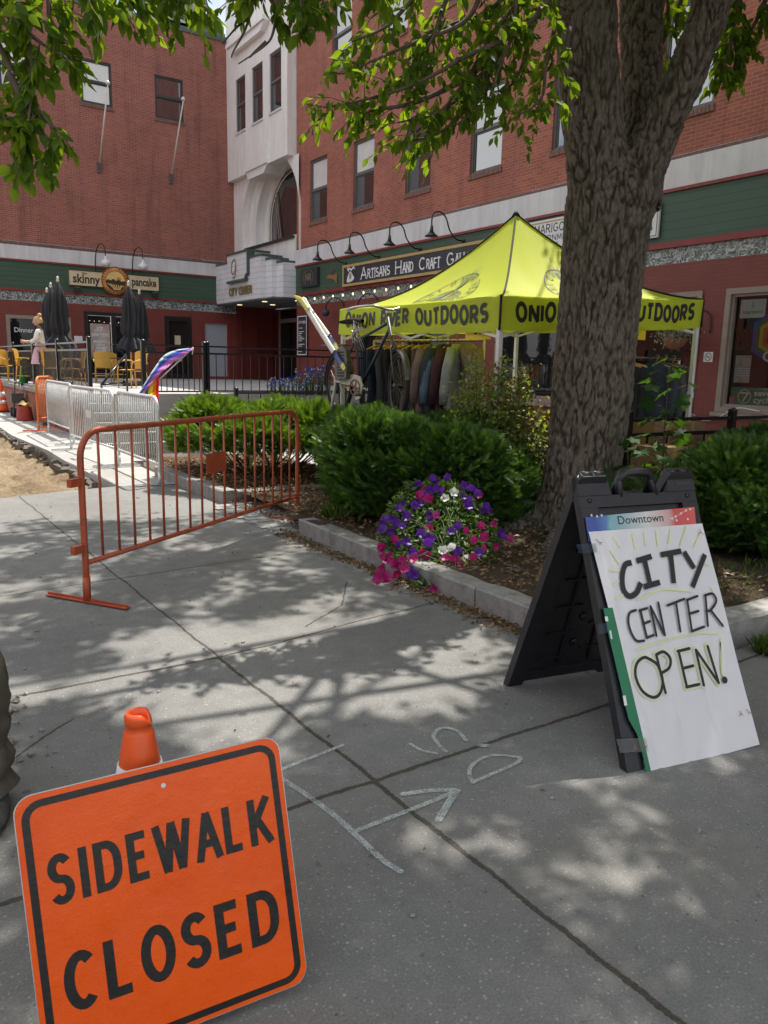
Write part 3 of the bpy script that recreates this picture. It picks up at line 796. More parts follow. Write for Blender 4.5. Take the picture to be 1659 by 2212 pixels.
# planter beds
def bed(name, poly, z, mat, amp=0.03):
    xs = np.arange(min(p[0] for p in poly), max(p[0] for p in poly)+.05, .05); ys = np.arange(min(p[1] for p in poly), max(p[1] for p in poly)+.05, .05)
    X, Y = np.meshgrid(xs, ys, indexing='ij'); Z = np.zeros_like(X)
    for i in range(len(xs)):
        for j in range(len(ys)):
            Z[i, j] = z+amp*mnoise.fractal(Vector((xs[i]*2.3, ys[j]*2.3, 0)), 1, 2, 5)+amp*.35*mnoise.noise(Vector((xs[i]*14, ys[j]*14, 0)))
    nx, ny = X.shape; I = (np.arange(nx-1)[:, None]*ny+np.arange(ny-1)[None, :]).ravel()
    o = fast_mesh(name, np.stack([X, Y, Z], -1).reshape(-1, 3), np.stack([I, I+ny, I+ny+1, I+1], 1), mat, smooth=True); o['kind'] = 'structure'; return o
bed('planter_soil', [(3.22, 2.45), (5.0, 6.6)], 0.12, 'planter_soil')
bed('planter_soil', [(4.93, 2.42), (9.5, 5.2)], 0.11, 'planter_soil')
bed('planter_mulch', [(3.4, 6.1), (5.0, 8.0)], 0.10, 'leaf_mulch')
bed('planter_mulch', [(3.32, 8.15), (5.3, 11.5)], 0.10, 'leaf_mulch')
# granite kerbs of the planters, each stone a thing
def stone(p, q, w, z0, z1, label, side=1):
    side = 1; p = np.array([*p, 0.]); q = np.array([*q, 0.]); L = np.linalg.norm(q-p); f = Fr(p, q-p, (0, 0, 1))
    nx_, nz = max(4, int(L/.06)), 4
    g = MB(); rows = []
    prof = [(0, z0), (0.004, z0+.04), (0, z1-.012), (.012, z1), (w-.012, z1), (w, z1-.012), (w, z0)]
    for i in range(nx_+1):
        a = L*i/nx_; row = []
        for (c, z) in prof:
            n = mnoise.noise(Vector((p[0]*3+a*9, p[1]*3+z*20, c*15)))*.010
            row.append(f.P(a, z+(n*.4 if z > z0 else 0), -(c+n)*side))
        rows.append(row)
    g.grid(rows); k = len(prof); n = nx_+1
    g.f.append(tuple(range(k))); g.m.append(0); g.sm.append(False)
    g.f.append(tuple((n-1)*k+i for i in range(k-1, -1, -1))); g.m.append(0); g.sm.append(False)
    o = g.build('kerb_stone', 'granite', at=p); tag(o, label, 'kerb stone', 'granite kerb stones round the planters')
    for pl in o.data.polygons: pl.use_smooth = False
    return o
stone((3.20, 6.16), (3.17, 4.72), .17, -.1, .135, 'granite kerb stone ending at the orange barrier foot', -1)
stone((3.168, 4.70), (3.145, 3.62), .17, -.1, .14, 'granite kerb stone under the trailing petunias', -1)
stone((3.145, 3.60), (3.13, 2.40), .17, -.1, .15, 'pale granite kerb stone behind the black sign board', -1)
stone((3.15, 2.36), (4.62, 2.34), .18, -.1, .15, 'granite kerb stone along grass right of the sign board', -1)
stone((4.64, 2.34), (7.5, 2.30), .18, -.1, .15, 'granite kerb stone at the right edge of the photo', -1)
stone((3.16, 10.3), (3.15, 8.9), .17, -.1, .13, 'granite kerb stone by the last silver barrier', -1)
stone((3.15, 8.88), (3.17, 7.9), .17, -.1, .14, 'granite kerb stone at the corner of the far planter', -1)
stone((3.37, 7.93), (4.5, 7.85), .16, -.1, .12, 'low granite kerb stone behind the cobbles', -1)
stone((4.3, 7.4), (3.55, 6.45), .12, -.1, .10, 'thin granite kerb slanting behind the orange barrier', -1)
# cobbled strip between the planters
g = MB()
for i in range(12):
    for j in range(9):
        x, y = 3.02+j*.115+(i % 2)*.05, 6.25+i*.135
        if x+.1 > 3.6+max(0, (y-6.5)*.7): continue
        g.box((x, y, .004+random.uniform(-.003, .004)), (.105, .122, .02))
g.build('cobbles', 'granite')['kind'] = 'structure'

# ---------------------------------------------------------------- buildings
def window_unit(parent, fr, a0, a1, b0, b1, panes=('window_glass', 'window_glass'), depth=.10, sill='brick_sill', frame='grey_frame', curtain=None, lintel=False):
    """double-hung window: frame > two panes, sill; the lower sash sits deeper"""
    w = MB(); w.frame(fr, a0+.004, a1-.004, b0+.004, b1-.004, .05, -depth, -depth+.05)
    mid = (b0+b1)/2+.02
    w.fbox(fr, a0+.054, a1-.054, mid-.03, mid+.03, -depth, -depth+.045)
    w.frame(fr, a0+.056, a1-.056, mid+.032, b1-.056, .03, -depth+.002, -depth+.034)
    w.frame(fr, a0+.056, a1-.056, b0+.056, mid-.032, .035, -depth-.02, -depth+.012)
    wo = w.build('window', frame, parent)
    p = MB(); p.fquad(fr, a0+.08, a1-.08, mid+.05, b1-.08, -depth+.012); p.build('upper_pane', panes[0], wo)
    p = MB(); p.fquad(fr, a0+.08, a1-.08, b0+.08, mid-.055, -depth-.006); p.build('lower_pane', panes[1], wo)
    if curtain:
        p = MB(); p.fquad(fr, a0+.08, a0+.08+(a1-a0-.16)*curtain, b0+.08, mid-.055, -depth-.003); p.build('curtain', 'curtain_glass', wo)
    if sill:
        s = MB()
        n = max(3, int((a1-a0)/.075)); st = (a1-a0+.08)/n
        for k in range(n): s.fbox(fr, a0-.04+k*st+.004, a0-.04+(k+1)*st-.004, b0-.12, b0-.004, -.09, .035+.003*(k % 2))
        s.build('sill', sill, wo)
    if lintel:
        s = MB(); n = max(3, int((a1-a0)/.08)); st = (a1-a0+.1)/n
        for k in range(n): s.fbox(fr, a0-.05+k*st+.004, a0-.05+(k+1)*st-.004, b1+.004, b1+.30, -.05, .004)
        s.build('lintel', 'old_brick', wo)
    return wo
# --- right wing: brick over a painted shop front
rb = thing('brick_building', (13.0, 10.0, 0.0), 'three storey red brick wing with green clapboard shop front behind the yellow tent', 'building')
R1, R2 = (6.25, 8.2), (10.5, 12.5)
wins = []
for k in range(9):
    y1 = 24.24-2.79*k
    wins.append((-y1, -(y1-1.16), *R1, k))
ups = []
for k in range(8):
    y1 = 22.82-2.92*k
    ups.append((-y1, -(y1-1.16), *R2, k))
w = MB(); wall(w, RF, -25.2, 12, 5.52, 15.2, [q[:4] for q in wins+ups], .13); w.build('upper_wall', 'red_brick', rb)
w = MB(); w.fbox(RF, -25.2, 12, 5.44, 5.515, -.1, .012); w.build('soldier_course', 'dirty_course', rb)
w = MB(); w.fbox(RF, -25.27, 12, 4.93, 5.438, -.1, .06); w.build('concrete_band', 'concrete_band', rb)
w = MB(); w.fbox(RF, -25.2, 12, 4.87, 4.928, -.1, .075); w.fbox(RF, -25.2, 12, 3.86, 3.93, -.1, .075); w.fbox(RF, -25.2, 12, 3.93, 3.975, -.1, .05); w.build('trim', 'red_trim', rb)
w = MB(); w.fbox(RF, -25.2, 12, 3.977, 4.868, -.1, .03); w.build('clapboard', 'green_clapboard', rb)
w = MB(); w.fbox(RF, -25.2, 12, 3.57, 3.858, -.1, .0); w.build('glass_block_band', 'glass_block', rb)
# ground floor: painted brick with shop windows (a = -y)
shop = [(-10.95, -8.96, .78, 3.03), (-8.49, -5.2, .84, 3.03), (-4.6, -1.5, .84, 3.03), (-14.6, -12.2, .78, 3.03), (-18.6, -16.4, .9, 3.03), (-20.9, -19.7, .05, 2.6)]
w = MB(); wall(w, RF, -25.2, 12, -.2, 3.566, shop, .2)
w.add([(13, 25.2, -.2), (14.8, 25.2, -.2), (14.8, 25.2, 3.86), (13, 25.2, 3.86)], [(0, 1, 2, 3)])
w.build('ground_floor_wall', 'painted_brick', rb)
w = MB(); w.add([(13, 25.2, 3.86), (14.2, 25.2, 3.86), (14.2, 25.2, 15.2), (13, 25.2, 15.2)], [(0, 1, 2, 3)]); w.add([(13, -12, 15.2), (13, 25.2, 15.2), (24, 25.2, 15.2), (24, -12, 15.2)], [(0, 1, 2, 3)]); w.build('roof', 'roof_flashing', rb)
for q in wins:
    k = q[4]
    window_unit(rb, RF, *q[:4], panes=[('blind_glass', 'window_glass'), ('blind_glass', 'window_glass'), ('reflective_glass', 'reflective_glass')][min(k, 2)], curtain=.42 if k < 3 else None)
for q in ups: window_unit(rb, RF, *q[:4], panes=('reflective_glass', 'reflective_glass'))
for i, q in enumerate(shop):
    w = MB(); f = RF
    w.frame(f, q[0]+.004, q[1]-.004, q[2]+.004, q[3]-.004, .10, -.16, .03)
    w.frame(f, q[0]+.106, q[1]-.106, q[2]+.106, q[3]-.106, .045, -.15, -.02)
    so = w.build('shop_window', 'taupe_frame' if i < 5 else 'dark_trim', rb)
    w = MB(); w.fquad(f, q[0]+.14, q[1]-.14, q[2]+.14, q[3]-.14, -.10); w.build('glass', 'clear_glass' if i < 3 else 'shop_dark_glass', so)
    if i < 5:
        w = MB(); w.fbox(f, q[0]-.05, q[1]+.05, q[2]-.07, q[2]-.002, -.1, .08); w.build('sill', 'taupe_frame', so)
# interior of the outdoor shop: room, shelves of stock, window stickers
w = MB(); X0 = 13.22
for (a, b_) in (((X0, 1.0, .0), (16.5, 11.4, .02)), ((X0, 1.0, 3.3), (16.5, 11.4, 3.32)), ((16.5, 1.0, 0), (16.55, 11.4, 3.3)), ((X0, 11.4, 0), (16.5, 11.45, 3.3)), ((X0, .95, 0), (16.5, 1.0, 3.3))): w.b2(a, b_)
w.build('shop_interior', 'dark_interior', rb)
# --- left wing
lb = thing('brick_building', (5.0, 30.5, 0.0), 'old dark red brick wing with restaurant front and two flagpoles, left of the white bay', 'building')
lw = [(7.22, 8.30, 10.48, 11.93, 0), (9.85, 10.93, 10.45, 11.93, 1), (4.6, 5.72, 10.48, 11.93, 2)]
w = MB(); wall(w, LF, 3.2, 13.5, 5.52, 13.62, [q[:4] for q in lw], .09); w.add([(3.2, 30.5, -.2), (3.2, 42, -.2), (3.2, 42, 13.62), (3.2, 30.5, 13.62)], [(0, 1, 2, 3)]); w.build('upper_wall', 'old_brick', lb)
w = MB(); w.fbox(LF, 3.2, 12.88, 13.623, 13.8, -.3, .05); w.build('coping', 'roof_flashing', lb)
w = MB(); w.fbox(LF, 3.2, 13.4, 5.40, 5.517, -.1, .012); w.build('soldier_course', 'dirty_course', lb)
w = MB(); w.fbox(LF, 3.2, 13.4, 4.93, 5.398, -.1, .06); w.build('concrete_band', 'concrete_band', lb)
w = MB(); w.fbox(LF, 3.2, 13.4, 4.87, 4.928, -.1, .075); w.fbox(LF, 3.2, 13.4, 3.86, 3.93, -.1, .075); w.build('trim', 'red_trim', lb)
w = MB(); w.fbox(LF, 3.2, 13.4, 3.932, 4.868, -.1, .03); w.build('clapboard', 'green_clapboard', lb)
w = MB(); w.fbox(LF, 3.2, 13.4, 3.54, 3.858, -.1, .0); w.build('glass_block_band', 'glass_block', lb)
lo = [(4.31, 6.48, 1.1, 3.03), (6.95, 8.55, TZ+.02, 3.29), (9.96, 11.04, TZ+.02, 3.28), (11.49, 12.66, TZ+.02, 3.2)]
w = MB(); wall(w, LF, 3.2, 13.0, -.2, 3.536, lo, .2); w.build('ground_floor_wall', 'painted_brick', lb)
for q in lw: window_unit(lb, LF, *q[:4], panes=[('blind_glass', 'blind_glass'), ('reflective_glass', 'window_glass'), ('blind_glass', 'window_glass')][q[4]], depth=.07, frame='dark_trim', lintel=True)
for i in (0,):
    q = lo[i]; w = MB(); w.frame(LF, q[0]+.004, q[1]-.004, q[2]+.004, q[3]-.004, .12, -.12, .03); so = w.build('restaurant_window', 'taupe_frame', lb)
    w = MB(); w.fquad(LF, q[0]+.1, q[1]-.1, q[2]+.1, q[3]-.1, -.08); w.build('glass', 'shop_dark_glass', so)
    if i == 0:
        w = MB(); w.text(LF, 'Dinner & Dessert', 4.58, 2.44, .17, -.074, width=1.62, bold=.012); w.build('lettering', 'letter_white', so)
w = MB(); q = lo[1]; w.frame(LF, q[0]+.004, q[1]-.004, q[2]+.004, q[3]-.004, .13, -.15, .03); w.fbox(LF, 7.94, 8.10, q[2]+.14, q[3]-.14, -.12, .0)
do = w.build('double_door', 'black_metal', lb)
w = MB(); w.fquad(LF, 7.09, 7.93, q[2]+.14, q[3]-.14, -.1); w.fquad(LF, 8.11, 8.42, q[2]+.14, q[3]-.14, -.1); w.build('glass', 'shop_dark_glass', do)
for a in (7.90, 8.06):
    w = MB(); w.fbox(LF, a, a+.08, 2.1, 2.13, .0, .05); w.build('handle', 'chrome', do)
for k in range(7):
    w = MB(); w.lathe(LF.P(7.2+.17*k+random.uniform(-.04, .04), 2.98-random.uniform(0, .1), -.095), [(.012, 0), (.012, .02)], 6, LF.n)
    w.build('ceiling_light', 'lamp_glow', do)
q = lo[2]; w = MB(); w.frame(LF, q[0]+.004, q[1]-.004, q[2]+.004, q[3]-.004, .17, -.15, .03); do = w.build('door', 'black_metal', lb)
w = MB(); w.fquad(LF, q[0]+.1, q[1]-.1, q[2]+.1, q[3]-.1, -.1); w.build('glass', 'shop_dark_glass', do)
for a in ((10.38, 10.62, 2.2, 2.55), (10.34, 10.64, 1.55, 1.85)):
    w = MB(); w.fquad(LF, *a, -.095); w.build('notice', 'cream_board', do)
q = lo[3]; w = MB(); w.frame(LF, q[0]+.004, q[1]-.004, q[2]+.004, q[3]-.004, .09, -.15, .03); do = w.build('door_frame', 'red_trim', lb)
w = MB(); w.fquad(LF, q[0]+.08, q[1]-.08, q[2]+.08, q[3]-.08, -.08); w.build('grey_panel', 'light_grey_panel', do)
w = MB(); w.add([(3.2, 30.5, 13.62), (24, 30.5, 13.62), (24, 42, 13.62), (3.2, 42, 13.62)], [(0, 1, 2, 3)]); w.build('roof', 'roof_flashing', lb)
# --- white stucco bay over the corner entrance
bay = thing('corner_entrance', (13.0, 27.8, 0.0), 'white stucco corner bay with arched window above the stepped canopy', 'building')
BX = 12.68; BF = Fr((BX, 0, 0), (0, -1, 0), (0, 0, 1))
bw = [(-29.63, -28.74, 10.17, 12.05), (-28.14, -27.22, 10.17, 12.06), (-26.66, -25.74, 10.18, 12.09)]
w = MB(); wall(w, BF, -30.5, -25.28, 8.57, 17, bw, .12)
w.add([(BX, 25.28, 8.57), (13, 25.28, 8.57), (13, 25.28, 17), (BX, 25.28, 17)], [(0, 1, 2, 3)])
w.add([(BX, 30.5, 13.8), (BX, 30.5, 17), (14, 30.5, 17), (14, 30.5, 13.8)], [(0, 1, 2, 3)])
w.add([(BX, 30.5, 8.57), (14, 30.5, 8.57), (14, 25.28, 8.57), (BX, 25.28, 8.57)], [(0, 1, 2, 3)])
w.prism(Fr((BX, 0, 0), (0, -1, 0), (0, 0, 1)), [(-28.75, 8.6), (-28.6, 8.32), (-27.2, 8.32), (-26.85, 8.6)], -.8, .002)
w.prism(Fr((BX, 0, 0), (0, -1, 0), (0, 0, 1)), [(-28.75, 8.6), (-28.75, 8.8), (-28.55, 9.28), (-26.84, 9.28), (-26.84, 8.6)], -.1, .07)
w.prism(BF, [(-29.9, 13.15), (-26.6, 13.15), (-26.6, 13.28), (-29.9, 13.28)], -.1, .28)
w.prism(BF, [(-29.5, 12.9), (-27.0, 12.9), (-26.6, 13.148), (-29.9, 13.148)], -.1, .2)
w.add([(BX, 25.28, 17), (24, 25.28, 17), (24, 30.5, 17), (BX, 30.5, 17)], [(0, 1, 2, 3)]); w.add([(13, 25.21, 8), (24, 25.21, 8), (24, 25.21, 17), (13, 25.21, 17)], [(0, 1, 2, 3)]); w.add([(13, 30.52, 3.9), (24, 30.52, 3.9), (24, 30.52, 17), (13, 30.52, 17)], [(0, 1, 2, 3)])
w.build('bay', 'stucco', bay)
for q in bw: window_unit(bay, BF, *q, depth=.09, sill=None, frame='grey_frame', curtain=.3)
for q in bw:
    w = MB(); w.fbox(BF, q[0]-.02, q[1]+.02, q[2]-.07, q[2]-.003, -.05, .04); w.build('sill', 'concrete_band', bay)
def arch_wall(mb, x, x2, ya, yb, z0, z1, yc, zs, r):
    """wall in plane x with an arched opening (centre yc, springing zs, radius r), reveal back to x2"""
    fr = Fr((x, 0, 0), (0, -1, 0), (0, 0, 1)); a0, a1 = -yb, -ya; ac = -yc
    op = [(ac-r, z0)]+[(ac+r*math.cos(t), zs+r*.94*math.sin(t)) for t in np.linspace(math.pi, 0, 25)]+[(ac+r, z0)]
    out = []
    for (a, b) in op:
        d = np.array([a-ac, max(b-zs, 0)]);
        if b <= zs+1e-6: out.append((a0 if a < ac else a1, b))
        else:
            k = min((z1-zs)/max(d[1], 1e-6), ((a1-ac) if d[0] > 0 else (ac-a0))/max(abs(d[0]), 1e-6)); out.append((ac+d[0]*k, zs+d[1]*k))
    for i in range(len(op)-1):
        mb.add([fr.P(*op[i]), fr.P(*out[i]), fr.P(*out[i+1]), fr.P(*op[i+1])], [(3, 2, 1, 0)])
        mb.add([fr.P(*op[i]), fr.P(*op[i+1]), fr.P(*op[i+1], -(x2-x)), fr.P(*op[i], -(x2-x))], [(0, 1, 2, 3)])
    for (cn, s_) in (((a0, z1), -1), ((a1, z1), 1)):
        near = [o for o in out if (o[0]-ac)*s_ >= -1e-6]
        t = [o for o in near if abs(o[1]-z1) < 1e-4]; e = [o for o in near if abs(o[0]-cn[0]) < 1e-4]
        if t and e:
            tt = max(t, key=lambda o: (o[0]-ac)*s_); ee = max(e, key=lambda o: o[1])
            mb.add([fr.P(*tt), fr.P(*cn), fr.P(*ee)], [(0, 1, 2) if s_ > 0 else (2, 1, 0)])
w = MB()
arch_wall(w, 12.92, 13.22, 24.9, 30.5, 5.45, 8.568, 27.3, 6.75, 2.42)
arch_wall(w, 13.22, 13.58, 24.8, 30.4, 5.45, 8.567, 27.0, 6.75, 2.05)
arch_wall(w, 13.58, 13.70, 24.8, 30.4, 5.45, 8.566, 26.8, 6.75, 1.95)
w.fbox(Fr((13.2, 0, 0), (0, -1, 0), (0, 0, 1)), -30.4, -25.2, 5.1, 5.99, -.6, .25)
w.build('arch_surround', 'stucco', bay)
AF = Fr((13.66, 0, 0), (0, -1, 0), (0, 0, 1)); ac = -26.8
w = MB(); w.flat(AF, [(ac-1.8, 6.02)]+[(ac+1.8*math.cos(t), 6.75+1.70*math.sin(t)) for t in np.linspace(math.pi, 0, 25)]+[(ac+1.8, 6.02)])
ao = w.build('arched_window', 'window_glass', bay)
w = MB(); w.ribbon(AF, [(ac-1.86, 6.02)]+[(ac+1.86*math.cos(t), 6.75+1.76*math.sin(t)) for t in np.linspace(math.pi, 0, 25)]+[(ac+1.86, 6.02)], .14, .03)
for p, q in (((-.98, 6.0), (-1.42, 7.86)), ((-.82, 6.0), (-1.27, 7.95)), ((.7, 6.0), (.4, 8.4))):
    w.ribbon(AF, [(ac+p[0], p[1]), (ac+q[0], q[1])], .08, .05)
w.fbox(AF, ac-1.9, ac+1.9, 5.96, 6.06, .0, .08); w.build('glazing_bar', 'taupe_frame', ao)
w = MB(); w.fbox(Fr((12.92, 0, 0), (0, -1, 0), (0, 0, 1)), -29.4, -25.25, 5.88, 5.96, -.4, .06); w.build('ledge', 'dark_trim', bay)
# stepped canopy
cs = [(12.1, 29.76, 26.23, 5.30), (12.29, 26.23, 25.73, 5.16), (12.47, 25.73, 25.285, 5.02)]
w = MB(); w.b2((12.1, 26.23, 3.85), (13.4, 30.49, 5.30)); w.b2((12.29, 25.73, 3.85), (13.4, 26.228, 5.16)); w.b2((12.47, 25.205, 3.85), (13.4, 25.728, 5.02)); w.b2((12.06, 27.26, 4.62), (13.2, 29.2, 5.56)); cano = w.build('canopy', 'white_siding', bay)
w = MB()
for (x, ya, yb, z) in ((12.07, 29.2, 30.49, 5.30), (12.03, 27.22, 29.23, 5.56), (12.07, 26.2, 27.22, 5.30), (12.26, 25.70, 26.2, 5.16), (12.44, 25.2, 25.70, 5.02)):
    w.b2((x, ya, z+.002), (13.3, yb-.003, z+.075))
w.b2((12.00, 27.18, 4.75), (12.3, 27.255, 5.555)); w.prism(Fr((12.02, 0, 0), (0, -1, 0), (0, 0, 1)), [(-27.255, 4.78), (-27.18, 4.78), (-27.38, 4.52), (-29.1, 4.52), (-29.1, 4.61), (-27.45, 4.61)], -.25, .05)
w.build('cap_flashing', 'roof_flashing', cano)
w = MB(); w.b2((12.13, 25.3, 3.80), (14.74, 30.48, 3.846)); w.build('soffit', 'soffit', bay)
CF = Fr((12.1, 0, 0), (0, -1, 0), (0, 0, 1))
w = MB(); letters(w, CF.up(.0), 'CITY', -29.12, -28.32, 4.06, .3, .055, .03, gap=.16); letters(w, CF, 'CENTER', -28.2, -26.98, 4.06, .3, .055, .03, gap=.16); letters(w, CF, 'CITY', -29.10, -28.30, 4.05, .3, .06, .012, gap=.16); letters(w, CF, 'CENTER', -28.18, -26.96, 4.05, .3, .06, .012, gap=.16)
w.build('lettering', 'letter_gold', cano)
w = MB(); w.ribbon(CF, spline([(-28.35, 5.26), (-28.5, 5.38), (-28.72, 5.26), (-28.78, 5.0), (-28.66, 4.86), (-28.45, 4.95), (-28.35, 5.18), (-28.36, 4.9), (-28.5, 4.72), (-28.68, 4.74)], 5), .055, .06, True); w.build('emblem', 'letter_gold', cano)
for p in ((12.6, 29.3), (12.6, 27.0), (13.5, 28.2), (13.3, 25.7)):
    w = MB(); w.lathe((p[0], p[1], 3.782), [(.10, 0), (.10, .02)], 16); w.build('downlight', 'lamp_glow', bay)
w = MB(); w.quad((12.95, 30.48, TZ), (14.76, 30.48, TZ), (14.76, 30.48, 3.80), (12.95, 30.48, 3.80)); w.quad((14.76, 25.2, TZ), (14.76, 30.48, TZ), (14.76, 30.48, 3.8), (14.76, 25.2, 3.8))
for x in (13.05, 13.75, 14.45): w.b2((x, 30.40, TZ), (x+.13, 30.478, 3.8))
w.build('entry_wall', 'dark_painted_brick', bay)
DF = Fr((14.70, 0, 0), (0, -1, 0), (0, 0, 1))
w = MB(); w.frame(DF, -30.0, -28.3, TZ, 3.3, .09, 0, .06); w.frame(DF, -28.29, -26.6, TZ, 3.3, .09, 0, .06); w.frame(DF, -30.0, -26.6, 3.305, 3.78, .06, 0, .06); do = w.build('entrance_door', 'taupe_frame', bay)
w = MB(); w.fquad(DF, -29.92, -28.4, TZ+.08, 3.22, .02); w.fquad(DF, -28.2, -26.7, TZ+.08, 3.22, .02); w.fquad(DF, -29.95, -26.65, 3.36, 3.72, .02); w.build('glass', 'shop_dark_glass', do)
# the block across the street, mirrored in the shop windows
ob_ = thing('brick_building', (-24, 8, -.3), 'brick block across the street seen only in window reflections', 'building')
OFr = Fr((-24, 0, 0), (0, 1, 0), (0, 0, 1)); oh = [(y, y+1.3, z, z+2.0) for z in (4.6, 7.6) for y in range(-24, 44, 3)]+[(y, y+3.2, .5, 3.2) for y in range(-24, 44, 5)]
w = MB(); wall(w, OFr, -26, 46, -.3, 10.5, oh, .15); w.build('wall', 'old_brick', ob_)
w = MB(); w.fbox(OFr, -26, 46, 10.5, 10.9, -.3, .25); w.b2((-40, -26, 10.5), (-24.3, 46, 10.8)); w.build('roof', 'concrete_band', ob_)
w = MB(); w.fquad(OFr, -26, 46, -.3, 10.4, -.16); w.build('window_panes', 'window_glass', ob_)
# church tower far behind the left roof
ct = thing('church_tower', (31.5, 90, 0), 'grey green church tower top behind the left brick roof', 'tower')
w = MB(); w.b2((29.5, 88, 0), (33.2, 92, 37.6)); w.build('shaft', 'light_grey_panel', ct)
w = MB()
for x in (29.8, 30.9, 32.0): w.b2((x, 87.9, 37.7), (x+.7, 88.1, 41.5))
for i in range(4): w.b2((29.3+i*1.2, 87.8, 37.6), (29.7+i*1.2, 92, 42))
w.build('belfry', 'roof_flashing', ct)
w = MB(); w.lathe((31.4, 90, 42), [(2.6, 0), (2.2, 1.2), (1.0, 3), (.1, 9)], 8); w.build('spire', 'roof_flashing', ct)
w = MB(); w.b2((29.0, 88, 36.6), (36.5, 92, 37.3)); w.lathe((34.6, 89, 37.3), [(.9, 0), (.25, .8), (.1, 1.2), (.06, 3.8)], 8); w.build('pinnacle', 'roof_flashing', ct)
# ---------------------------------------------------------------- foreground: sign, cone, sign board, chalk
def cropper(x0, y0, w):
    k = w/1659/1.507; return (x0/1.507, y0/1.507, k)
K4 = cropper(0, 2200, 1050); K3 = cropper(1500, 1450, 1000); K5 = cropper(800, 2200, 1000)
def sc_(o): return EYEP+(np.array(o, float)-EYEP)*.972
SF = Fr(sc_((.2, 1.57, -.035)), (.6, -.08, .03), (.0, .15, .61))
SW, SH = .593, .607
cs_ = thing('warning_sign', SF.P(SW/2, 0), 'orange square SIDEWALK CLOSED sign with black border leaning in the foreground', 'sign')
def rrect(a0, a1, b0, b1, r, n=7):
    P = []
    for cx, cy, t0 in ((a1-r, b0+r, -90), (a1-r, b1-r, 0), (a0+r, b1-r, 90), (a0+r, b0+r, 180)):
        P += arc2(cx, cy, r, r, t0, t0+90, n)
    return P
w = MB(); w.prism(SF, rrect(0, SW, 0, SH, .04), -.003, -.0002); w.build('panel', 'aluminium', cs_)
w = MB()
P = [SF.P(*p, .0006) for p in rrect(.002, SW-.002, .002, SH-.002, .038)]; w.add(P, [tuple(range(len(P)))]); w.build('face', 'reflective_orange', cs_)
w = MB(); w.ribbon(SF, rrect(.022, SW-.022, .020, SH-.022, .034), .016, .0012, closed=True); w.build('border', 'sign_black', cs_)
def hk(K, fr, x, y): return fr.hit(K[0]+K[2]*x, K[1]+K[2]*y)
s0, s1 = hk(K4, SF, 245, 1050), hk(K4, SF, 1405, 830); st = hk(K4, SF, 880, 752); sb = hk(K4, SF, 900, 1000)
c0, c1 = hk(K4, SF, 322, 1560), hk(K4, SF, 1432, 1220)
cb_, ct_ = hk(K4, SF, 640, 1640), hk(K4, SF, 545, 1365)
w = MB(); letters(w, SF, 'SIDEWALK', s0[0], s1[0], sb[1], st[1]-sb[1], .0175, .0013, gap=.50); w.build('lettering', 'sign_black', cs_)
w = MB(); letters(w, SF, 'CLOSED', c0[0], c1[0], cb_[1], ct_[1]-cb_[1], .0215, .0013, gap=.46); w.build('lettering', 'sign_black', cs_)
h_ = hk(K4, SF, 840, 563); w = MB(); w.disc(SF, h_[0], h_[1], .0055, .0016, 14); w.build('bolt_hole', 'reflective_white', cs_)
# traffic cones
def cone(loc, label, h=.71, rb=.15, rt=.026, name='traffic_cone', notch=False, bands=((.47, .62), (.26, .36))):
    t = thing(name, loc, label, 'traffic cone', 'orange traffic cones')
    L = np.array(loc, float); n = 28
    def R(z): return rb+(rt-rb)*(z/h)
    w = MB(); prof = [(R(z), z) for z in (.03, .1, .2, .3, .4, .5, .6, h-.05)]+[(R(h-.05)-.001, h-.048), (R(h)-.001, h-.034), (R(h)+.005, h-.030), (R(h)+.006, h-.012), (R(h)+.002, h-.002), (R(h)-.004, h), (R(h)-.007, h-.02), (R(h)-.007, h-.09)]
    w.lathe(L, prof, n)
    if notch:
        for i, p in enumerate(w.v):
            q = np.array(p)-L
            if q[2] > h-.022:
                a = math.atan2(q[1], q[0]); k = max(0, math.cos(a-(-.55)))**5
                q[2] -= .024*k; w.v[i] = tuple(L+q)
    w.build('body', 'cone_plastic', t)
    for (z0, z1) in bands:
        w = MB(); w.lathe(L, [(R(z0*h)+.0025, z0*h), (R(z1*h)+.0025, z1*h)], n); w.build('reflective_collar', 'reflective_white', t)
    w = MB(); w.prism(Fr(L, (1, 0, 0), (0, 1, 0)), rrect(-.19, .19, -.19, .19, .04), 0, .03); w.build('base', 'rubber', t)
    return t
best = min(np.linspace(1.4, 2.6, 240), key=lambda d: abs(gd(298, 1546, d)[2]-.70))
cp = gd(298, 1546, best)
cone((cp[0], cp[1], .002), 'orange cone with torn top standing behind the orange sidewalk sign', notch=True, bands=((.60, .82), (.26, .42)))
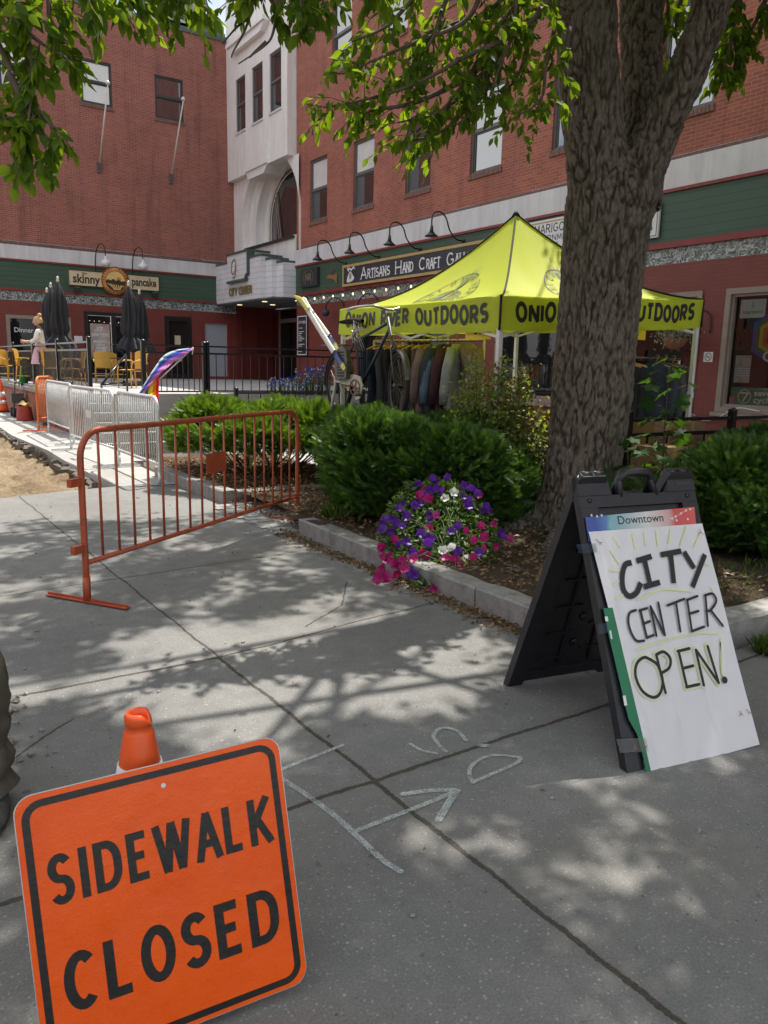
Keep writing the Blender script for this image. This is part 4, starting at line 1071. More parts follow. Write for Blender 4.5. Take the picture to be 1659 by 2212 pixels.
# folding sign board
AO = np.array([2.32, 1.73, .002]); AU = np.array([.98, -.19, 0]); AU = AU/np.linalg.norm(AU); AW = np.array([-AU[1], AU[0], 0])
PF = Fr(AO, AU, AW*.45+np.array([0, 0, 1.09]))
QF = Fr(AO+AW*.91+AU*.62, -AU, -AW*.45+np.array([0, 0, 1.09]))
ab = thing('sandwich_board', AO+AU*.31+AW*.45, 'black plastic folding sign board with hand lettered white cardboard poster', 'sign board')
PW, PL = .62, 1.075
def board(fr, flip):
    w = MB()
    x0, x1 = 0, PW
    sil = [(0, 0), (.075, 0), (.085, .035), (.535, .035), (.545, 0), (PW, 0), (PW, PL+.105), (.60, PL+.12), (.485, PL+.12), (.475, PL+.105), (.465, PL+.02), (.42, PL+.015), (.405, PL+.02), (.395, PL+.11), (.37, PL+.135), (.245, PL+.135), (.225, PL+.11), (.215, PL+.02), (.19, PL+.015), (.165, PL+.02), (.15, PL+.105), (.14, PL+.12), (.02, PL+.12), (0, PL+.105)]
    # raised rim and recessed web
    def strip(poly, c0, c1): w.prism(fr, poly, c0, c1)
    strip([(0, 0), (.075, 0), (.085, .035), (.085, PL-.03), (0, PL-.03)], -.04, 0)
    strip([(.535, .035), (.545, 0), (PW, 0), (PW, PL-.03), (.535, PL-.03)], -.04, 0)
    strip([(.0855, .035), (.5345, .035), (.5345, .09), (.0855, .09)], -.038, -.001)
    strip([(0, PL-.0295), (PW, PL-.0295), (PW, PL+.02), (0, PL+.02)], -.04, .0)
    strip([(0, PL+.0205), (.165, PL+.0205), (.15, PL+.105), (.14, PL+.12), (.02, PL+.12), (0, PL+.105)], -.035, .004)
    strip([(.465, PL+.0205), (PW, PL+.0205), (PW, PL+.105), (.60, PL+.12), (.485, PL+.12), (.475, PL+.105)], -.035, .004)
    # handle loop
    w.tube([fr.P(*p, -.014) for p in [(.215, PL+.01), (.228, PL+.09), (.25, PL+.118), (.31, PL+.122), (.37, PL+.118), (.392, PL+.09), (.405, PL+.01)]], .017, 8)
    # hinge barrels on the ears
    for a in (.03, .09): w.tube([fr.P(a, PL+.115, -.012), fr.P(a+.045, PL+.115, -.012)], .014, 8)
    for a in (.485, .545): w.tube([fr.P(a, PL+.115, -.012), fr.P(a+.045, PL+.115, -.012)], .014, 8)
    o = w.build('front_panel' if not flip else 'rear_panel', 'black_plastic', ab)
    w = MB(); w.fbox(fr, .0855, .5345, .0905, PL-.03, -.028, -.02); web = w.build('recessed_web', 'black_plastic', o)
    w = MB()
    for i, b in enumerate((.20, .36, .52, .68, .84)):
        w.fbox(fr, .13, .26, b, b+.012, -.036, -.0285); w.fbox(fr, .34, .49, b-.04, b-.028, -.036, -.0285)
        w.lathe(fr.P(.31, b+.05, -.034), [(.022, 0), (.018, .006)], 14, fr.n)
    for (a0, a1) in ((.18, .30), (.36, .46)): w.bar(fr.P(a0, .12, -.032), fr.P(a1, PL-.1, -.032), .012, .012)
    w.build('moulded_ribs', 'black_plastic', o)
    return o
fp = board(PF, False); board(QF, True)
for a in (.012, .608):
    w = MB(); w.lathe(PF.P(a, PL+.10, .004), [(.010, 0), (.008, .005)], 12, PF.n); w.build('rivet', 'chrome', ab)
    w = MB(); w.lathe(PF.P(.05 if a < .3 else .57, PL, .0), [(.011, 0), (.009, .006)], 12, PF.n); w.build('bolt', 'black_plastic', ab)
w = MB(); w.fbox(PF, .515, .60, PL+.045, PL+.062, .004, .0055); w.fbox(PF, .52, .595, PL+.075, PL+.078, .004, .0055); w.fbox(PF, .53, .585, PL+.028, PL+.031, .004, .0055); w.build('moulded_stamp', 'dark_trim', ab)
# printed banner sheet under the cardboard
def printed():
    m, nt, b = new_mat('event_print')
    tc = nt.nodes.new('ShaderNodeTexCoord'); sp = nt.nodes.new('ShaderNodeSeparateXYZ')
    mp = N(nt, 'ShaderNodeMapping'); nt.links.new(tc.outputs['Object'], mp.inputs['Vector']); nt.links.new(mp.outputs[0], sp.inputs[0])
    n = noise_n(nt, tc.outputs['Object'], 7, 2)
    x = math_n(nt, 'ADD', math_n(nt, 'MULTIPLY', sp.outputs[0], 1.0), math_n(nt, 'MULTIPLY', math_n(nt, 'SUBTRACT', n, .5), .12))
    f = math_n(nt, 'ADD', math_n(nt, 'MULTIPLY', x, 1.7), .5)
    c = ramp(nt, f, [(0.04, (.05, .09, .34)), (.17, (.10, .20, .42)), (.21, (.20, .42, .45)), (.5, (.66, .66, .64)), (.68, (.60, .38, .36)), (.74, (.62, .10, .09)), (.97, (.66, .12, .10))])
    nt.links.new(c, b.inputs['Base Color']); b.inputs['Roughness'].default_value = .25
    MATS['event_print'] = m
printed()
P1 = PF.up(.007); P2 = PF.up(.014)
bn = [hk(K3, P1, *q) for q in ((672, 388), (690, 520), (1275, 470), (1262, 332))]
w = MB(); w.flat(P1, bn[::1], 0); bo = w.build('printed_banner', 'event_print', ab)
w = MB(); A, B = hk(K3, P1, 852, 424), hk(K3, P1, 1095, 405); w.text(P1, 'Downtown', A[0], min(A[1], B[1])-.002, .037, .0012, width=B[0]-A[0]); 
w.build('lettering', 'marker_black', bo)
w = MB()
for q in ((705, 378), (735, 383), (760, 378), (1140, 395), (1160, 384), (1188, 368), (1215, 352), (1238, 345), (1165, 405), (1225, 398)):
    a, b = hk(K3, P1, *q); w.disc(P1, a, b, .0055, .0011, 10)
w.ribbon(P1, spline([hk(K3, P1, *q) for q in ((1125, 398), (1160, 384), (1215, 352), (1255, 338))], 4), .0015, .0008)
w.build('light_garland_print', 'reflective_white', bo)
# cardboard poster, slightly bowed
def bow(a, b): return .004*math.sin(a*9)+.006*max(0, (.2-b))*5*.4
def card(name, corners, mat, c, parent):
    (TL, TR, BR, BL) = [np.array(q) for q in corners]; rows = []
    for i in range(13):
        t = i/12; row = []
        for j in range(57):
            s_ = j/56; p = (TL*(1-s_)+TR*s_)*(1-t)+(BL*(1-s_)+BR*s_)*t
            row.append(P2.P(p[0], p[1], c-.0035*sum(math.exp(-((s_-k)/.02)**2) for k in (.09, .357, .6428))+.002*math.sin(t*9+s_*5)*s_))
        rows.append(row)
    w = MB(); w.grid([r[::-1] for r in rows]); return w.build(name, mat, parent)
poster = card('cardboard_poster', [hk(K3, P2, *q) for q in ((690, 467), (1305, 421), (1612, 1615), (1030, 1776))], 'paper_white', 0, ab)
w = MB(); w.flat(P2, [hk(K3, P2, *q) for q in ((768, 880), (818, 876), (1030, 1778), (1000, 1775), (985, 1690), (950, 1560), (905, 1480), (885, 1400), (850, 1250), (820, 1120), (800, 1040))], .0022); w.build('green_edge', 'card_green', poster)
w = MB()
for q in ((775, 925, 786, 950), (800, 1000, 808, 1046), (872, 1352, 888, 1405)):
    a, b = hk(K3, P2, q[0], q[1]), hk(K3, P2, q[2], q[3]); w.fquad(P2, a[0], b[0]+.008, b[1], a[1], .003)
w.build('printed_marks', 'paper_white', poster)
yl = [[(820, 495), (855, 550)], [(925, 480), (940, 560)], [(985, 470), (995, 540)], [(1050, 460), (1062, 545)], [(1130, 455), (1120, 530)], [(1215, 440), (1180, 545)], [(1290, 480), (1255, 550)], [(805, 570), (850, 640)], [(800, 675), (850, 680)], [(820, 755), (850, 735)], [(1315, 640), (1335, 648)], [(1345, 770), (1362, 795)], [(830, 830), (870, 810)],
      [(950, 835), (1080, 780), (1240, 790)], [(945, 1105), (1060, 1065), (1240, 1020), (1380, 1015)]]
OPEN = [[(1025, 1160), (985, 1145), (945, 1180), (940, 1250), (975, 1325), (1030, 1360), (1070, 1340), (1085, 1270), (1060, 1190), (1020, 1156)], [(1050, 1130), (1100, 1335)], [(1050, 1130), (1090, 1115), (1125, 1150), (1120, 1200), (1075, 1232)],
        [(1170, 1110), (1215, 1305)], [(1165, 1112), (1228, 1097)], [(1190, 1205), (1248, 1190)], [(1212, 1305), (1280, 1290)], [(1262, 1105), (1305, 1295)], [(1265, 1108), (1385, 1282)], [(1325, 1085), (1385, 1282)]]
w = MB(); strokes(w, P2, K3, yl, .006, .0026); strokes(w, P2, K3, OPEN+[[(1408, 1060), (1415, 1230)]], .030, .0023); w.build('yellow_highlight', 'marker_yellow', poster)
w2_ = MB(); strokes(w2_, P2, K3, OPEN+[[(1408, 1060), (1415, 1230)]], .021, .0042); w2_.build('paper_gap', 'paper_white', poster)
w = MB()
strokes(w, P2, K3, [[(918, 634), (885, 645), (868, 700), (873, 775), (905, 815), (945, 795), (968, 742)]], .024, .0062, rnd=False)
strokes(w, P2, K3, [[(985, 605), (1020, 760)], [(945, 625), (1025, 600)], [(985, 765), (1070, 740)], [(1075, 592), (1185, 572)], [(1128, 585), (1145, 745)], [(1200, 575), (1255, 665)], [(1312, 590), (1245, 765)]], .0235, .0062, rnd=False)
w.build('lettering', 'marker_black', poster)
w = MB(); strokes(w, P2, K3, [[(940, 890), (908, 905), (900, 950), (915, 1010), (945, 1055), (985, 1055)], [(965, 890), (1000, 1040)], [(960, 892), (1000, 880)], [(980, 965), (1015, 950)], [(998, 1040), (1035, 1025)], [(1018, 870), (1050, 1028)], [(1018, 870), (1095, 1025)], [(1060, 850), (1095, 1025)], [(1110, 865), (1200, 830)], [(1155, 850), (1178, 1005)],
    [(1215, 835), (1240, 1005)], [(1212, 836), (1270, 815)], [(1228, 910), (1275, 895)], [(1238, 1005), (1305, 980)], [(1312, 810), (1325, 975)], [(1308, 812), (1350, 802), (1370, 840), (1342, 888), (1316, 897)], [(1340, 890), (1405, 975)]], .0105, .0062)
w.build('lettering', 'marker_black', poster)
w = MB(); strokes(w, P2, K3, OPEN, .0125, .0062)
a, b = hk(K3, P2, 1420, 1267); w.disc(P2, a, b, .0145, .0068, 14); w.ribbon(P2, [hk(K3, P2, 1406, 1065), hk(K3, P2, 1410, 1130), hk(K3, P2, 1413, 1232)], [.026, .019, .009], .0062)
w.build('lettering', 'marker_black', poster)
w = MB()
for q, s_ in (((745, 525), .008), ((1290, 470), .010), ((1510, 1450), .007), ((1550, 1440), .007), ((938, 1632), .007), ((990, 1625), .006)):
    a, b = hk(K3, P2, *q)
    for k in range(6): w.ribbon(P2, [(a, b), (a+s_*2*math.cos(k*1.9+q[0]), b+s_*2*math.sin(k*2.3+1))], .0016, .005+k*.0002)
w.build('rusty_pin', 'terracotta', poster)
w = MB()
for (x, y, x2, y2) in ((620, 535, 735, 585), (835, 1585, 1010, 1660), (735, 965, 790, 1020)):
    A = [hk(K3, P2, *q) for q in ((x, y), (x+(x2-x)*.12, y2), (x2, y2-8), (x2-(x2-x)*.08, y-6))]; w.flat(P2, A, .0055)
w.build('tape', 'clear_glass', ab)
# chalk survey marks
GF = Fr((0, 0, 0), (1, 0, 0), (0, 1, 0))
ck = MB()
strokes(ck, GF, K5, [([(150, 530), (215, 500), (370, 440), (520, 380)], 0.0197), ([(180, 545), (225, 580), (330, 650), (480, 760), (600, 870), (740, 1000), (835, 1062)], 0.0221), ([(590, 845), (720, 795), (860, 740), (1000, 685), (1130, 630)], 0.0205), ([(850, 645), (1000, 625), (1130, 622)], 0.0246),
    ([(1140, 625), (1090, 700), (1040, 785)], 0.0262), ([(890, 375), (950, 408), (1030, 425)], 0.0164), ([(1080, 415), (1040, 375), (1015, 325), (1060, 287), (1140, 303), (1190, 355)], 0.0180), ([(1235, 578), (1480, 465), (1400, 437), (1300, 442), (1222, 490), (1208, 540), (1228, 585)], 0.0172), ([(1268, 383), (1302, 384)], 0.0279)], .025, .004)
def worn():
    m, nt, b = new_mat('worn_paint')
    P = nt.nodes.new('ShaderNodeNewGeometry').outputs['Position']
    n1 = noise_n(nt, P, 170, 4, .75); n2 = noise_n(nt, P, 22, 5, .7)
    b.inputs['Base Color'].default_value = (.50, .54, .54, 1); b.inputs['Roughness'].default_value = .9
    a = math_n(nt, 'ADD', math_n(nt, 'MULTIPLY', n1, .65), math_n(nt, 'MULTIPLY', n2, .35))
    nt.links.new(ramp(nt, a, [(.40, 0.0), (.55, .75)]), b.inputs['Alpha'])
    MATS['worn_paint'] = m
worn()
o = ck.build('chalk_marking', 'worn_paint'); tag(o, 'worn white spray paint arrow and letters on the pavement', 'pavement marking')
# ---------------------------------------------------------------- crowd barriers
def barrier(p, q, h, mat, label, n=17, group=None, plate=None, feet='flat', zlow=.26, hooks=True, r=.021, foot_dir=None, name='crowd_barrier'):
    p = np.array([*p, .0]); q = np.array([*q, .0]); L = np.linalg.norm(q-p); f = Fr(p, q-p, (0, 0, 1))
    t = thing(name, (p+q)/2, label, 'barrier', group)
    w = MB(); cr_ = .17
    pts = [f.P(0, .02)]+[f.P(0, z) for z in (zlow, .5, h-cr_)]+[f.P(cr_-cr_*math.cos(a), h-cr_+cr_*math.sin(a)) for a in np.linspace(.25, math.pi/2, 6)]
    pts += [f.P(L-cr_+cr_*math.sin(a), h-cr_+cr_*math.cos(a)) for a in np.linspace(0, math.pi/2-.25, 6)]+[f.P(L, z) for z in (h-cr_, .5, zlow, .02)]
    w.tube(pts, r, 10); w.build('frame', mat, t)
    w = MB(); w.tube([f.P(0, zlow), f.P(L, zlow)], r*.85, 8); w.build('bottom_rail', mat, t)
    for k in range(n):
        a = L*(k+1)/(n+1); e = min(a, L-a); zt = h-.01 if e > cr_ else h-cr_+math.sqrt(max(0, cr_**2-(cr_-e)**2))
        w = MB(); w.tube([f.P(a, zlow), f.P(a, zt)], r*.42, 6); w.build('upright', mat, t)
    if feet:
        for a in (0, L):
            fd = np.array(foot_dir if foot_dir is not None else np.cross(f.u, (0, 0, 1)), float); fd = fd/np.linalg.norm(fd)
            w = MB(); c = f.P(a, 0); w.bar(c-fd*.33+(0, 0, .012), c+fd*.33+(0, 0, .012), .05, .008); w.bar(c-fd*.33+(0, 0, .02), c+fd*.33+(0, 0, .02), .008, .02); w.tube([f.P(a, .01), f.P(a, .17)], r*1.18, 10); w.build('foot', mat, t)
    if hooks:
        for z in (.36, .78):
            w = MB(); w.box(f.P(-.06, z), (.09, .035, .05), np.array([f.u, -f.n, f.v]).T); w.build('hook', mat, t)
            w = MB(); w.tube([f.P(L+.01, z+.08), f.P(L+.05, z+.09), f.P(L+.055, z-.06), f.P(L+.035, z-.075)], .008, 6); w.build('hook', mat, t)
    if plate:
        w = MB(); w.fbox(f, plate[0], plate[1], plate[2], plate[3], .008, .012); w.build('plate', mat, t)
    return t
barrier((1.065, 4.95), (3.43, 6.63), 1.09, 'orange_paint', 'weathered orange steel barrier across the pavement in the middle', 17, plate=(1.34, 1.62, .66, .82), foot_dir=(-.37, .56, 0))
SG = 'silver crowd barriers along the path'
barrier((3.12, 17.25), (3.08, 14.75), 1.09, 'galvanised', 'farthest galvanised barrier in front of the low brick wall', 22, SG, hooks=False, r=.02)
barrier((2.86, 13.9), (2.97, 11.5), 1.09, 'galvanised', 'middle one of three galvanised barriers along the path', 22, SG, hooks=False, r=.02, plate=(1.0, 1.3, .62, .74))
barrier((2.98, 11.35), (2.97, 9.45), 1.09, 'galvanised', 'nearest galvanised barrier beside the green yew bush', 19, SG, hooks=False, r=.02)
barrier((3.0, 17.7), (3.5, 18.6), 1.14, 'hot_orange_paint', 'bright orange barrier behind the farthest silver one', 10, hooks=False, r=.024)
# ---------------------------------------------------------------- terrace wall, railings
lwall = MB(); lwall.b2((3.54, 16.3, -.25), (3.62, 29, .70)); lo_ = lwall.build('low_brick_wall', 'red_brick'); tag(lo_, 'low red brick wall with capstones under the terrace railing', 'wall')
w = MB()
for k in range(21):
    y = 16.32+k*.61; w.b2((3.48, y, .705), (3.80, y+.585, .80+random.uniform(-.008, .008)))
w.build('capstones', 'capstone', lo_)
def railing(p, q, z0, label, posts=2, h=1.04, bal=.115, two=True, low=.1, z1=None, name='railing', cap=True, postw=.07, group='black terrace railings'):
    p = np.array([*p, z0], float); q = np.array([*q, z0 if z1 is None else z1], float); d = q-p; L = np.linalg.norm(d[:2]); u = d/L
    t = thing(name, p, label, 'railing', group)
    up_ = np.array([0, 0, 1.])
    w = MB(); w.bar(p+up_*h, q+up_*h, .045, .035); w.build('top_rail', 'black_metal', t)
    if two:
        w = MB(); w.bar(p+up_*(h-.15), q+up_*(h-.15), .04, .04); w.build('middle_rail', 'black_metal', t)
    w = MB(); w.bar(p+up_*low, q+up_*low, .04, .03); w.build('bottom_rail', 'black_metal', t)
    n = min(int(L/bal), 95)
    for k in range(1, n):
        c = p+u*L*k/n; w = MB(); w.bar(c+up_*low, c+up_*(h-(.15 if two else 0)), .016); w.build('baluster', 'black_metal', t)
    for k in range(posts):
        c = p+u*L*k/max(1, posts-1); w = MB(); w.b2(c+(-postw/2, -postw/2, 0), c+(postw/2, postw/2, h+.07)); po = w.build('post', 'black_metal', t)
        w = MB(); w.lathe(c+up_*(h+.072), [(postw*.72, 0), (postw*.72, .015), (postw*.3, .04)], 8); w.build('post_cap', 'black_metal', po)
    return t
railing((3.72, 16.05), (3.72, 22.0), TZ-.03, 'black metal railing on the low brick wall in front of the yellow chairs', 3)
railing((3.72, 22.1), (3.72, 28.4), TZ-.03, 'black metal railing at the left edge of the photo', 3)
railing((4.78, 16.05), (6.08, 16.05), TZ-.05, 'short black railing behind the rainbow flag', 2, postw=.085)
railing((6.14, 16.05), (12.6, 16.05), TZ-.04, 'long black railing across the entrance, left of the skis', 3, bal=.2, postw=.085)
railing((6.05, 14.3), (11.0, 14.3), 0.0, 'low black railing just above the bright yew bush', 3, h=.95, bal=.25, two=False)
railing((6.3, 5.05), (9.6, 4.9), 0.0, 'black railing behind the maple sapling, right of the trunk', 3, h=1.05, bal=.3, two=True, low=.3)
w = MB(); a = gd(272, 766, 16.3); b = gd(219, 831, 15.2); w.tube([a, b], .022, 8); w.tube([b, b+(0.35, .25, .02)], .02, 8); w.tube([a, a-(0, 0, .9)], .02, 8); w.tube([b, b-(0, 0, .55)], .02, 8)
o = w.build('handrail', 'black_metal', at=(b[0], b[1], 0)); tag(o, 'diagonal black handrail of the terrace steps', 'handrail')
# rainbow flag
K2 = cropper(0, 700, 700)
fl = thing('pride_flag', gd(300, 880, 15.3)*np.array([1, 1, 0]), 'rainbow pride flag blowing from the railing above the silver barriers', 'flag')
def fp_(x, y, d=15.3): return gd(K2[0]+K2[2]*x, K2[1]+K2[2]*y, d)
U_ = spline([(1488, 1024), (1360, 1040), (1262, 1085), (1190, 1180), (1120, 1290), (1062, 1388)], 5)
D_ = spline([(1490, 1036), (1420, 1082), (1310, 1160), (1225, 1235), (1160, 1310), (1105, 1394)], 5)
cols = ['flag_white', 'flag_sky', 'flag_brown', 'flag_blue', 'flag_blue', 'flag_violet', 'flag_lilac', 'flag_lilac', 'flag_lilac']
cu_ = [0, .10, .22, .30, .42, .52, .6, .74, .88, 1.0]
for k, cn in enumerate(cols):
    rows = []
    for i in range(len(U_)):
        row = []
        for s_ in (cu_[k], cu_[k+1]):
            p = U_[i]*(1-s_)+D_[i]*s_; wv = .10*math.sin(i*.8+s_*5)+.05*math.sin(i*1.9+s_*9); row.append(fp_(p[0], p[1]+3*math.sin(i*1.3)*s_, 15.3+wv))
        rows.append(row)
    w = MB(); w.grid(rows); w.build('stripe', cn, fl)
UL = [(1118, 1372), (1150, 1325), (1183, 1285), (1205, 1262), (1228, 1232)]; LL = [(1114, 1385), (1140, 1398), (1172, 1425), (1200, 1462), (1222, 1492)]
for k, cn in enumerate(['flag_green', 'flag_yellow', 'flag_orange', 'flag_red']):
    rows = []
    for i in range(7):
        t = i/6; rows.append([fp_(UL[j][0]*(1-t)+LL[j][0]*t, UL[j][1]*(1-t)+LL[j][1]*t, 15.25+.05*math.sin(t*6+j)) for j in (k, k+1)])
    w = MB(); w.grid(rows); w.build('stripe', cn, fl)
w = MB(); w.tube([fp_(1490, 1018, 15.3), fp_(1484, 1075, 15.3)], .012, 6); w.tube([fp_(1484, 1030, 15.3), fp_(1100, 1390, 15.42)], .012, 6); w.build('pole', 'pole_white', fl)
# ---------------------------------------------------------------- terrace furniture
def chair(loc, rz, label):
    t = thing('rattan_chair', loc, label, 'chair', 'yellow rattan chairs on the terrace'); L = np.array(loc, float); c, s = math.cos(rz), math.sin(rz)
    def T(x, y, z): return L+np.array([x*c-y*s, x*s+y*c, z])
    w = MB(); rows = [[T(-.24+.48*j/6, -.24+.46*i/4, .44+.015*math.sin(i)) for j in range(7)] for i in range(5)]; w.grid(rows); w.grid([[p-(0, 0, .03) for p in r[::-1]] for r in rows]); w.build('seat', 'rattan_yellow', t)
    w = MB(); rows = [[T((-.22+.44*j/6)*(1+.15*i/5), .23+.05*i/5-.07*(1-((j-3)/3)**2)*-1*.5, .46+.46*i/5-(.05*((j-3)/3)**4 if i == 5 else 0)) for j in range(7)] for i in range(6)]; w.grid(rows); w.grid([[p-np.array([-s, c, 0])*-.02 for p in r[::-1]] for r in rows]); w.build('backrest', 'rattan_yellow', t)
    for sx in (-1, 1):
        w = MB(); w.tube([T(sx*.25, -.24, 0), T(sx*.26, -.25, .4), T(sx*.27, -.2, .62), T(sx*.28, -.02, .68), T(sx*.27, .18, .67), T(sx*.24, .26, .6)], .017, 6); w.build('arm', 'rattan_yellow', t)
        w = MB(); w.tube([T(sx*.23, .27, 0), T(sx*.22, .22, .45)], .016, 6); w.build('leg', 'rattan_yellow', t)
    w = MB(); w.tube([T(-.25, -.24, .2), T(.25, -.24, .2)], .011, 6); w.tube([T(-.23, .26, .2), T(.23, .26, .2)], .011, 6); w.tube([T(-.25, -.24, .2), T(-.23, .26, .2)], .011, 6); w.tube([T(.25, -.24, .2), T(.23, .26, .2)], .011, 6); w.build('stretcher', 'rattan_yellow', t)
    return t
c0_ = chair(tuple(gz(126, 834, TZ)), 2.4, 'yellow rattan chair nearest the low brick wall, left of the railing post')
def gzt(x, y): return tuple(gz(x, y, TZ))
for (x, y, rz, lb_) in ((158, 836, -2.0, 'yellow rattan chair facing the umbrella, second from the wall'), (62, 828, 1.2, 'shaded orange tinted rattan chair beside the woman in white'), (226, 826, 2.8, 'yellow rattan chair behind the diagonal handrail'),
                        (252, 822, .4, 'yellow rattan chair under the right pair of umbrellas'), (288, 838, -1.2, 'yellow rattan chair behind the rainbow flag'), (20, 822, .6, 'yellow rattan chair at the left edge behind the railing')):
    dup(c0_, gzt(x, y), rz-2.4, lb_)
def table(loc, label):
    t = thing('cafe_table', loc, label, 'table', 'dark cafe tables on the terrace'); L = np.array(loc)
    w = MB(); w.lathe(L, [(.38, .715), (.39, .72), (.39, .74), (.38, .745)], 24); w.build('tabletop', 'black_metal', t)
    w = MB(); w.lathe(L, [(.25, 0), (.24, .02), (.04, .04), (.03, .1), (.03, .715)], 16); w.build('pedestal', 'black_metal', t); return t
t0 = table(gzt(178, 822), 'round dark cafe table between the umbrellas and the double door')
dup(t0, gzt(95, 818), 0, 'round dark cafe table behind the woman in white'); dup(t0, gzt(268, 828), 0, 'round dark cafe table at the foot of the right umbrellas')
def umbrella(loc, label, h=2.62, seed=0):
    t = thing('closed_umbrella', loc, label, 'umbrella', 'closed black umbrellas on the terrace'); L = np.array(loc, float)
    w = MB(); w.lathe(L, [(.022, 0), (.022, h)], 10); w.build('pole', 'wood_light', t)
    w = MB(); w.lathe(L+(0, 0, h), [(.03, 0), (.042, .03), (.025, .07), (.035, .095), (.012, .14)], 10); w.build('finial', 'pole_white', t)
    n, rows = 40, []
    for i in range(26):
        u = i/25; z = h-.02-(h-1.0)*u
        R = .035+.10*min(1, u*5)**.8+.09*max(0, (u-.2))*1.1
        if .74 < u < .86: R *= .72+.28*abs(u-.8)/.06
        if u > .86: R *= 1.05+.5*(u-.86)/.14
        row = []
        for j in range(n+1):
            a = 2*math.pi*(j % n)/n; f = 1+(.34)*math.sin(a*8+1.5*math.sin(u*4+seed))*min(1, u*3)+.08*math.sin(a*3+u*6+seed)
            row.append(L+np.array([math.cos(a)*R*f, math.sin(a)*R*f, z-(.10*max(0, math.sin(a*4+seed)) if i == 25 else 0)]))
        rows.append(row)
    w = MB(); w.grid(rows); w.build('folded_canopy', 'umbrella_black', t)
    w = MB(); w.lathe(L, [(.26, 0), (.26, .06), (.05, .09), (.04, .3)], 16); w.build('base', 'black_metal', t); return t
def uat(px, D): 
    p = gd(px, 760, D); return (p[0], p[1], TZ)
umbrella(uat(133, 20.5), 'front closed umbrella of the left three, grey in the sun', 2.62, 0)
umbrella(uat(117.5, 22.0), 'closed umbrella in the middle of the left three', 2.6, 1)
umbrella(uat(108.5, 23.6), 'hindmost closed umbrella of the left three, beside the woman', 2.6, 2)
umbrella(uat(283, 21.0), 'larger closed umbrella left of the pair before the double door', 2.6, 3)
umbrella(uat(305.5, 22.8), 'closed umbrella right of the pair before the small black door', 2.55, 4)
# ---------------------------------------------------------------- people
def skin_body(name, joints, edges, radii, mat, parent=None, at=None, sub=2):
    me = bpy.data.meshes.new(name); off = LOC[parent.name] if parent is not None else np.array(at, float)
    me.from_pydata([tuple(np.array(p, float)-off) for p in joints], edges, [])
    me.materials.append(MATS[mat])
    o = bpy.data.objects.new(name, me); COL.objects.link(o)
    if parent is not None: o.parent = parent
    else: o.location = off
    LOC[o.name] = off
    bm = bmesh.new(); bm.from_mesh(me); ly = bm.verts.layers.skin.verify()
    bm.verts.ensure_lookup_table()
    for i, v in enumerate(bm.verts):
        r = radii[i]; v[ly].radius = (r, r) if not isinstance(r, tuple) else r; v[ly].use_root = (i == 0)
    bm.to_mesh(me); bm.free()
    s = o.modifiers.new('skin', 'SKIN'); s.use_smooth_shade = True; s.branch_smoothing = .6
    sd = o.modifiers.new('sub', 'SUBSURF'); sd.levels = sub; sd.render_levels = sub
    return o
def head(mb, c, fwd, r=.1):
    """skull, jaw, nose, ears as one smooth surface; fwd = facing"""
    c = np.array(c, float); f = np.array(fwd, float); f = f/np.linalg.norm(f); s = np.cross(f, (0, 0, 1)); n, m = 24, 18; rows = []
    for i in range(m+1):
        th = math.pi*i/m; row = []
        for j in range(n+1):
            ph = 2*math.pi*(j % n)/n
            x = math.sin(th)*math.cos(ph); y = math.sin(th)*math.sin(ph); z = math.cos(th)
            k = 1.0; xx, yy, zz = x*.095, y*.075, z*.118
            if z < 0: yy *= 1+.35*z; xx *= 1+.12*z
            if x > .8 and -.45 < z < .1: xx += .024*math.exp(-((y/.16)**2))*math.exp(-((z+.2)/.13)**2)
            if x > .7: xx += -.010*math.exp(-(((abs(y)-.38)/.14)**2))*math.exp(-((z-.08)/.1)**2)+.006*math.exp(-(y/.35)**2)*math.exp(-((z+.55)/.07)**2)
            if abs(y) > .8: yy += math.copysign(.014*math.exp(-((z)/.2)**2)*math.exp(-((x+.05)/.2)**2), y)
            row.append(c+(f*xx+s*yy+np.array([0, 0, zz]))*r/.1)
        rows.append(row)
    mb.grid(rows)
# woman on the terrace, turned to the left, holding greens
wp = gd(88, 760, 20.0); wp = np.array([wp[0], wp[1], TZ])
fw_ = -_r0*.92-_fh*.2; fw_[2] = 0; fw_ /= np.linalg.norm(fw_); sd_ = np.cross(fw_, (0, 0, 1)); Z_ = np.array([0, 0, 1.])
pe = thing('person', wp, 'woman in white top with blond hair bun on the terrace carrying green plants', 'person')
def W(f, s, z): return wp+fw_*f+sd_*s+Z_*z
J = [W(0, 0, .92), W(0, 0, 1.12), W(0, 0, 1.30), W(.01, 0, 1.40), W(.03, 0, 1.48),
     W(0, .17, 1.36), W(.06, .22, 1.12), W(.26, .14, 1.08), W(.36, .08, 1.10),
     W(0, -.17, 1.36), W(.06, -.22, 1.12), W(.26, -.14, 1.06), W(.36, -.08, 1.08),
     W(0, .09, .86), W(.03, .10, .48), W(0, .10, .08), W(.15, .10, .03), W(0, -.09, .86), W(.0, -.10, .48), W(-.03, -.10, .08), W(.12, -.10, .03)]
E_ = [(0, 1), (1, 2), (2, 3), (3, 4), (2, 5), (5, 6), (6, 7), (7, 8), (2, 9), (9, 10), (10, 11), (11, 12), (0, 13), (13, 14), (14, 15), (15, 16), (0, 17), (17, 18), (18, 19), (19, 20)]
Rr = [.14, .125, .135, .055, .05, .06, .045, .035, .03, .06, .045, .035, .03, .09, .055, .04, .035, .09, .055, .04, .035]
body = skin_body('body', J, E_, Rr, 'skin', pe)
w = MB(); head(w, W(.05, 0, 1.60), fw_*.97-Z_*.15, .1); w.build('head', 'skin', pe, smooth=True)
w = MB(); rows = []
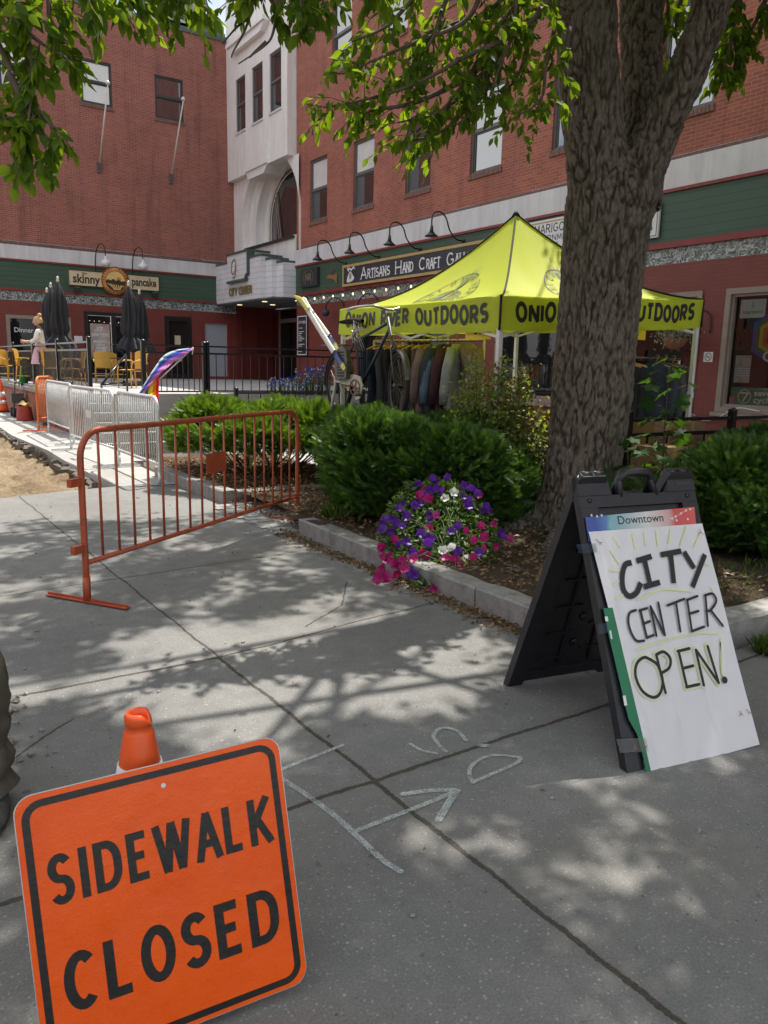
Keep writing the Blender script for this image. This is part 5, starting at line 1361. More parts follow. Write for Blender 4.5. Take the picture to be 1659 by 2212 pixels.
for i in range(12):
    th = 2.0*i/11; rows.append([W(.035, 0, 1.605)+np.array([0, 0, .128*math.cos(th)])+(fw_*(-.018)+(fw_*math.cos(p)*.098+sd_*math.sin(p)*.088)*math.sin(th))*1.0 - fw_*.028*(i/11) for p in np.linspace(0, 2*math.pi, 21)])
w.grid(rows); w.lathe(W(-.02, 0, 1.70), [(.02, 0), (.05, .025), (.055, .05), (.04, .085), (.01, .1)], 14); w.build('hair', 'blonde_hair', pe, smooth=True)
Jt = [W(0, 0, .90), W(0, 0, 1.12), W(0, 0, 1.31), W(0, 0, 1.39), W(0, .175, 1.365), W(.06, .225, 1.12), W(.2, .17, 1.09), W(0, -.175, 1.365), W(.06, -.225, 1.12), W(.2, -.17, 1.07)]
skin_body('shirt', Jt, [(0, 1), (1, 2), (2, 3), (2, 4), (4, 5), (5, 6), (2, 7), (7, 8), (8, 9)], [.165, .145, .15, .075, .078, .065, .055, .078, .065, .055], 'white_cloth', pe)
w = MB(); rows = [[W(math.cos(a)*(.14+.10*i/5)*(1+.06*math.sin(a*6+i)), math.sin(a)*(.16+.10*i/5)*(1+.06*math.sin(a*6+i)), .95-.42*i/5) for a in np.linspace(0, 2*math.pi, 31)] for i in range(6)]; w.grid(rows); w.build('skirt', 'pink_cloth', pe)
def hand(parent, wr, d, out, mat='skin', k=1.0):
    """palm, four unequal bent fingers and a thumb"""
    d = np.array(d)/np.linalg.norm(d); out = np.array(out)/np.linalg.norm(out); n = np.cross(d, out)
    J = [wr, wr+d*.045*k, wr+d*.085*k]; E = [(0, 1), (1, 2)]; R = [.026*k, .034*k, .03*k]
    for i, (o_, l) in enumerate(((-.03, .062), (-.010, .074), (.010, .07), (.028, .055))):
        b = len(J); J += [wr+d*.085*k+out*o_*k, wr+d*(.085+l*.5)*k+out*o_*1.1*k+n*.008*k, wr+d*(.085+l*.85)*k+out*o_*1.15*k+n*.028*k]; E += [(2, b), (b, b+1), (b+1, b+2)]; R += [.010*k, .009*k, .008*k]
    b = len(J); J += [wr+d*.04*k-out*.045*k+n*.006*k, wr+d*.075*k-out*.06*k+n*.02*k]; E += [(1, b), (b, b+1)]; R += [.012*k, .009*k]
    return skin_body('hand', J, E, R, mat, parent)
hand(pe, W(.34, .08, 1.10), fw_*.9-sd_*.4, Z_); hand(pe, W(.34, -.08, 1.08), fw_*.9+sd_*.4, Z_)
# the man whose trouser leg and boot enter at the left edge
mp_ = _r0*(-1.455)+_fh*2.43
mn = thing('person', mp_, 'person in bunched brown trousers and grey trainers standing at the left edge', 'person')
def Q(a, b, z): return mp_+_r0*a+_fh*b+np.array([0, 0, z])
# legs spread a little; only the near shin shows
knee, ank = Q(.08, .02, .50), Q(.115, -.01, .10)
Jm = [Q(-.30, .05, .95), Q(-.30, .05, 1.15), Q(-.30, .05, 1.38), Q(-.30, .03, 1.50), Q(-.30, .02, 1.58),
      Q(-.10, .05, 1.42), Q(-.04, .02, 1.15), Q(-.06, -.15, .95), Q(-.5, .05, 1.42), Q(-.56, .02, 1.15), Q(-.54, -.12, .92),
      Q(-.2, .04, .88), knee, ank, Q(.10, -.16, .04), Q(-.4, .04, .88), Q(-.44, .04, .48), Q(-.46, .02, .09), Q(-.5, -.14, .04)]
Em = [(0, 1), (1, 2), (2, 3), (3, 4), (2, 5), (5, 6), (6, 7), (2, 8), (8, 9), (9, 10), (0, 11), (11, 12), (12, 13), (13, 14), (0, 15), (15, 16), (16, 17), (17, 18)]
skin_body('body', Jm, Em, [.15, .14, .15, .06, .055, .065, .048, .038, .065, .048, .038, .09, .058, .04, .035, .09, .058, .04, .035], 'skin', mn)
w = MB(); head(w, Q(-.30, 0, 1.70), -_fh, .1); w.build('head', 'skin', mn, smooth=True)
w = MB(); w.grid([[Q(-.30+.085*math.sin(t)*math.cos(p), .02+.10*math.sin(t)*math.sin(p), 1.715+.125*math.cos(t)) for p in np.linspace(0, 2*math.pi, 17)] for t in np.linspace(0, 1.45, 8)]); w.build('hair', 'ink_brown', mn, smooth=True)
skin_body('jacket', [Q(-.30, .05, .92), Q(-.30, .05, 1.15), Q(-.30, .05, 1.38), Q(-.30, .04, 1.46), Q(-.09, .05, 1.43), Q(-.03, .02, 1.15), Q(-.05, -.13, .98), Q(-.51, .05, 1.43), Q(-.57, .02, 1.15), Q(-.55, -.1, .95)], [(0, 1), (1, 2), (2, 3), (2, 4), (4, 5), (5, 6), (2, 7), (7, 8), (8, 9)], [.18, .165, .17, .08, .085, .068, .055, .085, .068, .055], 'cloth_charcoal', mn)
hand(mn, Q(-.06, -.15, .95), (0, 0, -1), -_fh); hand(mn, Q(-.54, -.12, .92), (0, 0, -1), -_fh)
def trouser(name, hip, kn, an, mat, bunch=True):
    rows = []; pts = spline([hip, hip*.45+kn*.55, kn, kn*.5+an*.5, an], 9)
    for i, p in enumerate(pts):
        t = i/(len(pts)-1); R = .115*(1-t)+.072*t
        if t > .55 and bunch: R += .030*math.sin(t*52+math.sin(t*19))*(t-.5)+.034*(t-.55)
        rows.append([p+np.array([math.cos(a)*R*(1+.07*math.sin(a*3+t*14)+.04*math.sin(a*7+t*31)), math.sin(a)*R*(1+.07*math.sin(a*2+t*17)), .012*math.sin(a*2+t*9)]) for a in np.linspace(0, 2*math.pi, 25)])
    w = MB(); w.grid(rows); return w.build(name, mat, mn, smooth=True)
trouser('trouser_leg', Q(-.20, .04, .93), knee, Q(.115, -.02, .07), 'bark_trousers'); trouser('trouser_leg', Q(-.4, .04, .93), Q(-.44, .04, .48), Q(-.46, .02, .06), 'bark_trousers')
def shoe(c, d):
    d = np.array([d[0], d[1], 0]); d = d/np.linalg.norm(d); s = np.cross(d, (0, 0, 1)); w = MB(); rows = []
    for i in range(12):
        t = i/11; x = -.09+.30*t; wd = (.036+.018*math.sin(min(1, t*1.15)*math.pi*.9))*(1 if t < .9 else .75); hh = .10-.055*min(1, max(0, (t-.2)/.5))-(.03 if t > .95 else 0)
        rows.append([c+d*x+s*wd*math.cos(a)+np.array([0, 0, .012+hh*max(0, math.sin(a))]) for a in np.linspace(0, 2*math.pi, 17)])
    w.grid(rows); o = w.build('shoe', 'boot', mn, smooth=True)
    w = MB(); w.prism(Fr(c-(0, 0, 0), d, s), [(-.1, -.035), (.1, -.05), (.19, -.045), (.22, 0), (.19, .045), (.1, .05), (-.1, .035)], .001, .022); w.build('sole', 'rubber', o)
    w = MB(); w.tube([c+d*.07+s*.03+Z_*.075, c+d*.09+s*.055+Z_*.085, c+d*.11+s*.05+Z_*.06, c+d*.08+s*.02+Z_*.07], .004, 5); w.build('lace', 'black_metal', o)
shoe(Q(.135, -.02, 0), -_fh*.8+_r0*.35); shoe(Q(-.46, 0, 0), -_fh)
# ---------------------------------------------------------------- pop-up canopy
CN, CL, CR, CFr = np.array([4.85, 5.40, 2.17]), np.array([4.94, 8.43, 2.20]), np.array([7.85, 5.40, 2.33]), np.array([7.93, 8.45, 2.35])
CP = np.array([6.38, 6.92, 3.27])
tent = thing('canopy_tent', (6.38, 6.92, 0), 'lime yellow pop-up canopy tent with black lettering in front of the brick building', 'tent')
def fcv(t): return t**1.75
def roofpt(A, B, s_, t, off=0.0):
    e = A*(1-s_)+B*s_; q = e*(1-t)+CP*t
    z = e[2]+(CP[2]-e[2])*fcv(t)
    # cloth sags between the ridges
    z -= .10*math.sin(math.pi*s_)*(1-t)*t*2.2
    n = np.array([q[0]-CP[0], q[1]-CP[1], 1.2]); n = n/np.linalg.norm(n)
    wr = .006*math.sin(s_*23+t*9)*(1-t)
    return np.array([q[0], q[1], z+wr])+n*off
def valpt(A, B, s_, b):   # b = 0 eave ... 1 hem
    e = A*(1-s_)+B*s_; d = np.array([(A+B)[0]/2-CP[0], (A+B)[1]/2-CP[1], 0]); d = d/np.linalg.norm(d)
    flare = .012*math.sin(s_*17+1)*b+.016*math.sin(s_*6)*b
    return np.array([e[0], e[1], e[2]-.012*math.sin(math.pi*s_)-(.30+.012*math.sin(s_*math.pi*3))*b])+d*(flare+.004)
sides = [(CL, CN), (CN, CR), (CR, CFr), (CFr, CL)]
for (A, B) in sides:
    w = MB(); w.grid([[roofpt(A, B, j/26, i/20) for j in range(27)] for i in range(21)]); ro = w.build('roof_panel', 'canopy_fabric', tent)
    w = MB(); w.grid([[valpt(A, B, j/40, 1-i/6) for j in range(41)] for i in range(7)]); w.build('valance', 'canopy_fabric', tent)
def on_val(A, B):
    L = np.linalg.norm((B-A)[:2]); d = np.array([(A+B)[0]/2-CP[0], (A+B)[1]/2-CP[1], 0]); d = d/np.linalg.norm(d)
    def f(a, b): return valpt(A, B, a/L, (0.30-b)/.30)+d*.004
    return f, L
class CFm:
    """frame that follows cloth"""
    def __init__(s, f): s.f = f
    def P(s, a, b, c=0.0): return s.f(a, b)+np.array([-c*.7, -c*.7, 0])
for (A, B, seed) in ((CL, CN, 0), (CN, CR, 1)):
    f, L = on_val(A, B); fr = CFm(f); w = MB()
    def wp_(x, y): return (x, y+.012*math.sin(x*9+seed)+(.025*(y-.15)*math.sin(x*31+seed)))
    for (txt, a0, a1) in (('ONION', .17, .86), ('RIVER', .99, 1.55), ('OUTDOORS', 1.66+.08*seed, 2.86)):
        letters(w, fr, txt, a0, a1, .075, .185, .042, .001, gap=.36, warp=wp_)
    w.build('lettering', 'canopy_ink', tent)
    def fr_roof(a, b, A=A, B=B): return roofpt(A, B, a, b, .006)
    class RM:
        def P(s, a, b, c=0.0): return roofpt(A, B, a, b, .006+c)
    w = MB(); R_ = RM(); cx, cy, rx, ry = (.52, .36, .22, .23)
    # round emblem: ring lettering, a bulb with sprouting leaves
    w.ribbon(R_, arc2(cx, cy, rx, ry, 60, 400, 60), .008)
    w.ribbon(R_, arc2(cx, cy, rx*.62, ry*.66, 200, 340, 24), .006, .0003)
    for k in range(5):
        s_ = .02+.017*k; w.ribbon(R_, spline([(cx, cy+.06), (cx-s_*1.15, cy+.0), (cx-s_*1.3, cy-.07), (cx-s_*.4, cy-.125)], 6), .010-.001*k, .0006+k*.0002)
        w.ribbon(R_, spline([(cx, cy+.06), (cx+s_*1.15, cy+.0), (cx+s_*1.3, cy-.07), (cx+s_*.4, cy-.125)], 6), .010-.001*k, .0018+k*.0002)
    w.flat(R_, spline([(cx-.005, cy+.03), (cx-.035, cy-.01), (cx-.045, cy-.07), (cx-.01, cy-.11), (cx-.012, cy-.04)], 5), .003)
    for k, (dx, dy) in enumerate(((-.09, .23), (-.05, .27), (.0, .30), (.05, .28), (.10, .25), (.13, .19), (-.13, .18))):
        w.ribbon(R_, spline([(cx, cy+.06), (cx+dx*.25, cy+.06+dy*.5), (cx+dx, cy+.06+dy*.85)], 8), [.013*(1-i/17) for i in range(17)], .0030+k*.0003)
    for txt, t0, t1, rr in (('ONION', 205, 110, .83), ('RIVER', 70, -5, .83), ('OUTDOORS', 218, 330, .86)):
        n = len(txt)
        for i, ch in enumerate(txt):
            th = rad(t0+(t1-t0)*i/(n-1)); up_s = 1 if txt != 'OUTDOORS' else -1
            ex = np.array([math.sin(th), -math.cos(th)])*up_s; ey = np.array([math.cos(th), math.sin(th)])*up_s; o2 = np.array([cx+rx*rr*math.cos(th), cy+ry*rr*math.sin(th)])
            for st in GL[ch][1]: w.ribbon(R_, [o2+ex*(px-.3)*.040+ey*(py-.5)*.055 for px, py in st], .008, .005)
    w.build('emblem', 'canopy_ink_faded' if seed == 0 else 'canopy_ink', tent)
w = MB()
for A in (CN, CL, CR, CFr):
    w.tube([roofpt(A, A, 0, t, .006) for t in np.linspace(0, 1, 22)], .011, 6)
    w.tube([A+(0, 0, 0), A-(0, 0, .3)], .013, 6)
w.tube([CP-(0, 0, .02), CP+(0, 0, .03)], [.05, .02], 10); w.build('piping', 'fabric_black', tent)
for A, nm in ((CN, 0), (CL, 1), (CR, 2), (CFr, 3)):
    d = np.array([CP[0]-A[0], CP[1]-A[1], 0]); d = d/np.linalg.norm(d); b = A+d*.05
    w = MB(); w.b2((b[0]-.022, b[1]-.022, .02), (b[0]+.022, b[1]+.022, A[2]-.02)); w.b2((b[0]-.028, b[1]-.028, 1.25), (b[0]+.028, b[1]+.028, 1.31)); lg = w.build('leg', 'white_metal', tent)
    w = MB(); w.b2((b[0]-.06, b[1]-.06, .015), (b[0]+.06, b[1]+.06, .022)); w.build('foot_plate', 'white_metal', lg)
for (A, B) in sides:
    w = MB(); n = 2
    for i in range(n):
        p, q = A*(1-i/n)+B*(i/n), A*(1-(i+1)/n)+B*((i+1)/n); p = p+(CP-p)*[.03, .03, 0]; q = q+(CP-q)*[.03, .03, 0]
        w.bar(p-(0, 0, .08), q-(0, 0, .36), .012, .026); w.bar(p-(0, 0, .36), q-(0, 0, .08), .012, .026)
    w.build('truss', 'white_metal', tent)
w = MB(); w.tube([CN+(.05, .05, -.28), CN+(.07, .10, -.7), CN+(.10, .16, -1.0), CN+(.16, .2, -.7), CN+(.08, .1, -.3)], .012, 6); w.build('strap', 'fabric_black', tent)
def price(p, u, label, txt):
    f = Fr(p, u, (0, 0, 1)); o = MB(); o.fbox(f, -.16, .16, -.13, 0, 0, .004); t = o.build('price_sign', 'price_yellow', at=p); tag(t, label, 'price sign', 'yellow price signs on the tent')
    w = MB(); 
    if txt: w.text(f, txt, 0, -.10, .07, .0055, align='CENTER', bold=.01)
    else:
        for k in range(3): w.disc(f, -.03+.03*k, -.07+.015*(k % 2), .018, .0052+.0002*k, 8)
    w.build('lettering', 'canopy_ink', t)
price(gd(1034, 703, 7.55), (0.15, -1, 0), 'yellow price card under the left valance of the lime tent', '')
price(gd(1374, 706, 8.3), (1, -.0, 0), 'yellow price card with 50 just right of the tree trunk', '50')
# ---------------------------------------------------------------- clothes racks
def rack(p, q, h, label):
    p = np.array([*p, .02]); q = np.array([*q, .02]); t = thing('clothes_rack', (p+q)/2, label, 'clothes rack', 'clothes racks under the tent'); L = q-p; u = L/np.linalg.norm(L); s = np.cross(u, (0, 0, 1))
    w = MB(); w.tube([p+Z_*h, q+Z_*h], .016, 8); w.build('rail', 'chrome', t)
    for e in (p, q):
        w = MB(); w.tube([e, e+Z_*h], .014, 8); w.build('upright', 'white_metal', t)
        w = MB(); w.tube([e-s*.25+Z_*.04, e+s*.25+Z_*.04], .016, 8); w.build('foot', 'chrome', t)
    return p, u, s
def garment(c, u, s, kind, mat, label, group='clothes hanging on the racks', length=.95, wd=.24, turn=0.0):
    """hung sideways to the rail: c on the rail"""
    t = thing('garment', c, label, 'garment', group)
    a = math.cos(turn)*s+math.sin(turn)*u; b = np.cross(a, Z_)
    w = MB(); w.tube([c+Z_*.02, c+Z_*.045+a*.02, c+Z_*.03+a*.04, c-Z_*.05], .004, 5); w.tube([c-Z_*.05-a*0, c-Z_*.10-a*wd*.9], .012, 6); w.tube([c-Z_*.05, c-Z_*.10+a*wd*.9], .012, 6); w.build('hanger', 'wood_light', t)
    rows = []; n = 22
    for i in range(13):
        v = i/12
        if kind == 'shirt':
            W_ = wd*(.28+.72*min(1, v/.07)) if v < .07 else wd*(1+.06*v); D_ = .045+.03*v+.02*math.sin(v*9+c[0]*7); z = -.04-length*v
        else:
            W_ = wd*(.85-.05*v); D_ = .05+.02*math.sin(v*7+c[1]*9)*v; z = -.10-length*v
        rows.append([c+Z_*z+a*(math.cos(k)*W_)+b*(math.sin(k)*D_*(1+.5*math.sin(3*k+v*6+c[0]*11))+.012*math.sin(v*11+k)) for k in np.linspace(0, 2*math.pi, n+1)])
    w = MB(); w.grid(rows); w.build('cloth', mat, t, smooth=True)
    if kind == 'shirt':
        for sg in (-1, 1):
            w = MB(); p0 = c-Z_*.09+a*sg*wd*.88; w.tube([p0, p0-Z_*.22+a*sg*.05+b*.02, p0-Z_*.45+a*sg*.045+b*.05, p0-Z_*.6+a*sg*.03+b*.06], [.05, .062, .055, .045], 10); w.build('sleeve', mat, t)
    return t
RA, RB = gd(808, 745, 9.5), gd(1046, 742, 8.35)
P_, U1, S1 = rack(RA[:2], RB[:2], 1.80, 'chrome clothes rack of dark clothes behind the bicycle under the tent')
gs = [('pants', 'cloth_navy', 'navy garment at the left end of the left rack, beside the bicycle frame'), ('pants', 'cloth_black', 'black trousers behind the bicycle front wheel'), ('pants', 'cloth_charcoal', 'charcoal trousers behind the bicycle handlebar'),
      ('pants', 'cloth_black', 'black trousers just right of the bicycle front tyre'), ('pants', 'cloth_black', 'black trousers, second right of the bicycle front tyre'), ('pants', 'cloth_black', 'black trousers, third right of the bicycle front tyre'), ('pants', 'cloth_brown', 'dark brown trousers hanging among black ones'),
      ('pants', 'cloth_black', 'black trousers right of the dark brown trousers'), ('pants', 'cloth_brown', 'brown trousers left of the dusty mauve shirt'), ('shirt', 'cloth_dusty', 'dusty mauve shirt left of the blue shirt'), ('shirt', 'cloth_blue', 'slate blue shirt on the left rack'),
      ('shirt', 'cloth_navy', 'navy shirt right of the slate blue shirt'), ('shirt', 'cloth_maroon', 'maroon shirt on the left rack'), ('shirt', 'cloth_grey', 'pale grey shirt behind the tweed one')]
for i, (kd, mt, lb_) in enumerate(gs):
    c = P_+U1*(.06+(np.linalg.norm((RB-RA)[:2])-.42)*i/13)+Z_*1.80; garment(c, U1, S1, kd, mt, lb_, length=1.05 if kd == 'pants' else .92, wd=.23, turn=.25*math.sin(i*2.1)+.15)
c = RB*[1, 1, 0]+Z_*1.82-U1*.22-_fh*.08; garment(c, U1, S1, 'shirt', 'cloth_tweed', 'brown tweed patterned shirt facing front at the end of the left rack', length=.92, wd=.22, turn=1.25)
P2_, U2, S2 = rack((6.55, 5.85), (8.0, 5.75), 1.66, 'chrome clothes rack of black trousers behind the tree trunk')
for i in range(7):
    garment(P2_+U2*(.08+.10*i)+Z_*1.66, U2, S2, 'pants', 'cloth_black', ['black trousers at the left end of the right rack', 'second black trousers of the right rack', 'third black trousers of the right rack', 'fourth black trousers of the right rack, beside the trunk', 'black trousers of the right rack half behind the trunk', 'black trousers of the right rack behind the trunk', 'last black trousers behind the trunk'][i], length=1.05, wd=.2, turn=.25)
for i, (mt, lb_) in enumerate((('cloth_navy', 'navy coat half hidden right of the tree trunk'), ('cloth_charcoal', 'charcoal coat right of the tree trunk'), ('cloth_brown', 'dark brown coat, outermost right of the tree trunk'))):
    garment(P2_+U2*(1.05+.14*i)+Z_*1.66, U2, S2, 'shirt', mt, lb_, length=1.1, wd=.22, turn=.4)
# ---------------------------------------------------------------- old bicycle with skis
HB, HF = gd(733, 838, 9.55), gd(861, 818, 8.3)
e_ = HF-HB; e_[2] = 0; WB = np.linalg.norm(e_); e_ = e_/WB
zb = (HB[2]+HF[2])/2
BK = Fr((HB[0], HB[1], zb), e_, Z_)
bk = thing('bicycle', (HB[0]+e_[0]*WB/2, HB[1]+e_[1]*WB/2, 0.02), 'old rusty bicycle with chrome handlebar mounted above the hedge beside the clothes rack', 'bicycle')
ks = WB/1.08
STEER = rad(14)
def bp(x, y, c=0.0):
    return BK.P(x*ks, y, c)
def wpt(wx, r_, t, c=0.0):
    """point on a wheel; the front one is steered a little"""
    a = r_*math.cos(t); s_ = STEER if wx > .5 else 0.0
    return BK.P(wx*ks+a*math.cos(s_)-c*math.sin(s_), r_*math.sin(t), a*math.sin(s_)+c*math.cos(s_))
for wx, nm in ((0, 'rear'), (1.08, 'front')):
    w = MB(); w.tube([wpt(wx, .335, t) for t in np.linspace(0, 2*math.pi, 40, endpoint=False)], .027, 8, closed=True); wo = w.build('wheel', 'rubber', bk)
    w = MB(); w.tube([wpt(wx, .305, t) for t in np.linspace(0, 2*math.pi, 40, endpoint=False)], .010, 6, closed=True); w.build('rim', 'old_steel', wo)
    w = MB()
    for k in range(24):
        t = 2*math.pi*k/24; sg = (-1)**k; w.bar(wpt(wx, .03, t+.9*sg, .03*sg), wpt(wx, .30, t), .0035)
    w.build('spokes', 'old_steel', wo)
    w = MB(); w.tube([bp(wx, 0, -.06), bp(wx, 0, .06)], .022, 10); w.build('hub', 'old_steel', wo)
    w = MB(); rows = [[wpt(wx, r_, t, c) for c, r_ in ((-.035, .362), (-.02, .378), (.02, .378), (.035, .362))] for t in np.linspace(rad(20 if wx == 0 else 10), rad(190 if wx == 0 else 140), 24)]; w.grid(rows); w.build('mudguard', 'old_steel', bk)
w = MB(); F_ = 'old_steel'
for a, b, r_ in (((.30, .62), (.42, -.05), .016), ((.92, .60), (.42, -.05), .018), ((.90, .66), (.32, .48), .016), ((.42, -.05), (0, 0), .011), ((.31, .5), (0, 0), .010)):
    w.tube([bp(*a), bp(*((np.array(a)+b)/2)), bp(*b)], r_, 8)
w.build('frame', 'navy_paint', bk)
w = MB(); w.tube([bp(.88, .72), bp(.96, .45), bp(1.02, .38)], .018, 8)
for c in (-.045, .045): w.tube([bp(.985, .42, c*.7), bp(1.03, .22, c), bp(1.08, 0, c)], .011, 6)
w.build('fork', 'old_steel', bk)
w = MB(); w.tube([bp(.87, .74), bp(.87, .80)], .016, 8); hbp = [bp(*q) for q in ((.62, .80, -.31), (.74, .82, -.29), (.88, .83, -.17), (.90, .80, -.05), (.90, .80, .05), (.88, .83, .17), (.74, .82, .29), (.62, .80, .31))]; w.tube(spline(hbp, 5), .013, 8); hb = w.build('handlebar', 'chrome', bk)
for i in (0, 7):
    w = MB(); d = hbp[0 if i == 0 else 7]-hbp[1 if i == 0 else 6]; w.tube([hbp[i], hbp[i]-d*.8], .018, 8); w.build('grip', 'guard_white', hb)
w = MB(); rows = [[bp(.14+.30*u_, .70+.02*math.sin(u_*3), 0)+BK.n*(.10*(1-u_)**.7+.022)*math.sin(p)*1.0+Z_*(.022*math.cos(p)) for p in np.linspace(0, 2*math.pi, 17)] for u_ in np.linspace(0, 1, 10)]; w.grid(rows); sd = w.build('saddle', 'rubber', bk, smooth=True)
w = MB(); w.tube([bp(.30, .60), bp(.28, .69)], .013, 8); w.build('seat_post', 'chrome', sd)
w = MB(); w.prism(BK, [(-.02*ks, .05*ks), (.36*ks, .075*ks), (.50*ks, .06*ks), (.55*ks, -.02*ks), (.50*ks, -.13*ks), (.42*ks, -.15*ks), (.40*ks, -.03*ks), (-.02*ks, .0)], .05, .065); w.build('chain_guard', 'guard_white', bk)
w = MB(); w.tube([bp(.42+.09*math.cos(t), -.05+.09*math.sin(t), .075) for t in np.linspace(0, 2*math.pi, 20, endpoint=False)], .007, 6, closed=True)
for k in range(5): w.bar(bp(.42, -.05, .075), bp(.42+.088*math.cos(k*1.257), -.05+.088*math.sin(k*1.257), .075), .01)
w.build('chainring', 'terracotta', bk)
for sg in (-1, 1):
    w = MB(); w.tube([bp(.42, -.05, .085*sg), bp(.42+.15*sg, -.05-.08*sg, .1*sg)], .009, 6); w.box(bp(.42+.15*sg, -.05-.08*sg, .14*sg), (.09, .08, .02)); w.build('pedal', 'old_steel', bk)
# louvred metal cover over the rear wheel, carrier
w = MB(); rows = [[bp(-.08+.36*u_+.05*math.sin(v*3), -.0+.50*math.sin(.55+1.9*v)*.9*(1-.25*u_)+.02, .11) for u_ in np.linspace(0, 1, 8)] for v in np.linspace(0, 1, 8)]
w.prism(BK, [(.13, .02), (.42, .05), (.44, .25), (.40, .38), (.28, .43), (.16, .38), (.10, .22)], .06, .12); cv = w.build('metal_cover', 'galvanised' if False else 'old_steel', bk)
w = MB()
for k in range(9): w.fbox(BK, .19, .36, .07+.034*k, .085+.034*k, .1205, .125)
w.build('louvres', 'rubber', cv)
w = MB(); w.tube([bp(-.3, .44, -.06), bp(.24, .44, -.06)], .008, 6); w.tube([bp(-.3, .44, .06), bp(.24, .44, .06)], .008, 6)
for k in range(6): w.tube([bp(-.3+.1*k, .44, -.06), bp(-.3+.1*k, .44, .06)], .006, 6)
w.build('carrier', 'old_steel', bk)
w = MB(); w.tube([bp(.0, .0, .05), bp(-.03, -.4, .1)], .02, 6); w.build('prop_strut', 'guard_white', bk)
w = MB(); base = np.array([HB[0]+e_[0]*WB*.42, HB[1]+e_[1]*WB*.42, 0]); w.tube([base, base+Z_*(zb-.05*ks)], .035, 8); w.build('mounting_post', 'black_metal', bk)
w = MB()
for k in range(7): w.tube([bp(.46+.03*k, .38+.03*math.sin(k), .1), bp(.5+.05*math.sin(k*2), .52+.03*k, .14), bp(.42+.04*k, .60, .12), bp(.5, .45+.02*k, .16)], .005, 5)
w.build('wire_basket', 'chrome', bk)
# skis fastened to the bicycle
K4b = cropper(650, 750, 750)
def ski(pts, dep, wd, label):
    C = [gd(K4b[0]+K4b[2]*x, K4b[1]+K4b[2]*y, d) for (x, y), d in zip(pts, dep)]; sp_ = spline(C, 6)
    ax = sp_[-1]-sp_[0]; sidev = np.cross(ax, _fh*.9+_r0*.5); sidev = sidev/np.linalg.norm(sidev); n = np.cross(ax, sidev); n = n/np.linalg.norm(n)
    t = thing('ski', C[-1]*np.array([1, 1, 0]), label, 'ski', 'pair of skis on the bicycle'); K = len(sp_)
    def seg(i0, i1, nm, mt, th=.009):
        w = MB(); rows = []
        for i in range(i0, i1+1):
            u_ = i/(K-1); ww = wd*(.35+.65*min(1, u_*5))*(1 if u_ < .95 else .8)
            rows.append([sp_[i]+sidev*ww/2*a+n*c for a, c in ((-1, -th), (1, -th), (1, th), (-1, th), (-1, -th))])
        w.grid(rows); w.f.append((0, 1, 2, 3)); w.m.append(0); w.sm.append(False); return w.build(nm, mt, t)
    a, b, c = int(K*.45), int(K*.72), int(K*.86)
    seg(0, a, 'tip_section', 'ski_yellow' if 'front' in label else 'ski_white'); seg(a, b, 'middle_section', 'ski_white'); seg(b, c, 'blue_section', 'ski_blue'); seg(c, K-1, 'tail_section', 'ski_yellow')
ski([(678, 472), (715, 492), (760, 545), (880, 740), (1000, 930), (1046, 1002)], [10.1, 10.05, 9.95, 9.6, 9.25, 9.1], .062, 'front yellow and white ski with blue tail leaning on the bicycle')
ski([(742, 486), (752, 500), (800, 580), (880, 690), (950, 790), (1000, 866)], [10.3, 10.25, 10.1, 9.85, 9.6, 9.4], .06, 'rear white ski behind the yellow one')
# ---------------------------------------------------------------- signs and lamps on the facades
def fsign(fr, a0, a1, b0, b1, mat, label, border=None, th=.05, bw=.05, out=.03, name='shop_sign'):
    t = thing(name, fr.P((a0+a1)/2, b0, 0), label, 'sign')
    w = MB(); w.fbox(fr, a0, a1, b0, b1, out+.002, out+th); w.build('board', mat, t)
    if border:
        w = MB(); w.frame(fr, a0, a1, b0, b1, bw, out+th-.004, out+th+.012); w.build('border', border, t)
    return t, out+th+.002
t, c = fsign(RF, -21.8, -13.95, 3.97, 4.62, 'sign_charcoal', 'long charcoal gallery sign with gold frame and white lettering', 'gold_trim', bw=.075, out=.08)
w = MB(); x = -20.72
for txt, a0, a1, big in (('A', -20.72, -20.38, 1), ('RTISANS', -20.34, -19.12, 0), ('H', -18.86, -18.55, 1), ('AND', -18.50, -17.98, 0), ('C', -17.72, -17.42, 1), ('RAFT', -17.38, -16.76, 0), ('G', -16.5, -16.2, 1), ('ALLERY', -16.16, -15.15, 0)):
    letters(w, RF, txt, a0, a1, 4.125, .33 if big else .27, .042, c, gap=.30, serif=.045)
w.build('lettering', 'letter_white', t)
w = MB(); w.flat(RF, spline([(-21.55, 4.10), (-21.5, 4.25), (-21.4, 4.38), (-21.3, 4.40), (-21.2, 4.3), (-21.1, 4.2), (-21.2, 4.12), (-21.4, 4.08)], 4), c); w.ribbon(RF, spline([(-21.42, 4.42), (-21.5, 4.50), (-21.36, 4.49), (-21.27, 4.44)], 4), .05, c+.001); w.ribbon(RF, spline([(-21.27, 4.44), (-21.15, 4.52), (-21.08, 4.46)], 4), .05, c+.0015); e1 = w.build('hand_emblem', 'letter_white', t)
w = MB(); w.disc(RF, -21.33, 4.27, .07, c+.003, ry=.1); w.build('pot_emblem', 'letter_gold', e1)
t, c = fsign(RF, -24.72, -23.47, 4.14, 4.74, 'sign_charcoal', 'square charcoal sign with gold initials in a laurel wreath', None, th=.10, out=.03)
w = MB(); letters(w, RF, 'NR', -24.30, -23.90, 4.34, .22, .028, c, serif=.03)
for sg in (-1, 1):
    for k in range(7):
        th = rad(-60+22*k); p = (-24.10+sg*.33*math.cos(th), 4.44+.23*math.sin(th)); w.ribbon(RF, [p, (p[0]+sg*.05, p[1]+.05)], [.03, .004], c+.001+k*.0002)
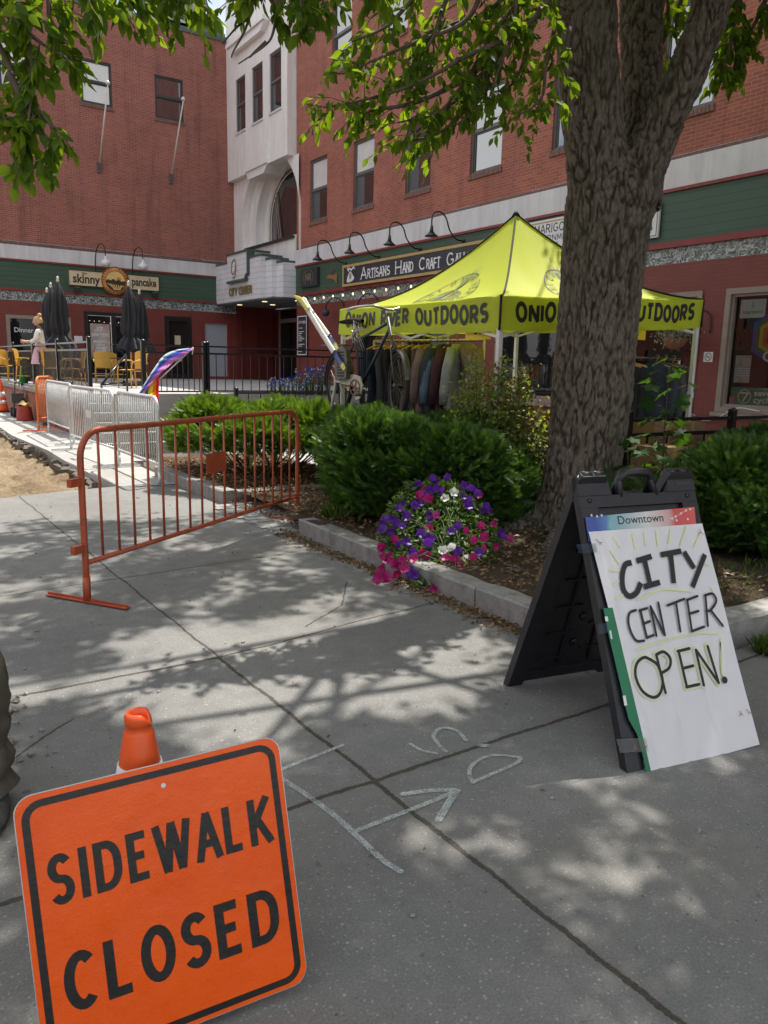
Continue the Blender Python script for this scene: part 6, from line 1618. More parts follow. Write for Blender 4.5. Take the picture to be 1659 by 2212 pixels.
w.build('lettering', 'letter_gold', t)
w = MB(); w.text(RF, 'SIMPLY ROOT', -24.10, 4.66, .035, c, align='CENTER'); w.build('small_lettering', 'letter_white', t) if False else None
w = MB(); w.flat(RF, spline([(-22.98, 4.34), (-22.75, 4.43), (-22.5, 4.40), (-22.3, 4.42), (-22.28, 4.12), (-22.45, 4.24), (-22.7, 4.30)], 4), .06); w.tube([RF.P(-22.7, 4.42, .05), RF.P(-22.45, 4.62, .1)], .012, 5); w.tube([RF.P(-22.9+.32*math.cos(a), 4.12+.18*math.sin(a), .04) for a in np.linspace(3.3, 6.0, 12)], .01, 5)
o = w.build('rusty_ornament', 'terracotta', at=RF.P(-22.6, 4.1, 0)); tag(o, 'small rusty metal fish ornament on the green clapboard', 'ornament')
t, c = fsign(RF, -13.79, -11.05, 3.98, 4.80, 'paper_white', 'white jewellery and tattoo shop sign left of the trunk', None, out=.08)
w = MB(); w.fbox(RF, -13.77, -11.07, 4.73, 4.76, c-.004, c+.004); w.fbox(RF, -13.77, -11.07, 4.02, 4.05, c-.004, c+.004); w.build('border_lines', 'gold_trim', t)
w = MB(); letters(w, RF, 'MARIGOLD', -13.32, -12.10, 4.51, .19, .024, c, gap=.3); letters(w, RF, 'ADORNMENTS', -13.36, -11.92, 4.33, .13, .018, c, gap=.3); letters(w, RF, 'TATTOO', -13.40, -12.05, 4.175, .11, .016, c, gap=1.1); letters(w, RF, 'JEWELRY', -12.95, -12.2, 4.065, .09, .014, c, gap=.3)
for k in range(8): w.ribbon(RF, arc2(-13.56+.04*math.cos(k*.785), 4.56+.035*math.sin(k*.785), .045, .04, 0, 330, 10), .008, c+.0005*k)
w.build('lettering', 'canopy_ink', t)
t, c = fsign(RF, -11.6, -10.01, 4.08, 4.74, 'paper_white', 'white sign with green lettering cut off by the right side of the trunk', None, out=.05)
w = MB(); letters(w, RF, 'WINE', -11.2, -10.13, 4.46, .19, .04, c, gap=.3); letters(w, RF, 'BEANS', -11.35, -10.13, 4.2, .19, .04, c, gap=.3); w.build('lettering', 'card_green', t)
w = MB(); w.frame(RF, -11.57, -10.04, 4.11, 4.71, .012, c-.001, c+.003); w.build('border', 'dark_trim', t)
t, c = fsign(RF, -25.0, -24.32, 1.86, 3.20, 'sign_charcoal', 'tall black directory board beside the recessed entrance', 'letter_white', bw=.03, th=.03, name='directory_board')
w = MB(); letters(w, RF, 'CITY CENTER', -24.93, -24.40, 2.94, .09, .014, c); y = 2.84
for ln in ('downtown', '', 'first floor', 'gallery', 'cafe', 'pancakes', 'outdoor shop', 'jewelry', '', 'second floor', 'offices', '', 'third floor', 'studios'):
    y -= .062
    if ln: w.fbox(RF, -24.92, -24.92+.035*len(ln), y, y+.022, c-.001, c+.0005)
w.build('lettering', 'letter_white', t)
# restaurant sign
t, c = fsign(LF, 6.45, 9.76, 4.16, 4.72, 'cream_board', 'cream restaurant sign with round sunset medallion on the green clapboard', 'ink_brown', bw=.025, out=.08)
w = MB(); w.text(LF, 'skinny', 6.60, 4.28, .32, c, width=.96, bold=.03); w.text(LF, 'the', 6.92, 4.585, .085, c+.001, width=.18, bold=.02); w.text(LF, 'pancake', 8.72, 4.33, .30, c, width=.92, bold=.03); w.build('lettering', 'ink_brown', t)
MC = (8.10, 4.43); m0 = MB(); m0.lathe(LF.P(*MC, .10), [(.51, 0), (.51, .09)], 40, LF.n); md = m0.build('medallion', 'sunset_orange', t)
w = MB(); w.ribbon(LF, arc2(*MC, .495, .495, 0, 360, 48)[:-1], .028, .192, closed=True); w.ribbon(LF, arc2(*MC, .355, .355, 0, 360, 40)[:-1], .02, .1925, closed=True)
for txt, t0, t1, sg in (('VERMONT CREPERIE', 190, -10, 1), ('LOVE', 222, 258, -1), ('LOCAL', 280, 322, -1)):
    n = len(txt)
    for i, ch in enumerate(txt):
        if ch not in GL: continue
        th = rad(t0+(t1-t0)*i/(n-1)); ex = np.array([math.sin(th), -math.cos(th)])*sg; ey = np.array([math.cos(th), math.sin(th)])*sg; o2 = np.array(MC)+np.array([math.cos(th), math.sin(th)])*.43
        for st in GL[ch][1]: w.ribbon(LF, [o2+ex*(px-.3)*.06+ey*(py-.5)*.07 for px, py in st], .013, .1935)
w.build('ring_lettering', 'ink_brown', md)
w = MB(); w.disc(LF, *MC, .345, .191, 36); w.build('sky_disc', 'sun_yellow', md)
w = MB(); w.disc(LF, MC[0]+.12, MC[1]+.06, .09, .1922); w.build('sun', 'sunset_orange', md)
w = MB(); w.flat(LF, [(MC[0]+.345*math.cos(a), MC[1]+.345*math.sin(a)) for a in np.linspace(math.pi*1.0, math.pi*2.0, 20)]+[(MC[0]+.3, MC[1]+.02), (MC[0]+.2, MC[1]-.01), (MC[0]+.12, MC[1]+.06), (MC[0]+.02, MC[1]+.0), (MC[0]-.08, MC[1]+.08), (MC[0]-.18, MC[1]+.01), (MC[0]-.27, MC[1]+.05)], .1926); w.build('mountains', 'ink_brown', md)
w = MB()
for k in range(7):
    w.ribbon(LF, spline([(MC[0]-.30+.10*k, MC[1]-.10-.01*k), (MC[0]-.15+.06*k, MC[1]-.2), (MC[0]-.05+.03*k, MC[1]-.32)], 6), .026, .1932+k*.0002)
w.build('field_rows', 'sun_yellow', md)
def goose(fr, a, b, label, name='gooseneck_lamp', group='black gooseneck lamps over the gallery sign', down=True):
    t = thing(name, fr.P(a, b, 0), label, 'lamp', group)
    w = MB(); w.lathe(fr.P(a, b, .03), [(.05, 0), (.05, .03), (.02, .05)], 12, fr.n)
    w.tube(spline([fr.P(a, b, .05), fr.P(a, b+.02, .28), fr.P(a, b+.22, .50), fr.P(a, b+.48, .62), fr.P(a, b+.60, .80), fr.P(a, b+.56, 1.0), fr.P(a, b+.40, 1.06), fr.P(a, b+.25, 1.06)], 5), .019, 8); w.build('arm', 'black_metal', t)
    w = MB(); p = fr.P(a, b+.25, 1.06); w.lathe(p, [(.035, 0), (.045, -.10), (.05, -.14)], 14); w.lathe(p-(0, 0, .14), [(.06, 0), (.10, -.05), (.16, -.09), (.165, -.11)], 18); w.build('lamp_shade', 'black_metal', t)
    return t
gl = goose(RF, -21.75, 4.70, 'black gooseneck lamp at the left end of the gallery sign')
L0 = RF.P(-21.75, 4.70, 0)
for y, lb_ in ((19.85, 'black gooseneck lamp, second from the left over the gallery sign'), (17.8, 'black gooseneck lamp, third from the left over the gallery sign'), (15.95, 'black gooseneck lamp beside the tent peak')):
    dup(gl, tuple(RF.P(-y, 4.70, 0)), 0, lb_)
def hook_lamp(a, b, label, sg=1, ball=True):
    t = thing('wall_hook', RF.P(a, b, 0), label, 'lamp bracket', 'curved brackets on the painted brick wall')
    w = MB(); w.tube(spline([RF.P(a, b-.42, .03), RF.P(a, b, .03), RF.P(a-.12*sg, b+.20, .1), RF.P(a-.4*sg, b+.24, .2), RF.P(a-.62*sg, b+.05, .3), RF.P(a-.66*sg, b-.12, .3)], 6), .022, 8); w.build('bracket', 'black_metal', t)
    if ball:
        w = MB(); w.lathe(RF.P(a-.66*sg, b-.34, .3), [(.02, 0), (.11, .05), (.13, .12), (.1, .19), (.03, .22)], 16); w.build('globe', 'navy_paint', t)
hook_lamp(-21.9, 3.42, 'curved bracket with dark purple globe left of the tent')
hook_lamp(-19.9, 3.42, 'curved bracket just above the left slope of the tent')
w = MB(); w.tube(spline([RF.P(-8.74, 2.26, .03), RF.P(-8.74, 2.47, .03), RF.P(-8.78, 2.62, .06), RF.P(-8.95, 2.70, .25), RF.P(-9.1, 2.62, .5), RF.P(-9.12, 2.5, .5)], 6), .014, 6); o = w.build('basket_bracket', 'black_metal', at=RF.P(-8.74, 2.26, 0)); tag(o, 'curved black plant bracket right of the tent corner', 'bracket')
hbk = thing('hanging_basket', RF.P(-9.12, 1.95, .5), 'hanging basket of grey green plants beside the right tent pole', 'hanging basket')
w = MB(); w.lathe(RF.P(-9.12, 1.95, .5), [(.05, 0), (.16, .06), (.22, .17), (.23, .2)], 18); w.build('pot', 'terracotta', hbk)
hp_ = RNG.normal(size=(420, 3))*[.17, .17, .11]+RF.P(-9.12, 2.24, .5); BASKET = (hp_, hbk)
w = MB()
for k in range(3): w.tube([RF.P(-9.12+.2*math.cos(k*2.1), 2.15, .5+.2*math.sin(k*2.1)), RF.P(-9.12, 2.5, .5)], .005, 4)
w.build('chain', 'black_metal', hbk)
# white swan lamps over the restaurant sign
def wlamp(a, label):
    t = thing('wall_lamp', LF.P(a, 4.72, .0), label, 'lamp', 'white lamps over the restaurant sign')
    w = MB(); w.tube(spline([LF.P(a-.12, 4.45, .06), LF.P(a-.12, 5.2, .1), LF.P(a-.06, 5.6, .3), LF.P(a+.03, 5.66, .5), LF.P(a+.1, 5.52, .62), LF.P(a+.11, 5.22, .62)], 6), .018, 6); w.build('arm', 'black_metal', t)
    w = MB(); p = LF.P(a+.11, 5.22, .62); w.lathe(p, [(.03, .02), (.04, -.06), (.07, -.1), (.15, -.16), (.185, -.23), (.16, -.3), (.08, -.36)], 18); w.build('lamp_shade', 'white_metal', t)
    return t
l0 = wlamp(7.55, 'white bell lamp on a black swan neck, left over the medallion'); dup(l0, tuple(LF.P(8.9, 4.72, 0)), 0, 'white bell lamp on a black swan neck, right over the medallion')
def flood(a, label):
    t = thing('floodlight', LF.P(a, 4.05, .1), label, 'floodlight', 'small black floodlights under the restaurant sign'); w = MB(); w.box(LF.P(a, 4.02, .22), (.2, .14, .16)); w.box(LF.P(a, 4.12, .12), (.04, .2, .06)); w.build('housing', 'black_plastic', t)
    w = MB(); w.box(LF.P(a, 4.104, .22), (.18, .12, .006)); w.build('lens', 'reflective_white', t); return t
f0 = flood(6.72, 'black floodlight under the left end of the restaurant sign'); dup(f0, tuple(LF.P(9.55, 4.05, .1)), 0, 'black floodlight under the right end of the restaurant sign')
def flagpole(a, label):
    t = thing('flagpole', LF.P(a, 8.4, 0), label, 'flagpole', 'bare white flagpoles on the left brick wall'); p = LF.P(a, 8.42, .08); q = LF.P(a+.05, 10.75, 1.45)
    w = MB(); w.tube([p, q], [.032, .022], 8); w.build('pole', 'pole_white', t); w = MB(); w.lathe(q, [(.03, 0), (.07, .04), (.075, .08), (.03, .14)], 10); w.build('finial', 'pole_white', t)
    w = MB(); w.fbox(LF, a-.07, a+.07, 8.2, 8.55, .002, .06); w.bar(LF.P(a, 8.3, .05), LF.P(a, 8.5, .14), .09); w.build('bracket', 'grey_frame', t); return t
g0 = flagpole(7.72, 'bare white flagpole on the left brick wall, under the white-blind window'); dup(g0, tuple(LF.P(10.36, 8.4, 0)), 0, 'bare white flagpole nearest the white bay')
w = MB(); w.fbox(LF, 6.57, 6.86, 2.17, 2.38, .002, .02); o = w.build('wall_plaque', 'paper_white', at=LF.P(6.7, 2.2, 0)); tag(o, 'small white plaque left of the restaurant double door', 'plaque')
# door poster
MATS['poster_print'] = None
def poster_mat():
    m, nt, b = new_mat('poster_print'); v = coords(nt, 'Object'); vo = N(nt, 'ShaderNodeTexVoronoi', Scale=6.5); nt.links.new(v, vo.inputs['Vector'])
    sc = nt.nodes.new('ShaderNodeSeparateColor'); nt.links.new(vo.outputs['Color'], sc.inputs[0])
    c = ramp(nt, sc.outputs[0], [(0, (.30, .10, .08)), (.3, (.5, .42, .30)), (.5, (.2, .24, .26)), (.75, (.45, .18, .14)), (1, (.5, .5, .47))])
    nt.links.new(mixc(nt, ramp(nt, vo.outputs['Distance'], [(.0, .0), (.12, .6)]), (.55, .5, .45), c), b.inputs['Base Color']); b.inputs['Roughness'].default_value = .4; MATS['poster_print'] = m
poster_mat()
t, c = fsign(LF, 7.17, 7.88, 1.55, 2.86, 'poster_print', 'colourful new menu items poster on the restaurant door', None, th=.01, out=-.09, name='door_poster')
w = MB(); 
for txt, y, h, wd in (('17', 2.58, .18, .2), ('NEW ITEMS', 2.40, .12, .62), ('BREAKFAST', 2.17, .09, .52), ('LUNCH', 2.05, .09, .3), ('DINNER', 1.93, .09, .34), ('DESSERT', 1.81, .09, .4)): w.text(LF, txt, 7.525, y, h, c, width=wd, bold=.03, align='CENTER')
w.build('lettering', 'letter_white', t)
# string lights along the glass block
sl = thing('string_lights', RF.P(-18, 3.8, .1), 'drooping string of warm bulbs along the glass block band', 'string lights')
pts = []; bulbs = []
for k in range(22):
    a = -24.6+.62*k
    for u_ in np.linspace(0, 1, 5, endpoint=False): pts.append(RF.P(a+.62*u_, 3.90-.06*math.sin(math.pi*u_), .11))
    bulbs.append(RF.P(a+.31, 3.84, .11))
w = MB(); w.tube(pts, .010, 5); w.build('cable', 'black_metal', sl)
for p in bulbs:
    w = MB(); w.lathe(p, [(.018, 0), (.018, -.07)], 8); so = w.build('socket', 'black_metal', sl)
    w = MB(); w.lathe(p-(0, 0, .07), [(.015, 0), (.03, -.035), (.032, -.06), (.012, -.09)], 10); w.build('bulb', 'lamp_glow', so)
# shop window stickers and stock (behind the glass)
WG = RF.up(-.115)
t, c = fsign(WG, -8.27, -7.80, 2.51, 2.83, 'paper_white', 'white sock brand poster in the right shop window', None, th=.004, out=-.01, name='window_poster')
w = MB(); w.text(WG, 'Smartwool', -8.22, 2.58, .075, c, width=.37); w.ribbon(WG, [(-8.06, 2.67), (-8.035, 2.74), (-8.01, 2.67)], .008, c); w.disc(WG, -8.035, 2.765, .012, c, 10); w.ribbon(WG, [(-8.07, 2.72), (-8.0, 2.72)], .006, c+.0003); w.build('lettering', 'canopy_ink', t)
t, c = fsign(WG, -8.26, -7.96, 1.38, 1.86, 'poster_print', 'bike service poster in the right shop window', None, th=.004, out=-.01, name='window_poster')
w = MB(); w.fquad(WG, -8.25, -7.97, 1.50, 1.64, c); w.build('white_panel', 'paper_white', t)
w = MB(); 
for i, s_ in enumerate(('BIKE SERVICE', 'BIKE SALES &', 'BIKE RENTALS')): w.text(WG, s_, -8.24, 1.60-.042*i, .026, c+.001, width=.26, bold=.02)
w.build('lettering', 'canopy_ink', t)
t, c = fsign(WG, -8.28, -5.4, .98, 1.30, 'card_green', 'green bicycle brand strip along the bottom of the right shop window', None, th=.004, out=-.01, name='window_strip')
w = MB(); w.ribbon(WG, arc2(-8.02, 1.14, .12, .12, 0, 360, 30)[:-1], .014, c, closed=True); w.ribbon(WG, [(-8.10, 1.20), (-7.95, 1.20), (-8.04, 1.05)], .032, c+.0005); w.text(WG, 'seven', -7.84, 1.16, .10, c, width=.40, bold=.03); w.text(WG, 'cycles', -7.84, 1.04, .10, c, width=.43, bold=.03); w.build('lettering', 'letter_white', t)
t, c = fsign(WG, -8.30, -8.20, .985, 1.13, 'flag_pink', 'small pink sticker in the corner of the right shop window', None, th=.003, out=.0, name='window_sticker')
hx = thing('window_decal', WG.P(-7.6, 1.8, 0), 'rainbow hexagon decal in the right shop window', 'decal')
for k, cn in enumerate(('flag_blue', 'flag_green', 'flag_yellow', 'flag_orange', 'flag_red')):
    r_ = .46-.075*k; r2 = r_-.075; w = MB()
    w.ribbon(WG, [(-7.55+r_*math.cos(rad(60*j+30+0)), 2.18+r_*math.sin(rad(60*j+30))) for j in range(6)], .066, .002+k*.0005, closed=True); w.build('colour_band', cn, hx)
w = MB(); w.text(WG, 'OR', -7.75, 1.76, .18, .006, width=.4, bold=.02); w.build('lettering', 'letter_white', hx)
t, c = fsign(WG, -10.78, -9.16, .98, 1.24, 'card_green', 'green clothing brand strip in the window behind the tent pole', None, th=.004, out=-.01, name='window_strip')
w = MB(); w.text(WG, 'patagonia', -10.65, 1.06, .13, c, width=.62, bold=.02); w.text(WG, 'Gregory', -9.9, 1.06, .13, c, width=.5, bold=.02); w.build('lettering', 'letter_white', t)
t, c = fsign(RF, -8.83, -8.64, 1.74, 1.92, 'paper_white', 'small square no smoking sign on the red painted pier', None, th=.004, out=.0, name='no_smoking_sign')
w = MB(); w.ribbon(RF, arc2(-8.735, 1.83, .065, .065, 0, 360, 24)[:-1], .012, c, closed=True); w.ribbon(RF, [(-8.78, 1.875), (-8.69, 1.785)], .011, c+.0005); w.build('prohibition_ring', 'red_trim', t)
w = MB(); w.ribbon(RF, [(-8.78, 1.825), (-8.70, 1.835)], .012, c+.001); w.build('cigarette', 'canopy_ink', t)
w = MB(); w.tube(spline([gd(1455, 883, 12.3), gx(1500, 897, 12.9), gx(1518, 908, 12.92), gx(1550, 903, 12.92), gx(1590, 882, 12.9), gx(1640, 888, 12.9)], 6), .012, 6); o = w.build('cable', 'pole_white', at=gx(1550, 903, 12.92)); tag(o, 'loose white cable along the sill of the right shop window', 'cable')
# stock seen through the shop windows
for i, (y, z, m_, lb_) in enumerate(((10.2, 1.3, 'ski_blue', 'blue backpack behind the glass of the window by the tent pole'), (9.6, 1.45, 'cloth_maroon', 'dark red backpack behind the glass of the window by the tent pole'), (7.3, 1.3, 'cloth_grey', 'grey jacket on display in the right shop window'))):
    t = thing('display_item', (13.75, y, 0.05), lb_, 'shop display'); w = MB(); rows = [[np.array([13.75+.16*math.sin(a)*(1+.1*math.sin(i_+a*3)), y+.24*math.cos(a)*(.55+.45*math.sin(.35+2.3*i_/9)), z-.35+.75*i_/9]) for a in np.linspace(0, 2*math.pi, 17)] for i_ in range(10)]; w.grid(rows); w.build('body', m_, t, smooth=True); w = MB(); w.b2((13.55, y-.3, .05), (13.95, y+.3, z-.36)); w.build('plinth', 'wood_light', t)
# cardboard boxes and shoes behind the right railing
for i, (px, py, d, s_, lb_) in enumerate(((1412, 925, 8.6, (.5, .4, .45), 'brown cardboard box left behind the black railing'), (1462, 930, 8.7, (.45, .4, .5), 'brown cardboard box by the right tent pole'), (1424, 985, 7.6, (.4, .35, .3), 'low cardboard box under the railing right of the trunk'))):
    p = gd(px, py, d); t = thing('cardboard_box', (p[0], p[1], .02), lb_, 'box', 'cardboard boxes behind the railing'); h_ = p[2]-.02+.1
    w = MB(); w.b2((p[0]-s_[0]/2, p[1]-s_[1]/2, .022), (p[0]+s_[0]/2, p[1]+s_[1]/2, .022+h_)); w.build('box', 'cardboard', t); w = MB(); w.b2((p[0]-.03, p[1]-s_[1]/2-.002, .1), (p[0]+.03, p[1]-s_[1]/2, .02+h_)); w.build('tape', 'gold_trim', t)
for (px, py, d, m_, lb_) in ((1410, 862, 9.1, 'reflective_white', 'white running shoe on a box behind the maple sapling'), (1460, 866, 9.0, 'flag_blue', 'blue running shoe on a box beside the tent pole')):
    c = gd(px, py+8, d); t = thing('running_shoe', c, lb_, 'shoe', 'shoes for sale'); w = MB(); rows = []
    for i in range(10):
        u_ = i/9; rows.append([c+_r0*(-.14+.28*u_)+_fh*.045*math.cos(a)*(.7+.4*math.sin(u_*2.6))+Z_*(.0+(.11-.075*u_)*max(0, math.sin(a))) for a in np.linspace(0, 2*math.pi, 13)])
    w.grid(rows); w.build('upper', m_, t, smooth=True); w = MB(); w.box(c-(0, 0, .012), (.2, .2, .02), np.array([_r0*1.4, _fh*.45, Z_]).T); w.build('sole', 'reflective_white', t)
# things by the low wall at the far left
cone((3.22, 24.5, 0), 'orange and white traffic cone at the far left edge by the low wall', h=.92, rb=.18)
t = thing('tool_bag', (3.3, 21.1, 0), 'red and yellow tool bag on the path against the low brick wall', 'bag')
w = MB(); rows = [[np.array([3.28+.2*math.cos(a)*(1-.25*i/6), 21.1+.34*math.sin(a)*(1-.2*i/6), .38*i/6+.03*math.sin(a*3)]) for a in np.linspace(0, 2*math.pi, 17)] for i in range(7)]; w.grid(rows); w.build('body', 'bag_red', t, smooth=True)
w = MB(); rows = [[np.array([3.28+.17*math.cos(a)*(1-.6*i/4), 21.1+.29*math.sin(a)*(1-.55*i/4), .37+.10*i/4+.03*math.sin(a*2)]) for a in np.linspace(0, 2*math.pi, 17)] for i in range(5)]; w.grid(rows); w.build('top_flap', 'bag_yellow', t, smooth=True); w = MB(); w.tube([(3.28, 20.95, .44), (3.28, 21.0, .56), (3.28, 21.2, .56), (3.28, 21.25, .44)], .015, 6); w.build('handle', 'fabric_black', t)
w = MB(); w.tube([(3.3, 20.3, .03), (3.38, 19.6, .05), (3.4, 19.3, .04)], .02, 6); w.box((3.4, 19.25, .05), (.12, .2, .06)); o = w.build('hand_tool', 'old_steel', at=(3.3, 20, 0)); tag(o, 'steel hand tool lying on the path by the tool bag', 'tool')
t = thing('trolley', (3.3, 22.4, 0), 'small dark wheeled cart by the low wall left of the tool bag', 'cart'); w = MB(); w.tube([(3.2, 22.3, .1), (3.3, 22.5, .9), (3.42, 22.5, .9)], .018, 6); w.tube([(3.3, 22.1, .1), (3.4, 22.3, .9)], .018, 6); w.box((3.3, 22.35, .5), (.3, .4, .25)); w.build('frame', 'old_steel', t)
for y in (22.2, 22.6): 
    w = MB(); w.lathe((3.2, y, .12), [(.12, -.03), (.12, .03)], 16, (1, 0, 0)); w.build('wheel', 'rubber', t)
t = thing('watering_can', (3.62, 23.2, .80), 'green plastic watering can on the capstones of the low wall', 'watering can')
w = MB(); w.lathe((3.62, 23.2, .805), [(.13, 0), (.13, .05), (.10, .14), (.05, .24), (.03, .34), (.012, .42)], 14); w.build('body', 'flag_green', t); w = MB(); w.tube([(3.62, 23.1, .85), (3.62, 22.95, .95), (3.62, 23.1, 1.02)], .015, 6); w.build('handle', 'flag_green', t)
# blue and white garden pinwheels in the entrance court
# ---------------------------------------------------------------- tree
def limb_pts(tab): return [gd(x, y, d) for x, y, d in tab]
tree = thing('tree', (5.15, 4.62, .1), 'large forked street tree with rough grey brown bark in the planter', 'tree')
trunk = []
for x0, x1, y, dd in ((1100, 1390, 1185, 6.78), (1146, 1356, 1120, 6.78), (1172, 1338, 1040, 6.78), (1185, 1345, 960, 6.78), (1192, 1364, 850, 6.78), (1200, 1370, 760, 6.78), (1210, 1382, 640, 6.78), (1216, 1397, 530, 6.78), (1222, 1412, 440, 6.78), (1224, 1440, 350, 6.78)):
    c = gd((x0+x1)/2, y, dd); trunk.append((c, np.linalg.norm(gd(x1, y, dd)-gd(x0, y, dd))/2*.975))
def tube_np(cs, rs, n=72, sub=14):
    P = spline(cs, sub); R = np.interp(np.linspace(0, len(cs)-1, len(P)), range(len(cs)), rs); return P, R
def rm(a, b, y, d): return gd((a+b)/2, y, d), np.linalg.norm(gd(b, y, d)-gd(a, y, d))/2*.95
limbs = []
L1 = [rm(1226, 1400, 430, 6.78), rm(1221, 1352, 320, 6.75), rm(1211, 1340, 200, 6.7), rm(1202, 1333, 100, 6.65), rm(1193, 1326, 0, 6.6)]
e1 = gd(1150, -330, 6.4); L1.append((e1, .20))
L2 = [rm(1300, 1430, 440, 6.82), rm(1338, 1432, 330, 7.0), rm(1342, 1430, 200, 7.2), rm(1341, 1430, 100, 7.3), rm(1340, 1434, 0, 7.4)]; L2.append((gd(1400, -330, 7.7), .17))
L3 = [rm(1270, 1412, 460, 6.75), rm(1335, 1440, 360, 6.70), rm(1392, 1478, 260, 6.62), rm(1436, 1524, 165, 6.55), rm(1476, 1557, 70, 6.5), rm(1497, 1583, 0, 6.45)]; L3.append((gd(1600, -260, 6.3), .17))
def bark_object(paths, name, parent, voxel=.013):
    w = MB()
    for cs in paths:
        P = spline([c for c, r in cs], 6); R = np.interp(np.linspace(0, len(cs)-1, len(P)), range(len(cs)), [r for c, r in cs]); w.tube(P, list(R), 40)
    tmp = w.build('tmp', 'bark'); md = tmp.modifiers.new('r', 'REMESH'); md.mode = 'VOXEL'; md.voxel_size = voxel; md.use_smooth_shade = True
    sm_ = tmp.modifiers.new('s', 'SMOOTH'); sm_.factor = .5; sm_.iterations = 6
    bpy.context.view_layer.update(); dg = bpy.context.evaluated_depsgraph_get(); me = bpy.data.meshes.new_from_object(tmp.evaluated_get(dg)); bpy.data.objects.remove(tmp)
    n = len(me.vertices); co = np.empty(n*3, np.float32); me.vertices.foreach_get('co', co); co = co.reshape(-1, 3); no = np.empty(n*3, np.float32); me.vertices.foreach_get('normal', no); no = no.reshape(-1, 3)
    ridge = np.zeros(n, np.float32)
    for i in range(n):
        c = co[i]; wv = mnoise.noise_vector(Vector((c[0]*3, c[1]*3, c[2]*2)))*.035
        n1 = mnoise.noise(Vector((c[0]+wv[0], c[1]+wv[1], (c[2])*.24))*22.0); n2 = mnoise.noise(Vector((c[0]+wv[1]+5, c[1]+wv[0], c[2]*.26+3))*43.0)
        n3 = mnoise.noise(Vector((c[0], c[1], c[2]*.7))*30.0)
        k = min(1, abs(n1)*4.2)**.8*.62+min(1, abs(n2)*3.2)*.38
        ridge[i] = k*(1+.25*n3)+.12*mnoise.noise(Vector(c)*2.2)
    co += no*((ridge-.65)*.030)[:, None]
    off = LOC[parent.name]; me.vertices.foreach_set('co', (co-off.astype(np.float32)).ravel())
    at = me.attributes.new('ridge', 'FLOAT', 'POINT'); at.data.foreach_set('value', np.clip(ridge, 0, 1))
    me.materials.clear(); me.materials.append(MATS['bark']); me.polygons.foreach_set('use_smooth', np.ones(len(me.polygons), bool)); me.update()
    o = bpy.data.objects.new(name, me); COL.objects.link(o); o.parent = parent; LOC[o.name] = off; return o
roots = []
c0 = trunk[0][0]
for a, l in ((3.6, .75), (4.5, .9), (5.3, .6), (2.7, .6), (1.2, .5), (.2, .5)):
    d = np.array([math.cos(a), math.sin(a), 0]); b = np.array([c0[0], c0[1], .12]); roots.append([(b+d*.22+(0, 0, .30), .14), (b+d*.38+(0, 0, .10), .10), (b+d*.38+d*l*.4+(0, 0, .02), .06), (b+d*(.38+l)-(0, 0, .04), .03)])
trunk[-1] = (gd(1322, 385, 6.78), trunk[-2][1]*.86); trunk.append((gd(1322, 335, 6.78), trunk[-2][1]*.4))
tk = [(trunk[0][0]*[1, 1, 0]+(0, 0, .0), trunk[0][1]*1.02)]+trunk
trunk_o = bark_object([tk, L1, L2, L3]+roots, 'trunk', tree)
# leaf clouds
def leaf_cloud(pos, direc, size, mat, name, parent=None, at=None, fine=False, tags=None, wid=.42, droop=.25, seed=1):
    """one small pointed leaf per position, folded along its midrib"""
    r = np.random.default_rng(seed); n = len(pos); d = direc/(np.linalg.norm(direc, axis=1, keepdims=True)+1e-9)
    ref = r.normal(size=(n, 3)); ref[:, 2] += 1.2; s = np.cross(d, ref); s /= (np.linalg.norm(s, axis=1, keepdims=True)+1e-9); nn = np.cross(s, d)
    L = size[:, None] if np.ndim(size) else np.full((n, 1), size)
    def P(u, v, z): return pos+d*L*u+s*L*v*wid+nn*L*z
    if fine:
        cols = [P(0, 0, 0), P(.28, .42, .05), P(.62, .40, .03), P(1, 0, -droop*.6), P(.62, -.40, .03), P(.28, -.42, .05), P(.5, 0, -.05)]
        V = np.stack(cols, 1).reshape(-1, 3); b = (np.arange(n)*7)[:, None]
        F = np.concatenate([b+np.array(t)[None] for t in ((0, 6, 1), (1, 6, 2), (2, 6, 3), (3, 6, 4), (4, 6, 5), (5, 6, 0))], 0)
    else:
        V = np.stack([P(0, 0, 0), P(.45, .5, .06), P(1, 0, -.1), P(.45, -.5, .06)], 1).reshape(-1, 3); b = (np.arange(n)*4)[:, None]
        F = np.concatenate([b+np.array(t)[None] for t in ((0, 2, 1), (0, 3, 2))], 0)
    return fast_mesh(name, V, F, mat, parent, at, tags)
# main crown over the pavement (seen only from below its rim); twigs are kept clear of the view down the street
def inside(P, m=40, ytop=-20):
    x, y, z = project(P); return (z > 0.1) & (x > -m) & (x < 1659+m) & (y > ytop) & (y < 2212+m)
def val3(P, sc, off): return np.array([mnoise.noise(Vector(p*sc+off)) for p in P])
C0 = np.array([4.9, 4.9, 7.6])
cand = RNG.normal(size=(26000, 3)); cand /= np.linalg.norm(cand, axis=1, keepdims=True); cand *= (RNG.random((26000, 1))**.42)
cand = cand*np.array([6.6, 6.6, 3.6])+C0
cand = cand[cand[:, 2] > 4.3]
cand = cand[cand[:, 0] < 11.6]
cand = cand[~inside(cand, 60, -60)]
